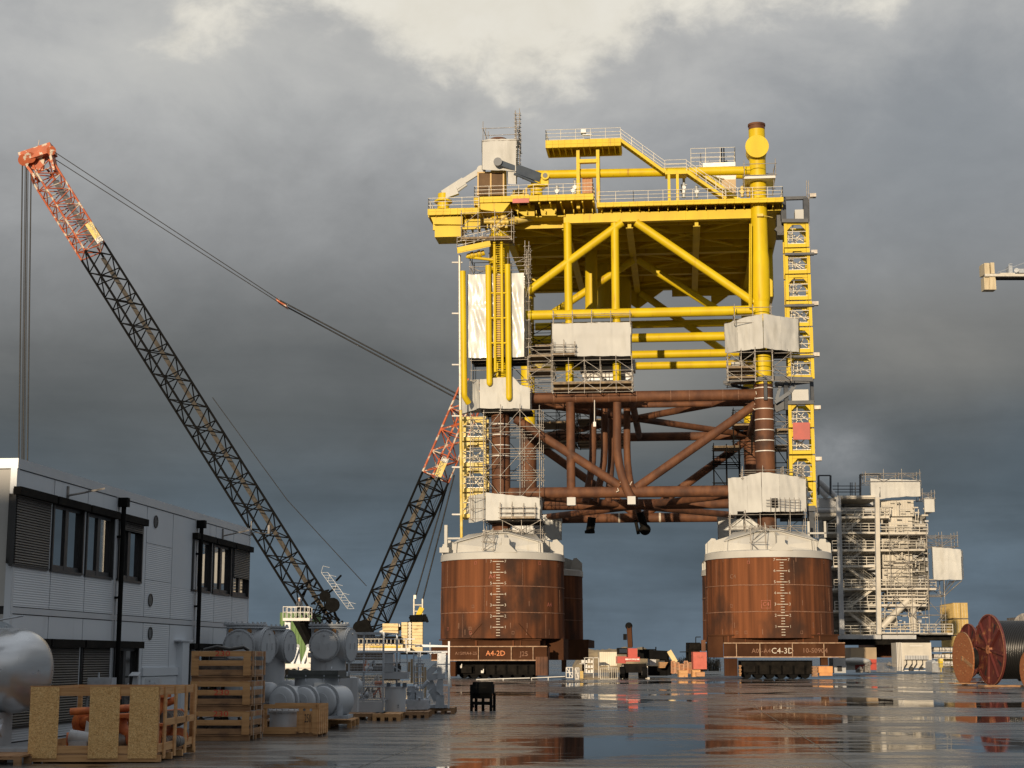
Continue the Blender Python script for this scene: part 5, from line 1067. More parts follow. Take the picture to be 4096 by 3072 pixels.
# counterweight tray and blocks
t_ = G(); t_.pbox(WF, 1600, 2610, 1700, 2618, 197, 203); part('counterweight_tray', t_, M['black'], cr)
for col, (u0, u1) in enumerate(((1606, 1630), (1648, 1690))):
    for k in range(9): g = G(); g.pbox(WF, u0, 2489 + k * 13.4, u1, 2489 + k * 13.4 + 12.4, 197 + col * .3, 199); part('counterweight', g, M['counter'], cr)
g = G(); g.pbox(WF, 1631, 2489, 1647, 2610, 197.6, 198.6); g.m = 1
for k in range(10): g.tube(at(1639, 2495 + k * 12, 197.2), at(1639, 2495 + k * 12, 198), .22, 8)
part('counterweight_stand', g, [M['rustd'], M['tank']], cr)
for k in range(3): g = G(); g.pbox(WF, 1530, 2494 + k * 15, 1592, 2507 + k * 15, 198, 201); part('counterweight', g, M['counter'], cr)
g = G(); g.beam(at(1540, 2535, 199), at(1700, 2470, 199), .8, .6); g.beam(at(1640, 2476, 199), at(1705, 2472, 199), 1.2, .9)
for k in range(9): g.tube(at(1640 + k * 8, 2468, 198.4), at(1646 + k * 8, 2482 + (k % 3) * 3, 198.2), .18, 6)
part('tail_frame', g, M['black'], cr)
g = G(); g.beam(at(1520, 2530, 198.5), at(1600, 2500, 198.5), .3, .35); g.m = 0; part('tail_strut', g, M['white'], cr)
g = G()
for u in (1656, 1690): g.tube(at(u, 2395, 199), at(u, 2468, 199), .12, 8)
for v in (2420, 2445): g.tube(at(1656, v, 199), at(1690, v, 199), .09, 6)
g.m = 1; g.beam(at(1688, 2430, 198.8), at(1672, 2462, 198.8), .15, .6); g.m = 0; g.pbox(WF, 1654, 2380, 1664, 2395, 198.9, 199.3)
part('tail_post', g, [M['cream'], M['yellow']], cr)
# machine house and winches at the boom foot
g = G(); g.pbox(WF, 1395, 2545, 1600, 2572, 196, 202)
for u, v, r in ((1440, 2512, .9), (1460, 2500, .7), (1330, 2420, .9), (1300, 2385, .7)): g.tube(at(u, v, 198), at(u, v, 201), r, 14)
g.beam(at(1180, 2470, 199), at(1250, 2600, 199), .4, .9); g.beam(at(1200, 2480, 199), at(1400, 2520, 199), .3, .3)
for i in range(34):
    r_ = random.Random(i); u, v = r_.uniform(1210, 1350), r_.uniform(2320, 2520); g.beam(at(u, v, 199), at(u + r_.uniform(-40, 40), v + r_.uniform(-30, 30), 200), .18, .18)
g.plate([at(1420, 2560, 198), at(1500, 2560, 198), at(1470, 2490, 198), at(1440, 2490, 198)], V((0, 3, 0)))
part('boom_foot', g, M['black'], cr)
g = G(); g.pbox(WF, 1400, 2575, 1610, 2592, 195.8, 203); g.m = 1; g.pbox(WF, 1400, 2592, 1640, 2603, 195.5, 203); g.m = 2
for k in range(12): g.tube(at(1420 + k * 16, 2555, 195.6), at(1420 + k * 16, 2578, 195.6), .05, 5)
g.tube(at(1410, 2556, 195.6), at(1610, 2556, 195.6), .05, 5); g.m = 3; g.pbox(WF, 1480, 2585, 1600, 2591, 195.6, 195.8)
part('machine_deck', g, [M['counter'], M['white'], M['cream'], M['yellow']], cr)
g = G(); g.m = 0; g.pbox(WF, 1395, 2610, 1560, 2640, 197, 203); g.tube(at(1380, 2670, 197), at(1600, 2670, 197), .5, 12); part('crawler', g, M['dark'], cr)
# ladder cage on the boom
g = G(); A, B = at(1285, 2300, CY - 2), at(1390, 2445, CY - 2)
for o in (0, 1): g.tube(A + V((o * .8, 0, .3)), B + V((o * .8, 0, .3)), .05, 5)
for k in range(14): c = A.lerp(B, k / 13); g.tube(c + V((0, 0, .3)), c + V((.8, 0, .3)), .04, 4)
for k in range(5): c = A.lerp(B, k / 4); g.tube(c + V((0, 0, .3)), c + V((.2, 0, 1.1)), .04, 4); g.tube(c + V((.2, 0, 1.1)), c + V((1.0, 0, .9)), .04, 4)
part('caged_ladder', g, M['grey2'], cr)
# tower crane counter jib at the right edge
tj = thing('tower_crane', V((at(4290, 2650, 232).x, 232, 0)), 'cream counterweight end of a tower crane jib reaching in from the right edge', 'crane')
g = G()
for u0, u1, v0, v1, d in ((3930, 3942, 1056, 1100, 233), (3938, 3958, 1052, 1096, 231.5), (3963, 3978, 1050, 1094, 231.5), (3937, 3958, 1107, 1158, 231.5), (3959, 3984, 1107, 1158, 231.3)):
    g = G(); g.pbox(WF, u0, v0, u1, v1, d, d + 1.6); part('counterweight', g, mat('jib_counterweight', (.62, .53, .36), (.5, .42, .28), .6, sc=(3, 3, .5)) if 'jib_counterweight' not in bpy.data.materials else bpy.data.materials['jib_counterweight'], tj)
g = G(); g.pbox(WF, 3940, 1095, 4500, 1105, 231, 231.4); g.pbox(WF, 3980, 1106, 4500, 1112, 232.5, 233); g.pbox(WF, 4000, 1091, 4060, 1095, 231, 233); g.m = 1; g.pbox(WF, 3983, 1107, 4500, 1113, 231.1, 232.4)
part('jib', g, [M['cream'], M['dark']], tj)
g = G(); g.pbox(WF, 4036, 1062, 4050, 1093, 231.5, 233); g.tube(at(4066, 1081, 231.2), at(4066, 1081, 232.4), .34, 16); g.pbox(WF, 4074, 1075, 4110, 1091, 231.5, 233); g.tube(at(4036, 1056, 231.5), at(4036, 1093, 231.5), .05, 5); g.tube(at(4036, 1056, 231.5), at(4049, 1056, 231.5), .08, 5)
g.tube(at(3990, 1090, 232), at(4130, 1040, 232), .04, 5); part('winch', g, M['grey2'], tj)
g, h = lattice(V((at(4290, 1100, 232).x, 232, 0)), at(4290, 900, 232), 2, 2, 0, 22, .12, .06); b = part('mast', g, M['cream'], tj); part('mast_bracing', h, M['cream'], b)
# green hall and pale machinery behind the vessels
g = G(); g.pbox(WF, 1118, 2450, 1246, 2655, 250, 262)
for k in range(11): g.pbox(WF, 1119 + k * 12.4, 2450, 1120 + k * 12.4, 2655, 249.9, 250)
solo('green_hall', g, M['green'], 'bright green hall seen behind the grey vessels, under the access basket', 'building')
tr = thing('pale_truck', at(1200, 2690, 150) * V((1, 1, 0)), 'pale grey truck mounted machine between the tall grey vessels', 'truck')
g = G(); g.pbox(WF, 1135, 2655, 1250, 2672, 150, 155); g.pbox(WF, 1135, 2672, 1245, 2700, 150.2, 155); part('body', g, M['white'], tr)
for u in (1190, 1232):
    g = G(); g.plate([at(u - 18, 2660, 150.5), at(u + 12, 2660, 150.5), at(u + 4, 2580, 150.5), at(u - 4, 2578, 150.5)], V((0, .6, 0))); g.tube(at(u, 2585, 150.3), at(u, 2585, 151.3), .2, 10); g.beam(at(u + 2, 2590, 150.2), at(u - 22, 2655, 150.2), .2, .25); part('arm_bracket', g, M['grey2'], tr)
g = G(); g.pbox(WF, 1228, 2605, 1248, 2650, 149.5, 152); part('cab', g, M['white'], tr); g = G(); g.pbox(WF, 1231, 2610, 1245, 2630, 149.4, 149.5); part('cab_window', g, M['glass'], tr)
for u in (1150, 1175, 1220): g = G(); g.tube(at(u, 2692, 149.8), at(u, 2692, 150.3), .4, 14); part('wheel', g, M['black'], tr)

# ---------------------------------------------------------------- pale process module at the right
MY = 205; MFr = Frame(0, MY, radians(-3)); mo = at(3560, 2600, MY); 
mod = thing('process_module', V((mo.x, MY, 0)), 'huge pale steel process module with zigzag stairs, behind the right bucket', 'process module')
def mb_(g, u0, v0, u1, v1, d0, d1): return g.pbox(MFr, u0, v0, u1, v1, d0, d1)
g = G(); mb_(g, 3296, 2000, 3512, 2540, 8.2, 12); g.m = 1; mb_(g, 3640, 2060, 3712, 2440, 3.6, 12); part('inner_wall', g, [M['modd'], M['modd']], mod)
g = G()
r = random.Random(3)
for k in range(26):
    v = 2010 + k * 20; mb_(g, 3380, v, 3512, v + 15, 7.6 + .3 * (k % 2), 8.2)
part('siding', g, M['modg'], mod)
g = G()
for u0, v0, u1, v1 in ((3520, 2000, 3655, 2065), (3555, 2070, 3650, 2130), (3560, 2135, 3700, 2150), (3525, 2155, 3640, 2190), (3530, 2205, 3650, 2270), (3530, 2275, 3650, 2345), (3560, 2365, 3670, 2395), (3525, 2470, 3590, 2510)):
    mb_(g, u0, v0, u1, v1, 2.4, 8)
    n = int((u1 - u0) / 11)
    for k in range(n): mb_(g, u0 + k * 11, v0 + 2, u0 + k * 11 + 2.5, v1 - 2, 2.3, 2.4)
part('clad_wall', g, M['modw'], mod)
fl = [(1990, 3340, 3510), (2068, 3350, 3558), (2130, 3310, 3510), (2132, 3512, 3712), (2200, 3330, 3565), (2198, 3565, 3700), (2264, 3335, 3500), (2355, 3337, 3718), (2355, 3718, 3745), (2395, 3550, 3710), (2420, 3470, 3705), (2443, 3340, 3510), (2540, 3365, 3520), (2532, 3524, 3680), (2534, 3678, 3812)]
g = G()
for v, u0, u1 in fl: mb_(g, u0, v - 3, u1, v + 5, .2 if u0 > 3500 else .3, 7.5)
part('floor_plate', g, M['modw'], mod)
for v, u0, u1 in fl:
    if v in (1990,): continue
    railing('railing', [MFr.p(u0, v - 3, .3), MFr.p(u1, v - 3, .3)], h=1.05, parent=mod, r=.05, step=1.1, m='modw')
g = G()
for u0, u1 in ((3349, 3368), (3504, 3515)): g.beam(MFr.p(u0 + 4, 1988, .0), MFr.p(u1, 2538, .0), .55, .45)
part('column', g, M['modg'], mod)
g = G(); g.beam(MFr.p(3508, 1990, -.1), MFr.p(3517, 2538, -.1), .5, .4); part('column', g, M['modw'], mod)
for (u0, v0), (u1, v1) in (((3456, 2064), (3388, 2120)), ((3372, 2136), (3455, 2192)), ((3460, 2192), (3390, 2252)), ((3382, 2264), (3490, 2340)), ((3500, 2350), (3398, 2428)), ((3392, 2446), (3500, 2530))):
    stair(MFr.p(u0, v0, .9), MFr.p(u1, v1, .9), MFr.ey * 1.1, parent=mod, m='modw', rm='modw')
g = G(); r = random.Random(9)                           # pipes, cable trays and equipment packed between the floors
for k in range(150):
    u = r.uniform(3520, 3710); v = r.uniform(2000, 2535); d = r.uniform(.9, 2.2); l = r.uniform(12, 60)
    if r.random() < .6: g.tube(MFr.p(u, v, d), MFr.p(min(3712, u + l), v + r.uniform(-1, 1), d), r.uniform(.04, .13), 6)
    else: g.tube(MFr.p(u, v, d), MFr.p(u, min(2538, v + l), d), r.uniform(.04, .12), 6)
for k in range(36):
    u = r.uniform(3310, 3500); v = r.uniform(2010, 2530); g.tube(MFr.p(u, v, 6), MFr.p(min(3505, u + r.uniform(20, 90)), v, 6), r.uniform(.05, .14), 6)
part('pipework', g, M['modw'], mod)['kind'] = 'stuff'
g = G()
for k in range(45):
    u = r.uniform(3652, 3705); v = r.uniform(2060, 2440); mb_(g, u, v, u + r.uniform(3, 16), v + r.uniform(3, 22), 2.6, 3.4)
for k in range(30):
    u = r.uniform(3525, 3690); v = r.uniform(2365, 2530); mb_(g, u, v, u + r.uniform(4, 18), v + r.uniform(4, 14), 3.0, 4.0)
part('equipment', g, M['modg'], mod)
g = G(); g.tube(MFr.p(3528, 2510, .6), MFr.p(3632, 2400, .6), .42, 12); part('diagonal_brace', g, M['modw'], mod)
g = G(); g.tube(MFr.p(3652, 2400, .8), MFr.p(3656, 2525, .8), .40, 12); part('column', g, M['modw'], mod)
g = G(); mb_(g, 3352, 2540, 3525, 2556, -.2, 10); mb_(g, 3530, 2538, 3665, 2556, .4, 8); g.m = 1; mb_(g, 3366, 2556, 3720, 2578, .8, 10); mb_(g, 3660, 2540, 3806, 2560, 2, 9); part('base_frame', g, [M['modg'], M['dark']], mod)
g = G(); mb_(g, 3262, 1992, 3350, 2030, 2, 8); g.m = 1; mb_(g, 3260, 2052, 3345, 2066, 2, 8); mb_(g, 3350, 1982, 3500, 1990, 0, 8); g.m = 0
g.tube(MFr.p(3270, 2042, 2), MFr.p(3500, 2040, 2), .35, 10); g.tube(MFr.p(3275, 1925, 2), MFr.p(3340, 1985, 2), .4, 8); g.tube(MFr.p(3270, 1950, 2), MFr.p(3310, 1990, 2), .4, 8)
part('roof_duct', g, [M['modg'], M['modw']], mod)
g = G()
for u0, u1, vt, vb in ((3274, 3322, 1902, 1980), (3441, 3520, 1898, 1990)):
    g.tube(MFr.p(u0, vt, 1), MFr.p(u1, vt, 1), .1, 6)
    for u in (u0, u1): g.tube(MFr.p(u, vt, 1), MFr.p(u, vb, 1), .14, 6)
for v in (1944, 1957, 1968): g.tube(MFr.p(3330, v, 4), MFr.p(3445, v, 4), .06, 5)
for u in (3352, 3401, 3408, 3421): g.tube(MFr.p(u, 1930, 4), MFr.p(u, 1985, 4), .06, 5)
part('roof_frame', g, M['navy'], mod)
wrap('wrapped_enclosure', MFr, [(3481, 1914, 2000, 1), (3560, 1917, 1990, .9), (3622, 1919, 1985, .9), (3679, 1922, 1985, 1), (3680, 1922, 1985, 5), (3484, 1916, 1990, 5)], 'big white wrapped box on top of the pale process module', amp=.10, seed=21)
wrap('wrapped_enclosure', MFr, [(3696, 1992, 2048, .4), (3736, 1991, 2046, .4), (3736, 1992, 2046, 4), (3698, 1992, 2060, 4)], 'small white wrapped box at the upper right corner of the process module', amp=.07, seed=22)
wrap('wrapped_enclosure', MFr, [(3729, 2188, 2318, -.2), (3790, 2192, 2318, -.4), (3842, 2198, 2318, -.4), (3848, 2205, 2312, 3.4), (3732, 2185, 2312, 3.4)], 'white wrapped box hanging off the right side of the process module', amp=.14, seed=23)
for i, (u0, v0, u1, v1, d0, d1, lb, bd) in enumerate(((3462, 1893, 3680, 1925, .6, 5, 'thin scaffold rails round the wrap on top of the process module', ()), (3690, 1972, 3738, 1994, .2, 4, 'thin scaffold rails above the small wrap on the process module', ()),
        (3706, 2142, 3830, 2185, -.4, 3.2, 'thin scaffold rails above the wrap hanging on the process module', ()), (3560, 2140, 3712, 2360, .1, 2.2, 'fine scaffold in front of the process module wall', ()), (3520, 2385, 3782, 2535, -.2, 2.0, 'fine scaffold at the lower right of the process module', ()),
        (3712, 2320, 3778, 2380, -.2, 2.6, 'scaffold struts under the wrap hanging on the process module', ()))):
    um = (u0 + u1) / 2; scaf('scaffold', MFr, MFr.px(u0, (v0 + v1) / 2, d0)[0], MFr.px(u1, (v0 + v1) / 2, d0)[0], d0, d1, MFr.px(um, v1, d0)[1], MFr.px(um, v0, d0)[1], 2.0, 1.9, lb, bd, seed=40 + i, r=.04)
g = G()
for k in range(6): g.tube(MFr.p(3775 + k * 13, 2322, 0), MFr.p(3775 + k * 4, 2372 - k * 9, 1.5), .04, 4)
g.tube(MFr.p(3848, 2322, 0), MFr.p(3776, 2385, 1), .06, 5); g.tube(MFr.p(3820, 2322, 0), MFr.p(3776, 2375, 1), .06, 5)
solo('support_bracket', g, M['steel'], 'slanting struts under the outer corner of the hanging wrap', 'bracket')
# what stands below the module
g = G(); g.pbox(WF, 3500, 2576, 3590, 2630, 212, 222)
for k in range(14): g.pbox(WF, 3501 + k * 6.4, 2577, 3503 + k * 6.4, 2629, 211.9, 212)
solo('rust_container', g, M['rust'], 'rust brown container under the process module left of the pale switch cabinet', 'container')
g = G(); g.pbox(WF, 3404, 2590, 3506, 2637, 185, 192); g.m = 1; g.pbox(WF, 3452, 2637, 3506, 2652, 184.9, 188); g.pbox(WF, 3420, 2648, 3506, 2680, 185.2, 190)
solo('site_shed', g, [mat('tan_shed_sheet', (.40, .30, .19), (.32, .24, .15), .7, sc=(.6, .6, .6)), M['red']], 'tan sided shed with a red lower band right of the right cradle', 'shed')
g = G(); g.ball(at(3425, 2645, 184), 1.2, 14, 8, (1.4, 1, .35)); g.pbox(WF, 3388, 2650, 3420, 2680, 184, 185); solo('tarp_bundle', g, M['tarp'], 'cream sheet bundled on a dark crate left of the red shed band', 'bundle')
cab = thing('switch_cabinet', V((at(3657, 2686, 196).x, 196, 0)), 'large cream switch cabinet on feet with a row of nine grey fuse doors', 'cabinet')
g = G(); g.pbox(WF, 3608, 2571, 3726, 2672, 196, 199); g.pbox(WF, 3588, 2571, 3608, 2668, 196.2, 199); part('housing', g, M['modw'], cab)
g = G()
for u in (3588, 3594, 3600, 3606, 3724): g.pbox(WF, u, 2570, u + 2.5, 2684, 195.9, 196.3)
g.pbox(WF, 3609, 2680, 3725, 2684, 195.8, 199); g.pbox(WF, 3609, 2668, 3614, 2686, 195.8, 196.4); g.pbox(WF, 3721, 2668, 3727, 2688, 195.8, 196.4); g.pbox(WF, 3640, 2582, 3690, 2586, 195.9, 196)
part('frame', g, M['white'], cab)
g = G(); 
for k in range(9): g.pbox(WF, 3621 + k * 10.5, 2622, 3630 + k * 10.5, 2638, 195.85, 196)
part('fuse_row', g, M['modg'], cab)
g = G(); g.pbox(WF, 3618, 2639, 3716, 2641, 195.8, 196)
for k, u in enumerate((3626, 3648, 3666, 3690)): g.bow([at(u, 2641, 195.8), at(u + 1, 2655, 195.6), at(u - 8, 2668, 195.4), at(u - 12 - k, 2680, 195.2)], .06, 6)
g.pbox(WF, 3641, 2668, 3653, 2682, 195.3, 196); g.pbox(WF, 3682, 2668, 3694, 2678, 195.3, 196); part('cables', g, M['frame'], cab)
g = G(); g.pbox(WF, 3758, 2636, 3772, 2670, 188, 188.6); g.m = 1; g.pbox(WF, 3758, 2634, 3773, 2646, 187.9, 188.7); g.pbox(WF, 3763, 2670, 3767, 2688, 188.1, 188.5); solo('yellow_fuse_box', g, [M['yellow'], M['yellow2']], 'small yellow fuse box on a post right of the cream switch cabinet', 'fuse box')
g = G(); g.plate([at(3728, 2688, 190), at(3728, 2648, 190), at(3738, 2640, 190), at(3762, 2665, 190), at(3762, 2688, 190)], V((0, 3, 0))); solo('blue_cover', g, M['grey2'], 'pale blue grey sloping cover between the switch cabinet and the yellow fuse box', 'cover')
def fence(u0, u1, vt, vb, Y, label, m='steel', bars=True, st=4, group=None):
    g = G(); 
    for v in (vt, vb): g.tube(at(u0, v, Y), at(u1, v, Y), .03, 4)
    n = max(1, int((u1 - u0) / st))
    for k in range(n + 1): u = u0 + (u1 - u0) * k / n; g.tube(at(u, vt, Y), at(u, vb, Y), .02 if k % 6 else .035, 4)
    return solo('site_fence', g, M[m], label, 'fence', group)
fence(3508, 3586, 2652, 2688, 180, 'thin mesh fence in front of the rust container'); fence(3730, 3800, 2655, 2690, 176, 'thin mesh fence behind the wooden spool')
r = random.Random(5)
for i in range(12):
    u = 3738 + (i % 4) * 22; v = 2588 + (i // 4) * 28; g = G(); g.pbox(WF, u, v, u + 18, v + 16, 210, 213); g.m = 1; g.pbox(WF, u - 3, v + 17, u + 21, v + 19, 209.8, 213)
    for k in range(5): g.tube(at(u + k * 4, v + 2, 209.8), at(u + k * 4 + r.uniform(-3, 3), v + 14, 209.8), .06, 5)
    solo('rack_pallet', g, [M['plumb'] if i % 3 else M['modw'], M['white']], 'loaded rack shelf of dim metal kit right of the cream switch cabinet', 'rack', 'rack shelves under the module')
for i, (u0, u1, v0, v1) in enumerate(((3460, 3475, 2660, 2688), (3475, 3482, 2655, 2690), (3430, 3452, 2674, 2690), (3548, 3566, 2655, 2662))):
    g = G(); g.pbox(WF, u0, v0 + 4, u1, v1, 178, 179); g.tube(at(u0, v0 + 2, 178), at(u1, v0 + 6, 178), .12, 8); g.ball(at((u0 + u1) / 2, v0, 178.2), .22, 8, 6); solo('yard_clutter', g, M['plumb'], ('dim metal drum frame', 'thin upright drum stand', 'low dark toolbox', 'small pipe rest')[i] + ' on the ground in front of the red banded shed', 'equipment')
# stacked tan containers far behind
for k in range(4):
    z0 = k * 2.9; o = at(3850, 2500, 288); t = thing('shipping_container', V((o.x, 288, z0)), 'tan shipping container, %s of the stack behind the cable drums' % ('bottom one', 'second from the bottom', 'third from the bottom', 'topmost')[k], 'container', 'tan containers in one stack')
    g = G(); g.pbox(WF, 3815, 2500, 3873, 2560, 288, 288.01); a0 = at(3815, 2500, 288).x; a1 = at(3873, 2500, 288).x; CFr = Frame(a0, 288, radians(-4)); W_ = a1 - a0; g = G(); g.box(CFr, 0, W_, .05, 12, z0 + .1, z0 + 2.82)
    for i in range(40): g.box(CFr, -.04, 0, .3 + i * .29, .42 + i * .29, z0 + .2, z0 + 2.7)
    part('body', g, M['contt'], t); g = G()
    for s_ in (0, 1):
        g2 = G(); g2.box(CFr, .08 + s_ * W_ / 2, W_ / 2 - .04 + s_ * W_ / 2, 0, .05, z0 + .18, z0 + 2.72); d_ = part('door', g2, M['contt'], t)
        h = G()
        for x in (.3, .8): h.tube(CFr.w(x + s_ * W_ / 2, -.04, z0 + .2), CFr.w(x + s_ * W_ / 2, -.04, z0 + 2.7), .025, 5)
        part('lock_bar', h, M['cream'], d_)
    h = G(); h.box(CFr, W_ / 2 - .03, W_ / 2 + .03, -.01, .04, z0 + .1, z0 + 2.8); h.box(CFr, 0, W_, -.01, .05, z0, z0 + .1); part('gasket', h, M['frame'], t)

# ---------------------------------------------------------------- cable drums at the right
def drum(label, cu, cv, Y, R, ang, width, kind, m, plank=True):
    c = at(cu, cv, Y); c.z = R; ax = V((cos(ang), sin(ang), 0)); t = thing('cable_drum', V((c.x, c.y, 0)), label, 'cable drum'); up = V((0, 0, 1)); sd_ = up.cross(ax)
    for side in ((0, 1) if kind != 'wood' else (0,)):
        f = c + ax * (width * side); s_ = -1 if side == 0 else 1; g = G()
        if kind == 'wood':
            n = 15
            for i in range(n):                           # planks clipped to the circle, laid on the slant
                x0 = -R + 2 * R * i / n; x1 = x0 + 2 * R / n - .012; e1 = (sd_ * cos(.5) + up * sin(.5)); e2 = ax.cross(e1); pts = []
                for x in (x0, (x0 + x1) / 2, x1): pts.append((x, sqrt(max(0, R * R - x * x))))
                poly = [f + e2 * x + e1 * y for x, y in pts] + [f + e2 * x - e1 * y for x, y in reversed(pts)]
                g.plate(poly, ax * .10)
            g.m = 1; g.lathe(f, ax, [(0, R - .04), (0, R), (.1, R), (.1, R - .04)], 48)
            for i in range(12): a = i * pi / 6; q = f + (sd_ * cos(a) + up * sin(a)) * R * .55; g.tube(q - ax * .03, q, .05, 6)
            g.obox(f - ax * .03, ax * .03, sd_ * .14, up * .16); g.obox(f + sd_ * 1.0 * -1 + up * -.3 - ax * .03, ax * .02, (sd_ + up * .35).normalized() * .75, (up - sd_ * .35).normalized() * .12)
        else:
            g.lathe(f, ax, [(0, R * .94), (0, R), (.16, R), (.16, R * .94), (.0, R * .94)], 56); g.m = 2
            g.lathe(f + ax * .08, ax * (-1 if side == 0 else 1), [(0, .01), (0, R * .95)], 40, False); g.m = 0
            for i in range(8):
                a = i * pi / 4 + .15; dv = sd_ * cos(a) + up * sin(a); g.beam(f + dv * .25 - ax * .02, f + dv * R * .95 - ax * .02, .12, .16, ax)
            g.m = 1; g.lathe(f - ax * .12, ax, [(0, .05), (0, .3), (.2, .34)], 20); g.lathe(f - ax * .01, ax, [(0, R * .985), (0, R), (.02, R)], 56)
            g.m = 3
            for i in range(8):
                if i % 2: continue
                a = i * pi / 4 + .54; dv = sd_ * cos(a) + up * sin(a); tv = ax.cross(dv); g.plate([f + ax * .07 + dv * R * .50, f + ax * .07 + dv * R * .82 - tv * .13, f + ax * .07 + dv * R * .82 + tv * .13], -ax * .02)
        part('flange', g, [M[m], M['wood2'] if kind == 'wood' else mat('worn_rim', (.42, .17, .08), (.3, .12, .06), .6, sc=(3, 3, 3)), M[m], M['frame']], t)
    g = G(); rr = R * .80 if kind != 'wood' else R * .45; g.tube(c + ax * .1, c + ax * width, R * .4, 32); part('core', g, M['spoolr'] if kind != 'wood' else M['cable'], t)
    if kind != 'wood':
        g = G(); pitch = .125; n = int((width - .2) / pitch)
        for i in range(n):
            x = .2 + i * pitch; prof = [(x + pitch / 2 * (1 - cos(pi * k / 4)), rr - .0 + .055 * sin(pi * k / 4)) for k in range(5)]; g.lathe(c, ax, prof, 48)
        g.bow([c + ax * (width * .5) + up * -rr, c + ax * (width * .55) - up * (rr + .12) - sd_ * -.3, c + ax * (width * .72) - up * (rr + .16), c + ax * (width * .85) - up * rr], .07, 8)
        part('cable', g, M['cable'], t)
    return t
drum('orange stained wooden cable drum with a slot and dark holes, left of the red drum', 3850, 2632, 114, 1.83, radians(7), .9, 'wood', 'spoolw')
drum('big red steel cable drum wound with thick black cable', 3957, 2600, 112, 2.42, radians(7), 3.9, 'steel', 'spoolr')
drum('wooden cable drum cut off by the right edge of the photograph', 4112, 2640, 96, 1.15, radians(9), 1.0, 'wood', 'spoolw')
drum('far red cable drum with black cable half hidden behind the wooden drum', 3872, 2560, 160, 2.6, radians(7), 1.4, 'steel', 'spoolr')
for i, (u0, v0, u1, v1, Y) in enumerate(((3817, 2732, 3905, 2736, 112), (3938, 2741, 4096, 2750, 108))):
    g = G(); g.pbox(WF, u0, v0, u1, v1, Y, Y + 1.5); solo('dunnage_board', g, M['wood2'], ('thin board on the ground under the wooden drum', 'long board on the ground under the red drum')[i], 'board')
g = G(); g.pbox(WF, 4080, 2468, 4096, 2490, 150, 154); g.tube(at(4104, 2500, 150), at(4104, 2500, 154), 1.1, 20); solo('grey_tank', g, M['plumb'], 'rounded grey tank top at the right edge behind the red cable drum', 'tank')

# ---------------------------------------------------------------- between the buckets
Yb = 150
tele = thing('telehandler', V((at(2515, 2700, Yb).x, Yb, 0)), 'red rotating telehandler with its dark boom folded up, between the buckets', 'telehandler')
def zb(u, v): return u + 0, v
P = lambda x, y: (2420 + x / 5.027, 2480 + y / 5.027)
def pbx(g, x0, y0, x1, y1, d0, d1, fr=WF): u0, v0 = P(x0, y0); u1, v1 = P(x1, y1); return g.pbox(fr, u0, v0, u1, v1, d0, d1)
g = G(); pbx(g, 250, 730, 420, 870, Yb - .3, Yb + 2.4); pbx(g, 400, 745, 700, 835, Yb - .6, Yb + 2.4); pbx(g, 465, 570, 650, 760, Yb - .5, Yb + 1.6); part('body', g, M['red'], tele)
g = G(); pbx(g, 410, 775, 690, 805, Yb - .66, Yb - .6); b = part('name_stripe', g, M['white'], tele)
g = G(); o = at(*P(560, 790), Yb - .67); put_text(g, 'MAGNI', .26, lambda x, y: o + V((x, 0, y))); part('lettering', g, M['red'], b)
g = G(); pbx(g, 260, 560, 455, 690, Yb + .4, Yb + 2.2); part('cab', g, M['dark'], tele); g = G(); pbx(g, 290, 580, 440, 660, Yb + .35, Yb + .4); part('cab_window', g, M['glass'], tele)
g = G(); A = at(*P(505, 560), Yb + .6); B = at(*P(480, 120), Yb + .6); g.beam(A, B, .40, .5); g.m = 1; g.ball(B, .34, 10, 8); g.beam(at(*P(545, 540), Yb + .7), at(*P(525, 150), Yb + .7), .14, .2); pbx(g, 375, 280, 440, 400, Yb + .3, Yb + .9); g.m = 0; part('boom', g, [M['rustd'], M['dark']], tele)
g = G(); pbx(g, 380, 880, 830, 1060, Yb - .2, Yb + 2.6); g.m = 1; pbx(g, 330, 900, 420, 1000, Yb, Yb + .6); part('chassis', g, [M['dark'], M['plumb']], tele)
for x in (345, 790, 420, 720):
    d = 0 if x in (345, 790) else 2.2; c = at(*P(x, 1040), Yb + d); c.z = .55; g = G(); g.tube(c - V((.22, 0, 0)), c + V((.22, 0, 0)), .55, 18); w_ = part('wheel', g, M['black'], tele); g = G(); g.tube(c - V((.24, 0, 0)), c - V((.22, 0, 0)), .25, 12); part('rim', g, M['plumb'], w_)
for x in (310, 850): g = G(); c = at(*P(x, 930), Yb); g.tube(c, V((c.x, c.y, .1)), .06, 6); g.obox(V((c.x, c.y, .06)), V((.2, 0, 0)), V((0, .2, 0)), V((0, 0, .05))); part('outrigger', g, M['cream'], tele)
ex = thing('crawler_crane', V((at(2600, 2700, 158).x, 158, 0)), 'low black folded crane with a horizontal boom and pale jib, right of the red telehandler', 'crane')
g = G(); g.beam(at(*P(660, 680), 158), at(*P(1250, 710), 158), .8, .85); g.beam(at(*P(700, 760), 158), at(*P(1100, 760), 158), .5, .15); pbx(g, 1120, 640, 1290, 820, 158, 159.5); part('boom', g, M['black'], ex)
g = G(); g.beam(at(*P(1285, 620), 157.6), at(*P(1420, 850), 157.6), .3, .45); part('jib', g, M['counter'], ex)
g = G(); pbx(g, 840, 930, 1210, 1120, 158, 161); g.plate([at(*P(1210, 1120), 158), at(*P(1210, 960), 158), at(*P(1290, 1000), 158), at(*P(1260, 1120), 158)], V((0, 2, 0))); part('crawler_base', g, M['black'], ex)
g = G(); pbx(g, 895, 775, 1025, 915, 157.8, 160); part('cab', g, M['modg'], ex)
g = G()
for x in (765, 1022): g.tube(at(*P(x, 540), 158), at(*P(x, 640), 158), .06, 5)
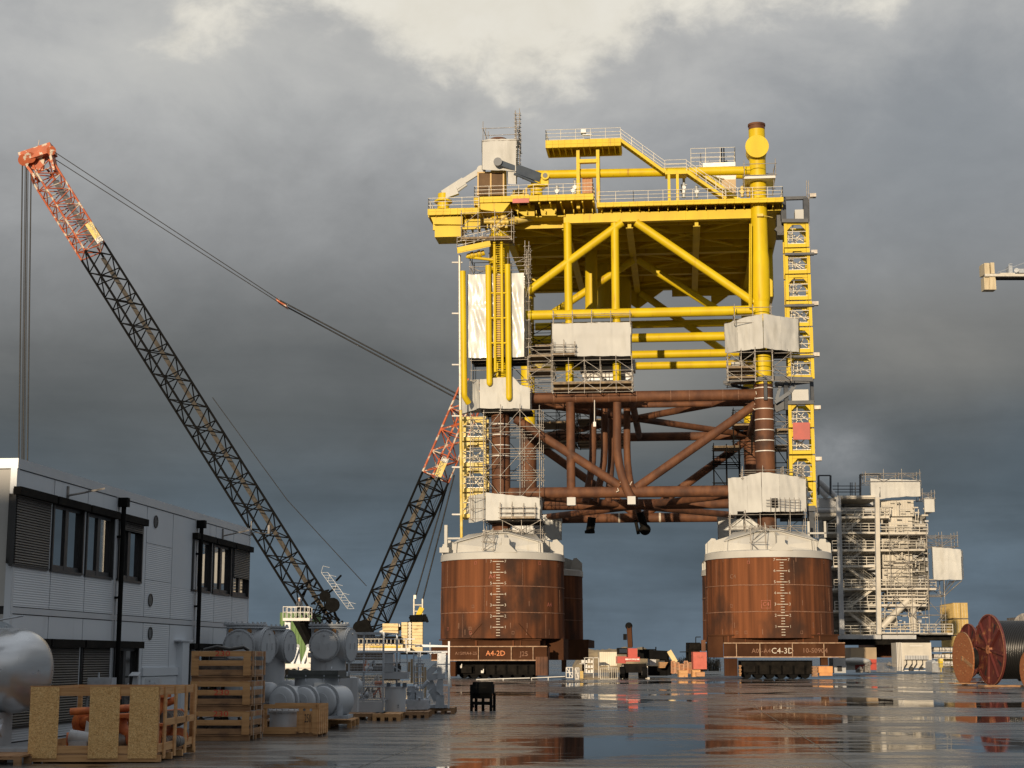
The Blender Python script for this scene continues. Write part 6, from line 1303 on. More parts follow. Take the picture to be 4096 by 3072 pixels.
g.tube(at(*P(765, 595), 158), at(*P(1022, 595), 158), .05, 5); g.tube(at(*P(1250, 800), 157.9), at(*P(1290, 1110), 157.9), .25, 10); part('boom_rail', g, M['black'], ex)
g = G()
for k in range(6): pbx(g, 1095, 850 + k * 20, 1265 - k * 12, 862 + k * 20, 156.5, 158)
solo('timber_planks', g, M['wood'], 'stack of pale planks under the black boom between the buckets', 'planks')
g = G(); pbx(g, 1775, 640, 2045, 990, 148, 149.5); g.m = 1
for k in (0, 1): pbx(g, 1775, 640 + k * 345, 2045, 645 + k * 345, 147.95, 148)
o = at(*P(1915, 745), 147.97); put_text(g, 'SLA', .34, lambda x, y: o + V((x, 0, y))); solo('red_tool_container', g, [mat('faded_red', (.56, .13, .085), (.48, .10, .07), .6, sc=(2, 2, 2)), M['pink']], 'faded red tool container left of the right cradle', 'container')
for i, (x0, y0, x1, y1, d, lb) in enumerate(((1485, 1010, 1665, 1150, 146.5, 'plain pine crate standing furthest left near the right cradle'), (1755, 1000, 1920, 1145, 146.5, 'pine crate in front of the red tool container'), (1835, 1050, 2005, 1135, 145.9, 'low reddish crate with pale rim in front of the pine crate'))):
    g = G(); pbx(g, x0, y0, x1, y1, d, d + 1.2); g.m = 1
    for q in (0, 1): pbx(g, x0, y0 + q * (y1 - y0 - 8), x1, y0 + 8 + q * (y1 - y0 - 8), d - .04, d); pbx(g, x0 + q * (x1 - x0 - 8), y0 + 8, x0 + 8 + q * (x1 - x0 - 8), y1 - 8, d - .04, d)
    solo('wooden_crate', g, [M['wood'] if i < 2 else M['ply'], M['wood']], lb, 'crate')
for i in range(5):
    g = G(); x0 = 1335 + i * 86; pts = [P(x0, 830 + (i % 3) * 30), P(x0 + 70, 830 + (i % 3) * 30), P(x0 + 70, 1070), P(x0, 1070)]
    for a_, b_ in zip(pts, pts[1:] + pts[:1]): g.tube(at(*a_, 152), at(*b_, 152), .05, 5); g.tube(at(*a_, 153.4), at(*b_, 153.4), .05, 5)
    for k in range(4): g.tube(at(pts[0][0] + k * 4, pts[0][1], 152), at(pts[0][0] + k * 4, pts[3][1], 152), .035, 4)
    for k in range(3): g.obox(at(pts[0][0] + 7, pts[0][1] + 14 + k * 12, 152.7), V((.18, 0, 0)), V((0, .3, 0)), V((0, 0, .09)))
    solo('orange_stillage', g, mat('orange_stillage_paint', (.55, .24, .11), (.45, .3, .2), .6, sc=(2, 2, 2)) if 'orange_stillage_paint' not in bpy.data.materials else bpy.data.materials['orange_stillage_paint'], 'wire stillage, number %s from the left in the row left of the red tool container' % ('one', 'two', 'three', 'four', 'five')[i], 'stillage', 'orange stillages between the buckets')
g = G(); g.pbox(WF, 2398, 2608, 2467, 2663, 152, 155); 
for k in range(9): g.m = 1; g.pbox(WF, 2399 + k * 7.6, 2609, 2400 + k * 7.6, 2662, 151.97, 152)
g.m = 0; g.pbox(WF, 2432, 2663, 2440, 2680, 152, 152.4); solo('cream_panel', g, [mat('cream_sheet_panel', (.78, .72, .58), (.7, .64, .5), .6, sc=(1, 1, 1)), M['modw']], 'big bright cream panel left of the red telehandler', 'panel')
sh = thing('shelf_frame', V((at(2366, 2710, 148).x, 148, 0)), 'open white shelf frame with mixed goods right of the back left bucket', 'shelf')
g = G()
for u in (2338, 2372, 2394): g.pbox(WF, u, 2630, u + 2.2, 2712, 148, 148.1); g.pbox(WF, u, 2630, u + 2.2, 2712, 149.3, 149.4)
for v in (2630, 2650, 2670, 2690): g.pbox(WF, 2338, v, 2374, v + 2, 148, 149.4)
g.pbox(WF, 2374, 2630, 2396, 2632, 148, 149.4); part('frame', g, M['white'], sh)
g = G(); r = random.Random(8)
for v in (2650, 2670, 2690):
    for k in range(3): g.pbox(WF, 2341 + k * 11, v - r.uniform(8, 15), 2349 + k * 11, v, 148.2, 149.2)
part('goods', g, M['white'], sh)
g = G(); g.pbox(WF, 2326, 2640, 2337, 2652, 148, 149); g.pbox(WF, 2318, 2654, 2337, 2656, 148, 149); solo('white_box', g, M['white'], 'small white box beside the white shelf frame', 'box')
def gate(u0, u1, v0, v1, Y, label):
    g = G()
    for a_, b_ in (((u0, v0), (u1, v0)), ((u0, v1), (u1, v1)), ((u0, v0), (u0, v1)), ((u1, v0), (u1, v1)), ((u0, v0), (u1, v1)), (((u0 + u1) / 2, v0), ((u0 + u1) / 2, v1)), ((u0, (v0 + v1) / 2), (u1, (v0 + v1) / 2))): g.tube(at(*a_, Y), at(*b_, Y), .045, 5)
    solo('frame_gate', g, M['white'], label, 'gate')
gate(2265, 2291, 2670, 2711, 147, 'white braced frame right of the left cradle'); gate(2301, 2316, 2672, 2714, 147.5, 'narrow white frame right of the braced frame')
g = G(); g.pbox(WF, 2320, 2684, 2333, 2714, 146.8, 147); solo('tan_board', g, M['contt'], 'small tan board leaning below the white shelf frame', 'board')
for i, (u0, u1, v0, v1, Y) in enumerate(((2402, 2470, 2672, 2716, 146), (2126, 2260, 2706, 2712, 143), (1906, 2120, 2712, 2718, 140))): 
    if i == 0: fence(u0, u1, v0, v1, Y, 'low wire crowd fence in front of the cream panel', 'cream', st=7)
    else:
        g = G(); g.tube(at(u0, v1, Y), at(u1, v0, Y), .045, 5)
        for u, v in ((u0, v1), ((u0 + u1) / 2, (v0 + v1) / 2)): p = at(u, v, Y); g.tube(p, V((p.x, p.y, 0)), .045, 5)
        solo('low_barrier', g, M['white'], ('thin white barrier pole right of the left cradle', 'thin white barrier pole in front of the left cradle')[i - 1], 'barrier')
g = G(); g.pbox(WF, 2440, 2690, 2466, 2712, 147.5, 149); solo('black_bin', g, M['black'], 'black bin under the cream panel', 'bin')

# black trestle on the wet yard
tr = thing('black_trestle', V((at(1924, 2840, 58).x, 58.5, 0)), 'black four legged steel stand with two slots in its top, alone on the wet yard', 'stand')
TF = Frame(at(1924, 2840, 58).x, 58, radians(-10)); g = G()
g.box(TF, -.40, .38, 0, .55, .62, .93); g.box(TF, -.32, .34, .06, .55, .93, 1.02); g.m = 1
for x in (-.29, .02): g.box(TF, x, x + .2, -.01, 0, .80, .855)
part('top_box', g, [M['black'], M['dark']], tr)
for x, d, z in ((-.40, .02, 0), (.30, .02, 0), (-.33, .5, 0), (.33, .5, 0), (-.03, .25, 0)): g = G(); g.box(TF, x, x + .09, d, d + .09, z, .62); part('leg', g, M['black'], tr)
g = G(); g.box(TF, -.33, .33, .04, .08, .22, .34); g.box(TF, -.31, .3, .5, .54, .22, .3); g.box(TF, -.36, .36, .1, .14, .44, .62); g.box(TF, -.38, -.34, .1, .5, .12, .2); g.box(TF, .32, .36, .1, .5, .12, .2); part('cross_bar', g, M['black'], tr)

# ---------------------------------------------------------------- near left: stored vessels, crates and pallets
def pallet(a0, a1, d0, d1, z0, fr, label, m='wood2', group='pallets under the stored vessels', par=None, h=.16):
    o = fr.w((a0 + a1) / 2, d0, z0); t = thing('wooden_pallet', o, label, 'pallet', group)
    g = G(); n = max(3, int((a1 - a0) / .16))
    for i in range(n): x = a0 + (a1 - a0) * i / n; g.box(fr, x, x + (a1 - a0) / n - .02, d0, d1, z0 + h - .03, z0 + h)
    part('deck_planks', g, M[m], t)
    for k in range(3):
        d = d0 + (d1 - d0 - .1) * k / 2; g = G(); g.box(fr, a0, a1, d, d + .1, z0 + .10, z0 + h - .032)
        nb = max(3, int((a1 - a0) / .55))
        for i in range(nb + 1): x = a0 + (a1 - a0 - .12) * i / nb; g.box(fr, x, x + .12, d, d + .1, z0, z0 + .10)
        part('bearer', g, M[m], t)
    return t
# silver tank
tk = thing('silver_tank', at(60, 2900, 30.7) * V((1, 1, 0)), 'silver domed cylinder lying on a frame at the left edge behind the board crate', 'tank')
ax = V((.93, -.36, 0)).normalized(); E = V((-8.95, 30.85, 1.62)); R = .80; g = G()
g.lathe(E, ax, [(-5, R), (-.62, R), (-.50, R), (-.38, R * .985), (-.25, R * .94), (-.12, R * .84), (-.04, R * .68), (.01, R * .45), (.03, R * .2), (.035, .01)], 56); part('shell', g, M['silver'], tk)
g = G(); g.lathe(E - ax * 1.15, ax, [(0, R), (0, R + .13), (.10, R + .13), (.10, R)], 56); g.lathe(E - ax * 1.03, ax, [(0, R), (0, R + .13), (.10, R + .13), (.10, R)], 56)
for i in range(24): a = i * pi / 12; s_ = ax.cross(V((0, 0, 1))); q = E - ax * 1.17 + (s_ * cos(a) + V((0, 0, sin(a)))) * (R + .07); g.tube(q, q + ax * .26, .022, 6)
part('flange', g, M['silver'], tk)
g = G(); q = E - ax * .62; g.lathe(q, ax, [(0, R), (0, R + .008), (.012, R + .008), (.012, R)], 56); part('weld_seam', g, M['grey'], tk)
g = G(); g.tube(V((-10.2, 30.2, 2.42)), V((-9.0, 30.0, 2.62)), .018, 6); g.tube(V((-9.75, 30.1, 2.38)), V((-9.75, 30.1, 2.56)), .07, 10); g.ball(V((-9.6, 30.1, 2.50)), .08, 10, 6); g.tube(V((-9.95, 30.1, 2.5)), V((-9.95, 30.1, 2.66)), .03, 6); part('sling_clamp', g, M['grey2'], tk)
g = G(); g.box(WF, -10.6, -9.5, 30.3, 31.3, .2, .85); g.box(WF, -10.5, -8.8, 30.2, 31.4, .12, .22); g.tube(V((-9.8, 30.1, .55)), V((-9.3, 30.1, .55)), .12, 12); g.tube(V((-9.35, 30.1, .4)), V((-9.35, 30.1, .75)), .05, 8); part('saddle', g, M['grey'], tk)
pallet(-10.6, -8.6, 28.9, 30.2, 0, WF, 'wooden pallet at the left edge under the silver tank')
# crate of boards with orange pumps inside
CF = Frame(-8.68, 29.62, radians(-1.0)); CW, CD, CH, CB = 2.32, 3.1, 1.20, .14
bc = thing('board_crate', CF.w(CW / 2, CD / 2, 0), 'open pine crate with three upright chipboard panels and orange pumps inside', 'crate')
for x0, x1 in ((0, .52), (1.08, 1.62), (2.16 - .36, 2.32)):
    g = G(); g.box(CF, x0, x1, -.02, .005, CB - .06, CB + CH); part('chipboard_panel', g, M['osb'], bc)
for x0, x1 in ((.52, 1.08), (1.62, 1.80)):
    for z in (CB + .02, CB + CH - .16): g = G(); g.box(CF, x0, x1, .0, .03, z, z + .14); part('rail_plank', g, M['wood'], bc)
for x in (0, CW - .08):
    for d in (.03, CD - .1): g = G(); g.box(CF, x, x + .08, d, d + .08, CB, CB + CH - .02); part('corner_post', g, M['wood'], bc)
for z in (CB + .05, CB + CH - .15):
    g = G(); g.box(CF, CW - .02, CW + .02, .0, CD, z, z + .14); part('rail_plank', g, M['wood'], bc); g = G(); g.box(CF, -.02, .02, .03, CD, z, z + .14); part('rail_plank', g, M['wood'], bc); g = G(); g.box(CF, 0, CW, CD - .02, CD + .02, z, z + .14); part('rail_plank', g, M['wood'], bc)
for d in (.30, 1.15, 2.05, 2.85): g = G(); g.box(CF, CW + .02, CW + .05, d, d + .17, CB - .08, CB + CH); part('side_slat', g, M['wood'], bc)
g = G(); g.box(CF, CW + .02, CW + .05, .45, 2.9, CB + .5, CB + .62); part('side_slat', g, M['wood'], bc)
g = G(); g.box(CF, 0, CW, 0, CD, CB + CH, CB + CH + .018); part('plywood_lid_edge', G().box(CF, -.01, CW + .04, -.02, .05, CB + CH, CB + CH + .018), M['wood'], bc)
for x in (.5, 1.4): g = G(); g.box(CF, x, x + .12, CD - .1, CD, CB, CB + CH - .02); part('rear_slat', g, M['wood'], bc)
g = G()
for k in range(12): g.box(CF, 0, CW, k * CD / 12, (k + 1) * CD / 12 - .02, CB, CB + .03)
part('floor_planks', g, M['wood2'], bc)
for d in (0, .9, 1.8, 2.9): g = G(); g.box(CF, 0, CW + .06, d, d + .10, .02, CB - .002); part('bearer', g, M['wood'], bc)
def pump(x, d, z, s, rot, lbl):
    o = CF.w(x, d, z); t = thing('orange_pump', o, lbl, 'pump'); X = V((cos(rot), sin(rot), 0)); U = V((0, 0, 1)); Yv = U.cross(X); g = G()
    g.bow([o + U * s * .25 + X * s * -.5, o + U * s * .3, o + U * s * .55 + X * s * .35, o + U * s * .9 + X * s * .45], s * .15, 12); g.lathe(o + U * s * .85 + X * s * .42, U, [(0, s * .15), (0, s * .3), (s * .1, s * .3), (s * .1, .01)], 14)
    g.lathe(o + U * s * .25 - X * s * .6, X, [(0, .01), (0, s * .3), (s * .12, s * .3), (s * .12, s * .16)], 14); g.ball(o + U * s * .3, s * .26, 14, 8); part('casing', g, M['rustpipe'], t)
    g = G(); q = o + U * s * .28 + X * s * .35 - Yv * s * .25; g.tube(q, q + X * s * .7, s * .2, 16); g.tube(q + X * s * .7, q + X * s * .8, s * .17, 12); 
    for k in range(6): g.lathe(q + X * s * (.08 + k * .1), X, [(0, s * .2), (0, s * .225), (s * .02, s * .225), (s * .02, s * .2)], 14)
    part('motor', g, M['plumb'], t)
for i, (x, d, z, s, r_, lb) in enumerate(((.85, .75, CB + .03, .62, .3, 'behind the first opening of the board crate'), (1.72, .8, CB + .03, .7, 2.9, 'behind the second opening of the board crate'), (.7, 1.9, CB + .3, .75, -.6, 'at the back left inside the board crate'), (1.7, 2.0, CB + .35, .72, 1.2, 'seen through the slatted side of the board crate'), (1.95, 1.2, CB + .03, .5, .8, 'low behind the front slats of the crate side'), (2.0, 2.6, CB + .05, .6, 2.2, 'at the far end of the board crate'))):
    pump(x, d, z, s, r_, 'orange primed pump with grey motor ' + lb)
g = G()
for (x0, d0, z0), (x1, d1, z1_) in (((.3, 1.5, .85), (1.9, 1.6, .95)), ((.6, 2.4, .5), (2.1, 2.3, 1.05)), ((1.2, 1.1, .75), (2.1, 2.9, .8))): g.tube(CF.w(x0, d0, z0), CF.w(x1, d1, z1_), .07, 12)
solo('orange_pipes', g, M['rustpipe'], 'orange primed pipes lying across the inside of the board crate', 'pipes')
g = G(); g.box(CF, .62, .95, .35, .62, CB + .03, CB + .22); g.tube(CF.w(.6, .5, CB + .3), CF.w(1.0, .5, CB + .24), .13, 16); solo('grey_motor', g, M['grey'], 'grey motor lying low in the first opening of the board crate', 'motor')
g = G(); g.plate([CF.w(.86, .6, .72), CF.w(1.0, .6, .62), CF.w(.96, .62, .38), CF.w(.82, .62, .42)], V((0, .02, 0))); solo('white_bag', g, M['tarp'], 'small white plastic bag hanging in the first opening of the board crate', 'bag')
pallet(-6.0, -5.2, 29.6, 31.2, -.0, WF, 'wet pallet on the ground right of the board crate') if False else None
# kit on stands seen above the crate
g = G(); g.box(WF, -8.9, -7.9, 34.0, 34.4, 1.15, 1.2); g.box(WF, -8.8, -8.3, 34.0, 34.4, 1.2, 1.45); g.tube(V((-8.6, 34.1, 1.2)), V((-8.6, 34.1, 1.56)), .02, 6); g.tube(V((-8.9, 34.0, 1.1)), V((-7.7, 34.0, 1.1)), .03, 6)
for x in (-8.85, -7.95): g.tube(V((x, 34.2, 0)), V((x, 34.2, 1.15)), .03, 6)
solo('metering_skid', g, M['grey2'], 'small grey instrument box on a stand behind the board crate', 'instrument stand')
g = G(); p = at(546, 2730, 35); g.plate([at(524, 2760, 35), at(546, 2760, 35), at(551, 2705, 35), at(533, 2705, 35)], V((0, .1, 0))); g.plate([at(514, 2704, 34.9), at(553, 2704, 34.9), at(565, 2690, 35.3), at(528, 2690, 35.3)], V((0, 0, .01))); g.tube(at(535, 2750, 35.05), V((at(535, 2750, 35.05).x, 35.05, 0)), .05, 8)
solo('grey_chute', g, M['grey2'], 'leaning grey sheet metal duct with a flat lid in front of the third shutter', 'duct')
g = G(); g.pbox(WF, 578, 2712, 636, 2770, 36.5, 36.8); g.m = 1; g.plate([at(590, 2768, 36.3), at(612, 2768, 36.3), at(617, 2730, 36.4), at(598, 2735, 36.4)], V((0, .1, 0))); g.tube(at(600, 2728, 36.3), at(600, 2722, 36.3), .03, 6)
g.tube(at(600, 2770, 36.6), V((at(600, 2770, 36.6).x, 36.6, 0)), .06, 6); solo('wall_board', g, [M['plain'], M['grey2']], 'pale square panel with a leaning pipe cover beside the trunking', 'panel')
# stack of slatted crates
SF = Frame(at(761, 2800, 37.4).x, 37.4, radians(-3.0)); SW = at(1002, 2800, 37.4).x - SF.o.x; SD = 1.45
zt_ = [at(880, v, 37.4).z for v in (2604.5, 2702, 2725, 2818, 2845, 2938, 2959)]
for k in range(3):
    z1_, z0 = zt_[2 * k], zt_[2 * k + 1]; zb_ = zt_[2 * k + 2] if k < 2 else 0.0
    t = thing('slatted_crate', SF.w(SW / 2, SD / 2, zb_), 'weathered slatted pine crate with red numbers, %s of the stack of three' % ('topmost', 'middle', 'bottom')[k], 'crate', 'stacked slatted crates')
    H = z1_ - z0
    for s_ in range(3):
        za = z0 + .01 + (H - .13) * s_ / 2; g = G(); g.box(SF, 0, SW, 0, .025, za, za + .12); pl = part('front_slat', g, M['wood'] if s_ else M['wood2'], t)
        if (k, s_) in ((0, 2), (1, 1), (2, 2)):
            h = G(); o = SF.w(SW * .52, -.006, za + .06); put_text(h, '230', .16, lambda x, y: o + SF.ex * x * 1.5 + V((0, 0, y * 1.05))); part('painted_number', h, M['redp'], pl)
        g = G(); g.box(SF, SW, SW + .025, 0, SD, za, za + .12); pl = part('side_slat', g, M['wood2'], t)
        if s_ == 2: h = G(); o = SF.w(SW + .03, SD * .5, za + .06); put_text(h, '0', .11, lambda x, y: o + SF.ey * x * 3 + V((0, 0, y))); part('painted_number', h, M['red'], pl)
    for x in (0, SW - .17): g = G(); g.box(SF, x, x + .17, -.025, 0, z0, z1_); part('front_batten', g, M['wood'], t)
    for d in (.0, SD - .15): g = G(); g.box(SF, SW + .025, SW + .045, d, d + .14, z0, z1_); part('side_batten', g, M['wood2'], t)
    for x in (.1, .5, .9): g = G(); g.box(SF, x, x + .1, .03, SD, z1_ - .04, z1_ - .01); part('top_board', g, M['wood2'], t)
    g = G(); g.box(SF, 0, SW, 0.01, SD, z0 - .035, z0 - .002); part('floor_board', g, M['wood2'], t)
    for d in (0.03, SD / 2, SD - .12): g = G(); g.box(SF, 0, SW, d, d + .1, zb_ + .005, z0 - .037); part('bearer', g, M['wood2'], t)
    g = G(); r = random.Random(k)
    for i in range(9): a = r.uniform(.15, SW - .25); d = r.uniform(.2, SD - .2); g.tube(SF.w(a, d, z0 + r.uniform(.06, H * .7)), SF.w(a + r.uniform(-.3, .3), d + r.uniform(-.2, .3), z0 + r.uniform(.06, H * .7)), r.uniform(.03, .07), 8)
    g.box(SF, .08, SW - .08, .25, SD - .1, z0 + .01, z0 + H * .45)
    solo('metal_fittings', g, M['plumb'], 'dim metal fittings packed in the %s slatted crate' % ('topmost', 'middle', 'bottom')[k], 'fittings')
for d in (.25, 1.05): g = G(); g.box(SF, SW + .046, SW + .05, d, d + .02, .02, zt_[0] + .005); g.box(SF, 0, SW + .05, d, d + .02, zt_[0] + .002, zt_[0] + .006); solo('strap', g, M['cream'], 'thin pale strap round the stack of slatted crates, %s one' % ('front' if d < .5 else 'rear'), 'strap')
g = G(); g.bow([SF.w(.2, .3, zt_[0] + .03), SF.w(.5, .35, zt_[0] + .1), SF.w(.8, .3, zt_[0] + .04), SF.w(1.1, .4, zt_[0] + .09), SF.w(1.2, .5, zt_[0] + .02)], .04, 8); solo('black_hose', g, M['cable'], 'black hose lying on top of the stack of slatted crates', 'hose')
# small crate marked 250 with a vessel in it
KF = Frame(at(1052, 2900, 39.6).x, 39.6, radians(-5)); KW = at(1273, 2900, 39.6).x - KF.o.x
kc = thing('small_crate', KF.w(KW / 2, .6, 0), 'low open pine crate marked 250 beside the slatted stack', 'crate'); kt = at(1100, 2817, 39.6).z
def kb(n_, *a, m='wood'): g = G(); g.box(KF, *a); return part(n_, g, M[m], kc)
kb('floor_board', 0, KW, 0, 1.2, .12, .16); kb('rail_plank', 0, KW, -.02, 0, kt - .1, kt); kb('rail_plank', 0, KW * .62, -.02, 0, .06, .22); kb('corner_post', KW - .1, KW, -.02, .1, .05, kt); kb('corner_post', 0, .08, 0, .08, .1, kt - .1)
kb('rail_plank', 0, KW, 1.2, 1.22, kt - .1, kt); kb('end_panel', KW * .62, KW - .1, -.01, .02, .10, kt - .16)
for k in range(5): kb('side_slat', KW, KW + .025, .05 + k * .24, .05 + k * .24 + .15, .05, kt)
for k in range(3): kb('front_slat', KW * .66 + k * .16, KW * .66 + k * .16 + .10, -.03, -.012, .08, kt - .1)
for d in (0, .55, 1.1): kb('bearer', 0, KW, d, d + .1, .0, .118, m='wood2')
g = G(); o = KF.w(KW * .66 + .22, -.035, .42); put_text(g, '250', .2, lambda x, y: o + KF.ex * x * .55 + V((0, 0, y * 1.4))); part('painted_number', g, M['frame'], kc)
g = G(); o = KF.w(.42, .45, .16); g.tube(o, o + V((0, 0, .42)), .36, 28); g.lathe(o + V((0, 0, .40)), (0, 0, 1), [(0, .36), (0, .40), (.05, .40), (.05, .1), (.12, .1), (.12, .01)], 28)
for k in range(16): a = k * pi / 8; g.tube(o + V((.38 * cos(a), .38 * sin(a), .37)), o + V((.38 * cos(a), .38 * sin(a), .48)), .015, 6)
g.tube(o + V((.36, -.1, .2)), o + V((.62, -.2, .05)), .03, 8); g.tube(o + V((.6, -.2, .03)), o + V((.72, -.15, .1)), .06, 10); solo('small_vessel', g, M['grey'], 'small grey flanged vessel sitting in the low crate marked 250', 'vessel')

def bolts(g, c, ax_, r, n, s=.022, l=.05):
    ax_ = V(ax_).normalized(); x = ax_.cross(V((0, 0, 1))) if abs(ax_.z) < .9 else V((1, 0, 0)); x.normalize(); y = ax_.cross(x)
    for i in range(n): a = 2 * pi * i / n; q = c + (x * cos(a) + y * sin(a)) * r; g.tube(q, q + ax_ * l, s, 6)
def tall_vessel(u, Y, zb_, zt0, label):
    X0 = at(u, 2700, Y).x; o = V((X0, Y, zb_)); t = thing('gas_vessel', o, label, 'vessel', 'tall grey switchgear vessels'); Rv = .51; H = zt0 - zb_
    g = G(); g.tube(o, o + V((0, 0, H)), Rv, 40); part('shell', g, M['grey'], t)
    g = G(); g.lathe(o + V((0, 0, H - .03)), (0, 0, 1), [(-.04, Rv), (-.04, Rv + .08), (0, Rv + .08)], 40); g.lathe(o + V((0, 0, H)), (0, 0, 1), [(0, Rv + .08), (.05, Rv + .08), (.05, .01)], 40); bolts(g, o + V((0, 0, H + .05)), (0, 0, 1), Rv + .04, 24); part('top_flange', g, M['grey'], t)
    g = G(); g.lathe(o, (0, 0, 1), [(0, .01), (0, Rv + .1), (.05, Rv + .1), (.05, Rv)], 40); part('base_flange', g, M['grey'], t)
    zc = H - .55
    for ax_, rr, ext in ((V((-.10, -.99, 0)), .40, Rv + .10), (V((.96, -.28, 0)), .46, Rv + .16)):
        g = G(); c = o + V((0, 0, zc)); g.tube(c, c + ax_ * ext, rr, 32); g.tube(c + ax_ * ext, c + ax_ * (ext + .04), rr + .02, 36); g.lathe(c + ax_ * (ext + .04), ax_, [(0, rr + .02), (.0, rr - .02), (.02, rr * .5), (.025, .01)], 36)
        g.lathe(c + ax_ * (ext - .04), ax_, [(0, rr), (0, rr + .05), (.04, rr + .05), (.04, rr)], 36); bolts(g, c + ax_ * ext, ax_, rr + .0, 28, .014, .055)
        sx = ax_.cross(V((0, 0, 1)))
        for k in (-1, 1): g.obox(c + ax_ * (ext + .07) + sx * k * rr * .35 - V((0, 0, .02)), sx * .01, ax_ * .02, V((0, 0, .09)))
        g.tube(c + ax_ * (ext + .05) + V((0, 0, rr * .7)), c + ax_ * (ext + .09) + V((0, 0, rr * .7)), .025, 8)
        part('blind_cover', g, M['grey'], t)
    for k in (-.25, .25): g = G(); g.lathe(o + V((k - .05, -Rv - .01, H - .16)), (0, -1, 0), [(0, .05), (0, .07), (.03, .07), (.03, .035), (0, .035)], 12); g.obox(o + V((k - .05, -Rv, H - .16)), V((.05, 0, 0)), V((0, .05, 0)), V((0, 0, .02))); part('lifting_lug', g, mat('rusty_lug', (.35, .17, .05), (.2, .1, .04), .7, sc=(9, 9, 9)) if 'rusty_lug' not in bpy.data.materials else bpy.data.materials['rusty_lug'], t)
    g = G(); c = o + V((0, 0, .75)); g.tube(c, c + V((.8, -.25, 0)) * .95, .26, 24); g.ball(c + V((.76, -.24, 0)), .26, 20, 10); part('side_nozzle', g, M['grey'], t)
    g = G(); c = o + V((.1, -Rv, .45)); g.box(WF, o.x + .05, o.x + .35, Y - Rv - .12, Y - Rv + .1, zb_ + .35, zb_ + .85); g.tube(o + V((0, -Rv - .02, .1)), o + V((0, -Rv - .02, zc - .5)), .012, 6); part('junction_box', g, M['grey'], t)
    return t
tall_vessel(976, 44.8, .2, at(976, 2503, 44.8).z, 'tall grey bolted vessel behind the slatted crates, nearest the office building')
tall_vessel(1072, 49.4, .2, at(1072, 2512, 49.4).z, 'tall grey bolted vessel standing between the other two, furthest back')
tall_vessel(1313, 47.2, .32, at(1313, 2504, 47.2).z, 'tall grey bolted vessel behind the black lidded tank, with a full round cover facing front')
# black lidded tank with three flanged drums in front
lt = thing('lidded_tank', V((at(1255, 2830, 44.8).x, 44.8, .3)), 'grey tank with a square black lid and three horizontal flanged drums', 'tank')
LF = Frame(at(1152, 2700, 44.3).x, 44.3, radians(-6)); L1 = at(1356, 2700, 44.3).x - LF.o.x; zl0 = at(1250, 2706, 44.3).z; zl1 = at(1250, 2682, 44.3).z
g = G(); g.box(LF, 0, L1, 0, 1.1, zl0, zl1); g.box(LF, -.08, L1 + .08, -.06, 1.16, zl0 - .05, zl0)
g.box(LF, .03, L1 - .03, -.012, 0, zl0 + .05, zl1 - .04); part('lid', g, mat('dark_green_grey_lid', (.045, .052, .048), (.07, .075, .07), .6, sc=(3, 3, 3)), lt)
g = G(); 
for x in (.2, L1 - .25): g.lathe(LF.w(x, .3, zl1 + .02), (1, 0, 0), [(0, .06), (0, .08), (.02, .08), (.02, .05), (0, .05)], 12)
for x in (-.02, .5, 1.0, L1 + .02): g.tube(LF.w(x, -.04, zl0 - .14), LF.w(x, -.04, zl0 + .04), .02, 6)
part('lid_bolts', g, M['grey2'], lt)
g = G(); c = LF.w(L1 / 2, .55, .35); g.tube(c, c + V((0, 0, zl0 - .4)), .62, 36); part('shell', g, M['grey'], lt)
g = G(); g.box(LF, L1 * .55, L1 * .75, -.14, .0, .95, 1.2); g.box(LF, L1 * .6, L1 * .7, -.16, -.14, 1.0, 1.15); part('junction_box', g, M['white'], lt)
dx = V((.93, .36, 0)); c0_ = V((at(1150, 2800, 43.2).x, 43.3, .72)); rr = .40
for k, (o_, r_) in enumerate(((0, rr), (.56, rr * .95), (1.08, rr * 1.02))):
    g = G(); c = c0_ + V((1.12, .30, 0)).normalized() * o_ * 1.0; a_ = V((-.45, -.89, 0)); 
    g.tube(c + a_ * -.6, c + a_ * .25, r_, 36); g.lathe(c + a_ * .25, a_, [(-.10, r_), (-.10, r_ + .06), (-.05, r_ + .06), (-.05, r_), (.0, r_), (.06, r_ * .95), (.10, r_ * .8), (.12, r_ * .55)], 36)
    bolts(g, c + a_ * .14, a_, r_ + .03, 20, .014, .06); g.lathe(c + a_ * .37, a_, [(0, r_ * .55), (.03, r_ * .55), (.03, .01)], 28); bolts(g, c + a_ * .39, a_, r_ * .42, 8, .014, .02)
    part('flanged_drum', g, M['grey'], lt)
g = G(); g.box(WF, c0_.x - .3, c0_.x + 1.6, 43.2, 44.6, .28, .36)
for k in range(4): g.lathe(V((c0_.x + .2 + k * .4, 43.0, .36)), (0, 0, 1), [(0, .08), (.3, .08)], 8)
part('saddle', g, M['grey2'], lt)
# oval manhole on the vessel side
g = G(); c = at(1349, 2792, 46.3); g.lathe(c, V((-.2, -1, 0)), [(0, .01), (0, .30), (-.05, .30), (-.05, .24)], 28); bolts(g, c, V((-.2, -1, 0)), .26, 18, .016, .03); g.box(WF, c.x - .22, c.x + .55, 46.35, 47.0, .35, 1.3); solo('flanged_box', g, M['grey'], 'grey box with a round bolted cover right of the flanged drums', 'flanged box')
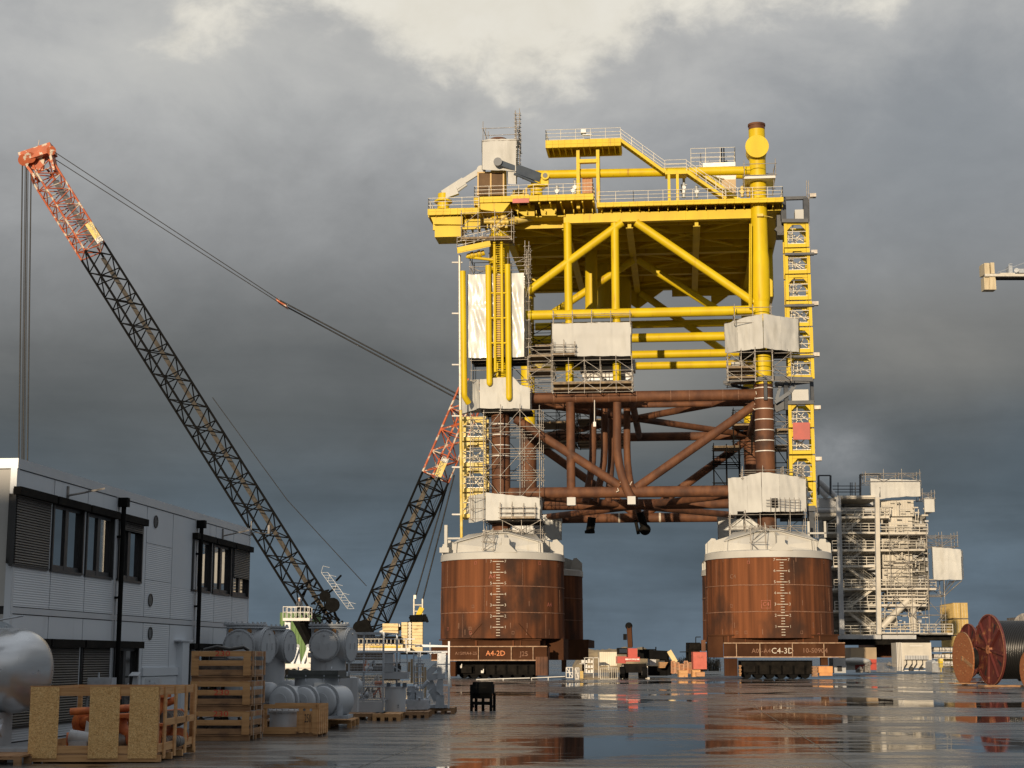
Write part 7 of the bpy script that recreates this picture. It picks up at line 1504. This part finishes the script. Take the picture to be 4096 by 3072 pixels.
# cage, drum and other kit on the long pallets
PF = Frame(at(1393, 2830, 51).x, 51, radians(-8)); pw = at(1534, 2830, 51).x - PF.o.x; ztc = at(1460, 2528, 51).z
ca = thing('mesh_cage', PF.w(pw / 2, 1, .2), 'tall grey wire mesh cage holding small parts, right of the third tall vessel', 'cage')
g = G()
for x in (0, pw):
    for d in (0, 2.0): g.box(PF, x - .025, x + .025, d - .025, d + .025, .2, ztc)
for z in (ztc - .05, .55, ztc - .65):
    for d in (0, 2.0): g.box(PF, 0.03, pw - .03, d - .02, d + .02, z, z + .04)
    for x in (0, pw): g.box(PF, x - .02, x + .02, .03, 1.97, z, z + .04)
part('frame', g, M['grey2'], ca)
g = G()
for i in range(24): x = pw * i / 24; g.tube(PF.w(x, 0, .55), PF.w(x, 0, ztc), .006, 3)
for i in range(26): z = .55 + (ztc - .55) * i / 26; g.tube(PF.w(0, 0, z), PF.w(pw, 0, z), .006, 3)
for z in (.98, 1.42, 1.85): g.tube(PF.w(0, -.02, z), PF.w(pw, -.02, z), .018, 5)
part('wire_mesh', g, M['grey2'], ca)
g = G(); g.box(PF, 0, pw, -.02, .02, .2, .53); g.box(PF, .45, .62, -.03, -.02, .2, .28); part('base_tray', g, M['grey'], ca)
r = random.Random(12)
for i in range(16):
    g = G(); x = r.uniform(.08, pw - .3); d = r.uniform(.2, 1.6); z = (.60, 1.0, 1.45)[i % 3]; s_ = r.uniform(.10, .2); k = i % 4
    if k == 0: g.box(PF, x, x + s_, d, d + s_, z, z + s_ * 1.6); g.tube(PF.w(x + s_ / 2, d, z + s_ * 1.6), PF.w(x + s_ / 2, d, z + s_ * 2.2), .03, 8)
    elif k == 1: g.tube(PF.w(x, d, z + s_ / 2), PF.w(x + s_ * 1.8, d, z + s_ / 2), s_ / 2, 12); g.box(PF, x + .02, x + s_, d - .05, d + .05, z, z + .05)
    elif k == 2: g.ball(PF.w(x, d, z + s_ / 2), s_ / 2, 10, 8); g.tube(PF.w(x, d, z), PF.w(x, d, z + s_ * 1.8), .025, 8)
    else: g.tube(PF.w(x, d, z), PF.w(x + .25, d, z + .35), .03, 8); g.tube(PF.w(x + .25, d, z + .35), PF.w(x + .3, d, z), .03, 8)
    mm = ('plumb', 'grey2', 'white', 'rustpipe', 'grey2')[i % 5]; solo('stored_fitting', g, M[mm], {'plumb': 'dim metal fitting stored inside the wire mesh cage', 'grey2': 'blue grey fitting stored inside the wire mesh cage', 'white': 'white fitting stored inside the wire mesh cage', 'rustpipe': 'orange fitting stored inside the wire mesh cage'}[mm], 'fitting', 'fittings inside the mesh cage')
dr = thing('grey_drum', V((at(1577, 2830, 51.2).x, 51.6, .2)), 'grey cylindrical housing on the pallet right of the mesh cage', 'housing')
g = G(); o = V((at(1577, 2830, 51.2).x, 51.6, .2)); hh = at(1577, 2747, 51.2).z - .2; g.tube(o, o + V((0, 0, hh)), .335, 36); g.lathe(o + V((0, 0, hh - .03)), (0, 0, 1), [(0, .335), (0, .36), (.03, .36), (.03, .01)], 36); part('shell', g, M['grey'], dr)
g = G(); g.tube(o + V((.12, -.33, .2)), o + V((.12, -.36, .2)), .02, 8); g.tube(o + V((.12, -.33, .14)), o + V((.12, -.36, .14)), .015, 8)
for k in (-.2, .1, .3): g.box(WF, o.x + k - .06, o.x + k + .06, 51.3, 51.6, o.z + hh, o.z + hh + .12)
part('fittings', g, M['slate'], dr)
TFr = WF
cb = thing('control_box', V((at(1582, 2715, 52.6).x, 52.6, 0)), 'grey framed control box above the cylindrical housing', 'cabinet')
g = G(); g.pbox(WF, 1534, 2688, 1630, 2716, 52.6, 53.6); g.pbox(WF, 1537, 2656, 1572, 2690, 52.6, 53.6); g.pbox(WF, 1537, 2616, 1572, 2654, 53.0, 53.8); part('body', g, M['grey'], cb)
g = G(); g.pbox(WF, 1571, 2662, 1604, 2686, 53.2, 53.3); part('opening', g, M['frame'], cb)
g = G(); 
for a_, b_ in (((1534, 2606), (1790, 2606)), ((1534, 2650), (1628, 2650)), ((1534, 2656), (1534, 2830)), ((1628, 2608), (1630, 2716)), ((1600, 2608), (1600, 2655)), ((1572, 2664), (1606, 2685)), ((1534, 2556), (1660, 2556)), ((1624, 2556), (1624, 2610)), ((1534, 2528), (1534, 2610))): g.beam(at(*a_, 52.5), at(*b_, 52.5), .035, .035)
part('frame', g, M['grey2'], cb)
pf = thing('pole_rack', V((at(1680, 2830, 54).x, 54, 0)), 'rack of upright tan poles and ladder rungs on the pallets', 'rack')
for u0, v0, u1, v1 in ((1637, 2648, 1636, 2688), (1647, 2636, 1647, 2732), (1657, 2662, 1658, 2740), (1669, 2658, 1669, 2772), (1690, 2656, 1692, 2745), (1701, 2668, 1702, 2790)):
    g = G(); g.beam(at(u0, v0, 54), at(u1, v1, 54), .07, .07); part('pole', g, mat('tan_pole', (.40, .29, .17), (.3, .21, .12), .6, sc=(3, 3, 1)) if 'tan_pole' not in bpy.data.materials else bpy.data.materials['tan_pole'], pf)
g = G()
for u in (1655, 1673, 1681): g.tube(at(u, 2606, 53.7), at(u + 1, 2800, 53.7), .022, 6)
for v in range(2622, 2800, 22): g.tube(at(1655, v, 53.7), at(1692, v - 2, 53.7), .016, 5)
g.beam(at(1665, 2655, 53.8), at(1700, 2655, 53.8), .05, .05); part('ladder_frame', g, M['grey2'], pf)
br = thing('steel_bracket', V((at(1760, 2800, 55).x, 55.5, .2)), 'big blue grey steel bracket with a drilled upright plate at the end of the pallets', 'bracket')
g = G(); g.plate([at(1750, 2613, 55), at(1784, 2613, 55), at(1779, 2716, 55), at(1748, 2714, 55)], V((0, .12, 0))); g.plate([at(1744, 2740, 55.05), at(1752, 2716, 55.05), at(1772, 2716, 55.05), at(1772, 2785, 55.05), at(1745, 2764, 55.05)], V((0, .2, 0)))
for k in range(7): 
    for u in (1752, 1779): g.tube(at(u - k * .5, 2620 + k * 15, 55), at(u - k * .5, 2620 + k * 15, 54.97), .02, 6)
b = part('drilled_plate', g, M['grey2'], br)
g = G(); g.beam(at(1705, 2700, 55.3), at(1750, 2660, 55.3), .22, .2); g.beam(at(1708, 2712, 55.3), at(1750, 2705, 55.3), .3, .2); g.beam(at(1712, 2720, 55.4), at(1752, 2800, 55.4), .3, .3); g.plate([at(1746, 2780, 55.1), at(1776, 2780, 55.1), V((at(1776, 2800, 55.1).x, 55.1, .2)), V((at(1740, 2800, 55.1).x, 55.1, .2))], V((0, .3, 0))); g.beam(V((at(1705, 2800, 55.5).x, 55.5, .25)), V((at(1790, 2800, 55.5).x, 55.5, .25)), .5, .1); g.beam(at(1786, 2620, 55.4), at(1800, 2750, 55.4), .12, .15)
part('web', g, M['grey2'], br)
g = G(); g.beam(at(1796, 2565, 55), V((at(1796, 2700, 55).x, 55, .2)), .06, .06); g.beam(at(1660, 2585, 55), at(1796, 2585, 55), .05, .05); g.beam(at(1480, 2572, 55), at(1796, 2584, 55.01), .03, .03); g.beam(at(1710, 2612, 55), at(1790, 2607, 55), .04, .06); g.tube(at(1720, 2570, 55), at(1720, 2607, 55), .02, 6); g.tube(at(1721, 2607, 55.01), at(1721, 2645, 55), .03, 6); part('rail_post', g, M['fascia'], br)
g = G(); r = random.Random(21)
for k in range(30):
    u = r.uniform(1625, 1712); p = at(u, 2800, 52.6 + r.random()); p.z = .24 + .75 * r.random() ** 1.5; g.tube(p, p + V((r.uniform(-.25, .25), r.uniform(-.2, .2), r.uniform(-.1, .25))), r.uniform(.02, .07), 7)
g.pbox(WF, 1625, 2800, 1712, 2838, 52.5, 53.9); g.pbox(WF, 1630, 2745, 1660, 2802, 53.2, 53.8); g.pbox(WF, 1664, 2765, 1690, 2802, 53.1, 53.7)
solo('pipe_fittings', g, M['grey2'], 'jumble of blue grey pipe fittings at the foot of the tan poles', 'fittings')
LP = [(1150, 1420, 45.3, .0, 'long weathered pallet under the black lidded tank'), (1385, 1545, 50.6, .0, 'pallet under the wire mesh cage'), (1500, 1610, 50.2, .0, 'pallet under the grey cylindrical housing'), (1612, 1720, 52.2, .0, 'pallet under the tan pole rack'), (1690, 1822, 56.2, .0, 'dark wet pallet at the far end under the steel bracket')]
for i, (u0, u1, Y, z, lb) in enumerate(LP): a0 = at(u0, 2840, Y).x; a1 = at(u1, 2840, Y).x; pallet(a0, a1, Y - .9 + (.0), Y + 1.3, 0, WF, lb, 'wood' if i in (0, 2) else 'wood2', h=.2)
for i, (u, Y, lb) in enumerate(((976, 44.4, 'pallet under the tall vessel nearest the office building'), (1072, 49.0, 'pallet under the furthest tall vessel'))): a0 = at(u, 2840, Y).x - .7; pallet(a0, a0 + 1.4, Y - .4, Y + 1.2, 0, WF, lb, 'wood2', h=.19)

# ---------------------------------------------------------------- access basket with a worker
bk = thing('access_platform', V((at(1180, 2700, 143).x, 143, 0)), 'cream access platform basket raised on a dark arm above the grey vessels', 'access platform'); BY = 142
g = G(); g.pbox(WF, 1131, 2472, 1238, 2483, BY, BY + 2); part('floor', g, M['white'], bk)
g = G(); a0 = at(1132, 2472, BY); a1 = at(1236, 2472, BY); hb = at(1132, 2427, BY).z - a0.z
for y in (0, 1.95):
    for k in range(7): p = a0.lerp(a1, k / 6) + V((0, y, 0)); g.tube(p, p + V((0, 0, hb)), .035, 5)
    for t in (1, .52): g.tube(a0 + V((0, y, hb * t)), a1 + V((0, y, hb * t)), .035, 5)
for p in (a0, a1):
    for t in (1, .52): g.tube(p + V((0, 0, hb * t)), p + V((0, 1.95, hb * t)), .035, 5)
part('guard_rail', g, M['white'], bk)
g = G(); g.beam(at(1152, 2483, BY + 1), at(1152, 2536, BY + 1), .5, .5); g.m = 1; g.beam(at(1212, 2484, BY + 1), at(1250, 2560, BY + 3), .45, .7); g.beam(at(1250, 2560, BY + 3), V((at(1300, 2600, BY + 3).x, BY + 6, .8)), .5, .8); part('arm', g, [M['grey2'], M['black']], bk)
g = G(); c = V((at(1300, 2600, BY + 3).x, BY + 6, 0)); g.obox(c + V((0, 0, .9)), V((1.3, 0, 0)), V((0, 1.6, 0)), V((0, 0, .45))); part('base', g, M['white'], bk)
for x in (-1.2, 1.2):
    for y in (-1.2, 1.2): g = G(); g.tube(c + V((x - .18, y, .5)), c + V((x + .18, y, .5)), .5, 16); part('wheel', g, M['black'], bk)
def person(o, ang, label):
    X = V((cos(ang), sin(ang), 0)); Yv = V((-sin(ang), cos(ang), 0)); P = lambda x, y, z: o + X * x + Yv * y + V((0, 0, z))
    J = [(P(0, 0, .95), .15), (P(0, 0, 1.15), .145), (P(0, -.01, 1.38), .155), (P(0, 0, 1.50), .06), (P(0, -.03, 1.62), .095), (P(0, -.03, 1.72), .085)]
    E_ = [(0, 1), (1, 2), (2, 3), (3, 4), (4, 5)]
    def chain(par, pts):
        for p, r_ in pts: J.append((p, r_)); E_.append((par, len(J) - 1)); par = len(J) - 1
        return par
    for s_ in (-1, 1):
        chain(0, [(P(.10 * s_, 0, .86), .095), (P(.11 * s_, -.03, .50), .065), (P(.12 * s_, .02, .09), .045), (P(.13 * s_, -.13, .04), .04)])
        hnd = chain(2, [(P(.20 * s_, 0, 1.40), .07), (P(.27 * s_, -.05, 1.12), .05), (P(.22 * s_, -.27, 1.02), .038), (P(.21 * s_, -.34, 1.03), .035)])
    me = bpy.data.meshes.new('p'); me.from_pydata([tuple(j[0] - o) for j in J], E_, []); ob = bpy.data.objects.new('p', me); COL.objects.link(ob)
    sk_ = ob.modifiers.new('s', 'SKIN'); ob.modifiers.new('u', 'SUBSURF').levels = 1
    for i, j in enumerate(J): me.skin_vertices[0].data[i].radius = (j[1], j[1])
    me.skin_vertices[0].data[0].use_root = True
    bpy.context.view_layer.update(); ev = bpy.data.meshes.new_from_object(ob.evaluated_get(bpy.context.evaluated_depsgraph_get())); bpy.data.objects.remove(ob)
    g = G(); g.add([v.co + o for v in ev.vertices], [tuple(p.vertices) for p in ev.polygons], True)
    for v_ in (0,): pass
    for i, f in enumerate(g.f):                           # jacket and trousers dark, head and hands skin
        c = sum((g.v[k] for k in f), V((0, 0, 0))) / len(f) - o; fw = -c.dot(Yv); g.mi[i] = 1 if (c.z > 1.50 or fw > .30) else (2 if c.z < .95 else 0)
    g.m = 1; g.ball(P(0, -.125, 1.63), .018, 6, 4); g.ball(P(-.09, -.03, 1.64), .02, 6, 4); g.ball(P(.09, -.03, 1.64), .02, 6, 4)
    for s_ in (-1, 1):
        for q in range(4): b_ = P(.21 * s_ + (q - 1.5) * .02, -.36, 1.035); g.path([b_, b_ + Yv * -.035 + V((0, 0, -.004)), b_ + Yv * -.05 + V((0, 0, -.04 - .004 * (q % 2)))], .009, 5)
        b_ = P(.21 * s_ - .04 * s_, -.33, 1.02); g.path([b_, b_ - Yv * .03 + V((0, 0, -.02))], .009, 5)
    t = solo('person', g, [M['navy'], M['skin'], M['dark']], label, 'person')
    off = ORG[t.name]; g = G(); g.lathe(P(0, -.02, 1.70), (0, 0, 1), [(0, .135), (.02, .12), (.07, .105), (.11, .06), (.125, .01)], 16); part('helmet', g, M['white'], t); return t
person(V((at(1196, 2472, BY + 1).x, BY + 1.0, at(1196, 2472, BY).z)), radians(15), 'person in dark work clothes and a white helmet standing in the access basket')
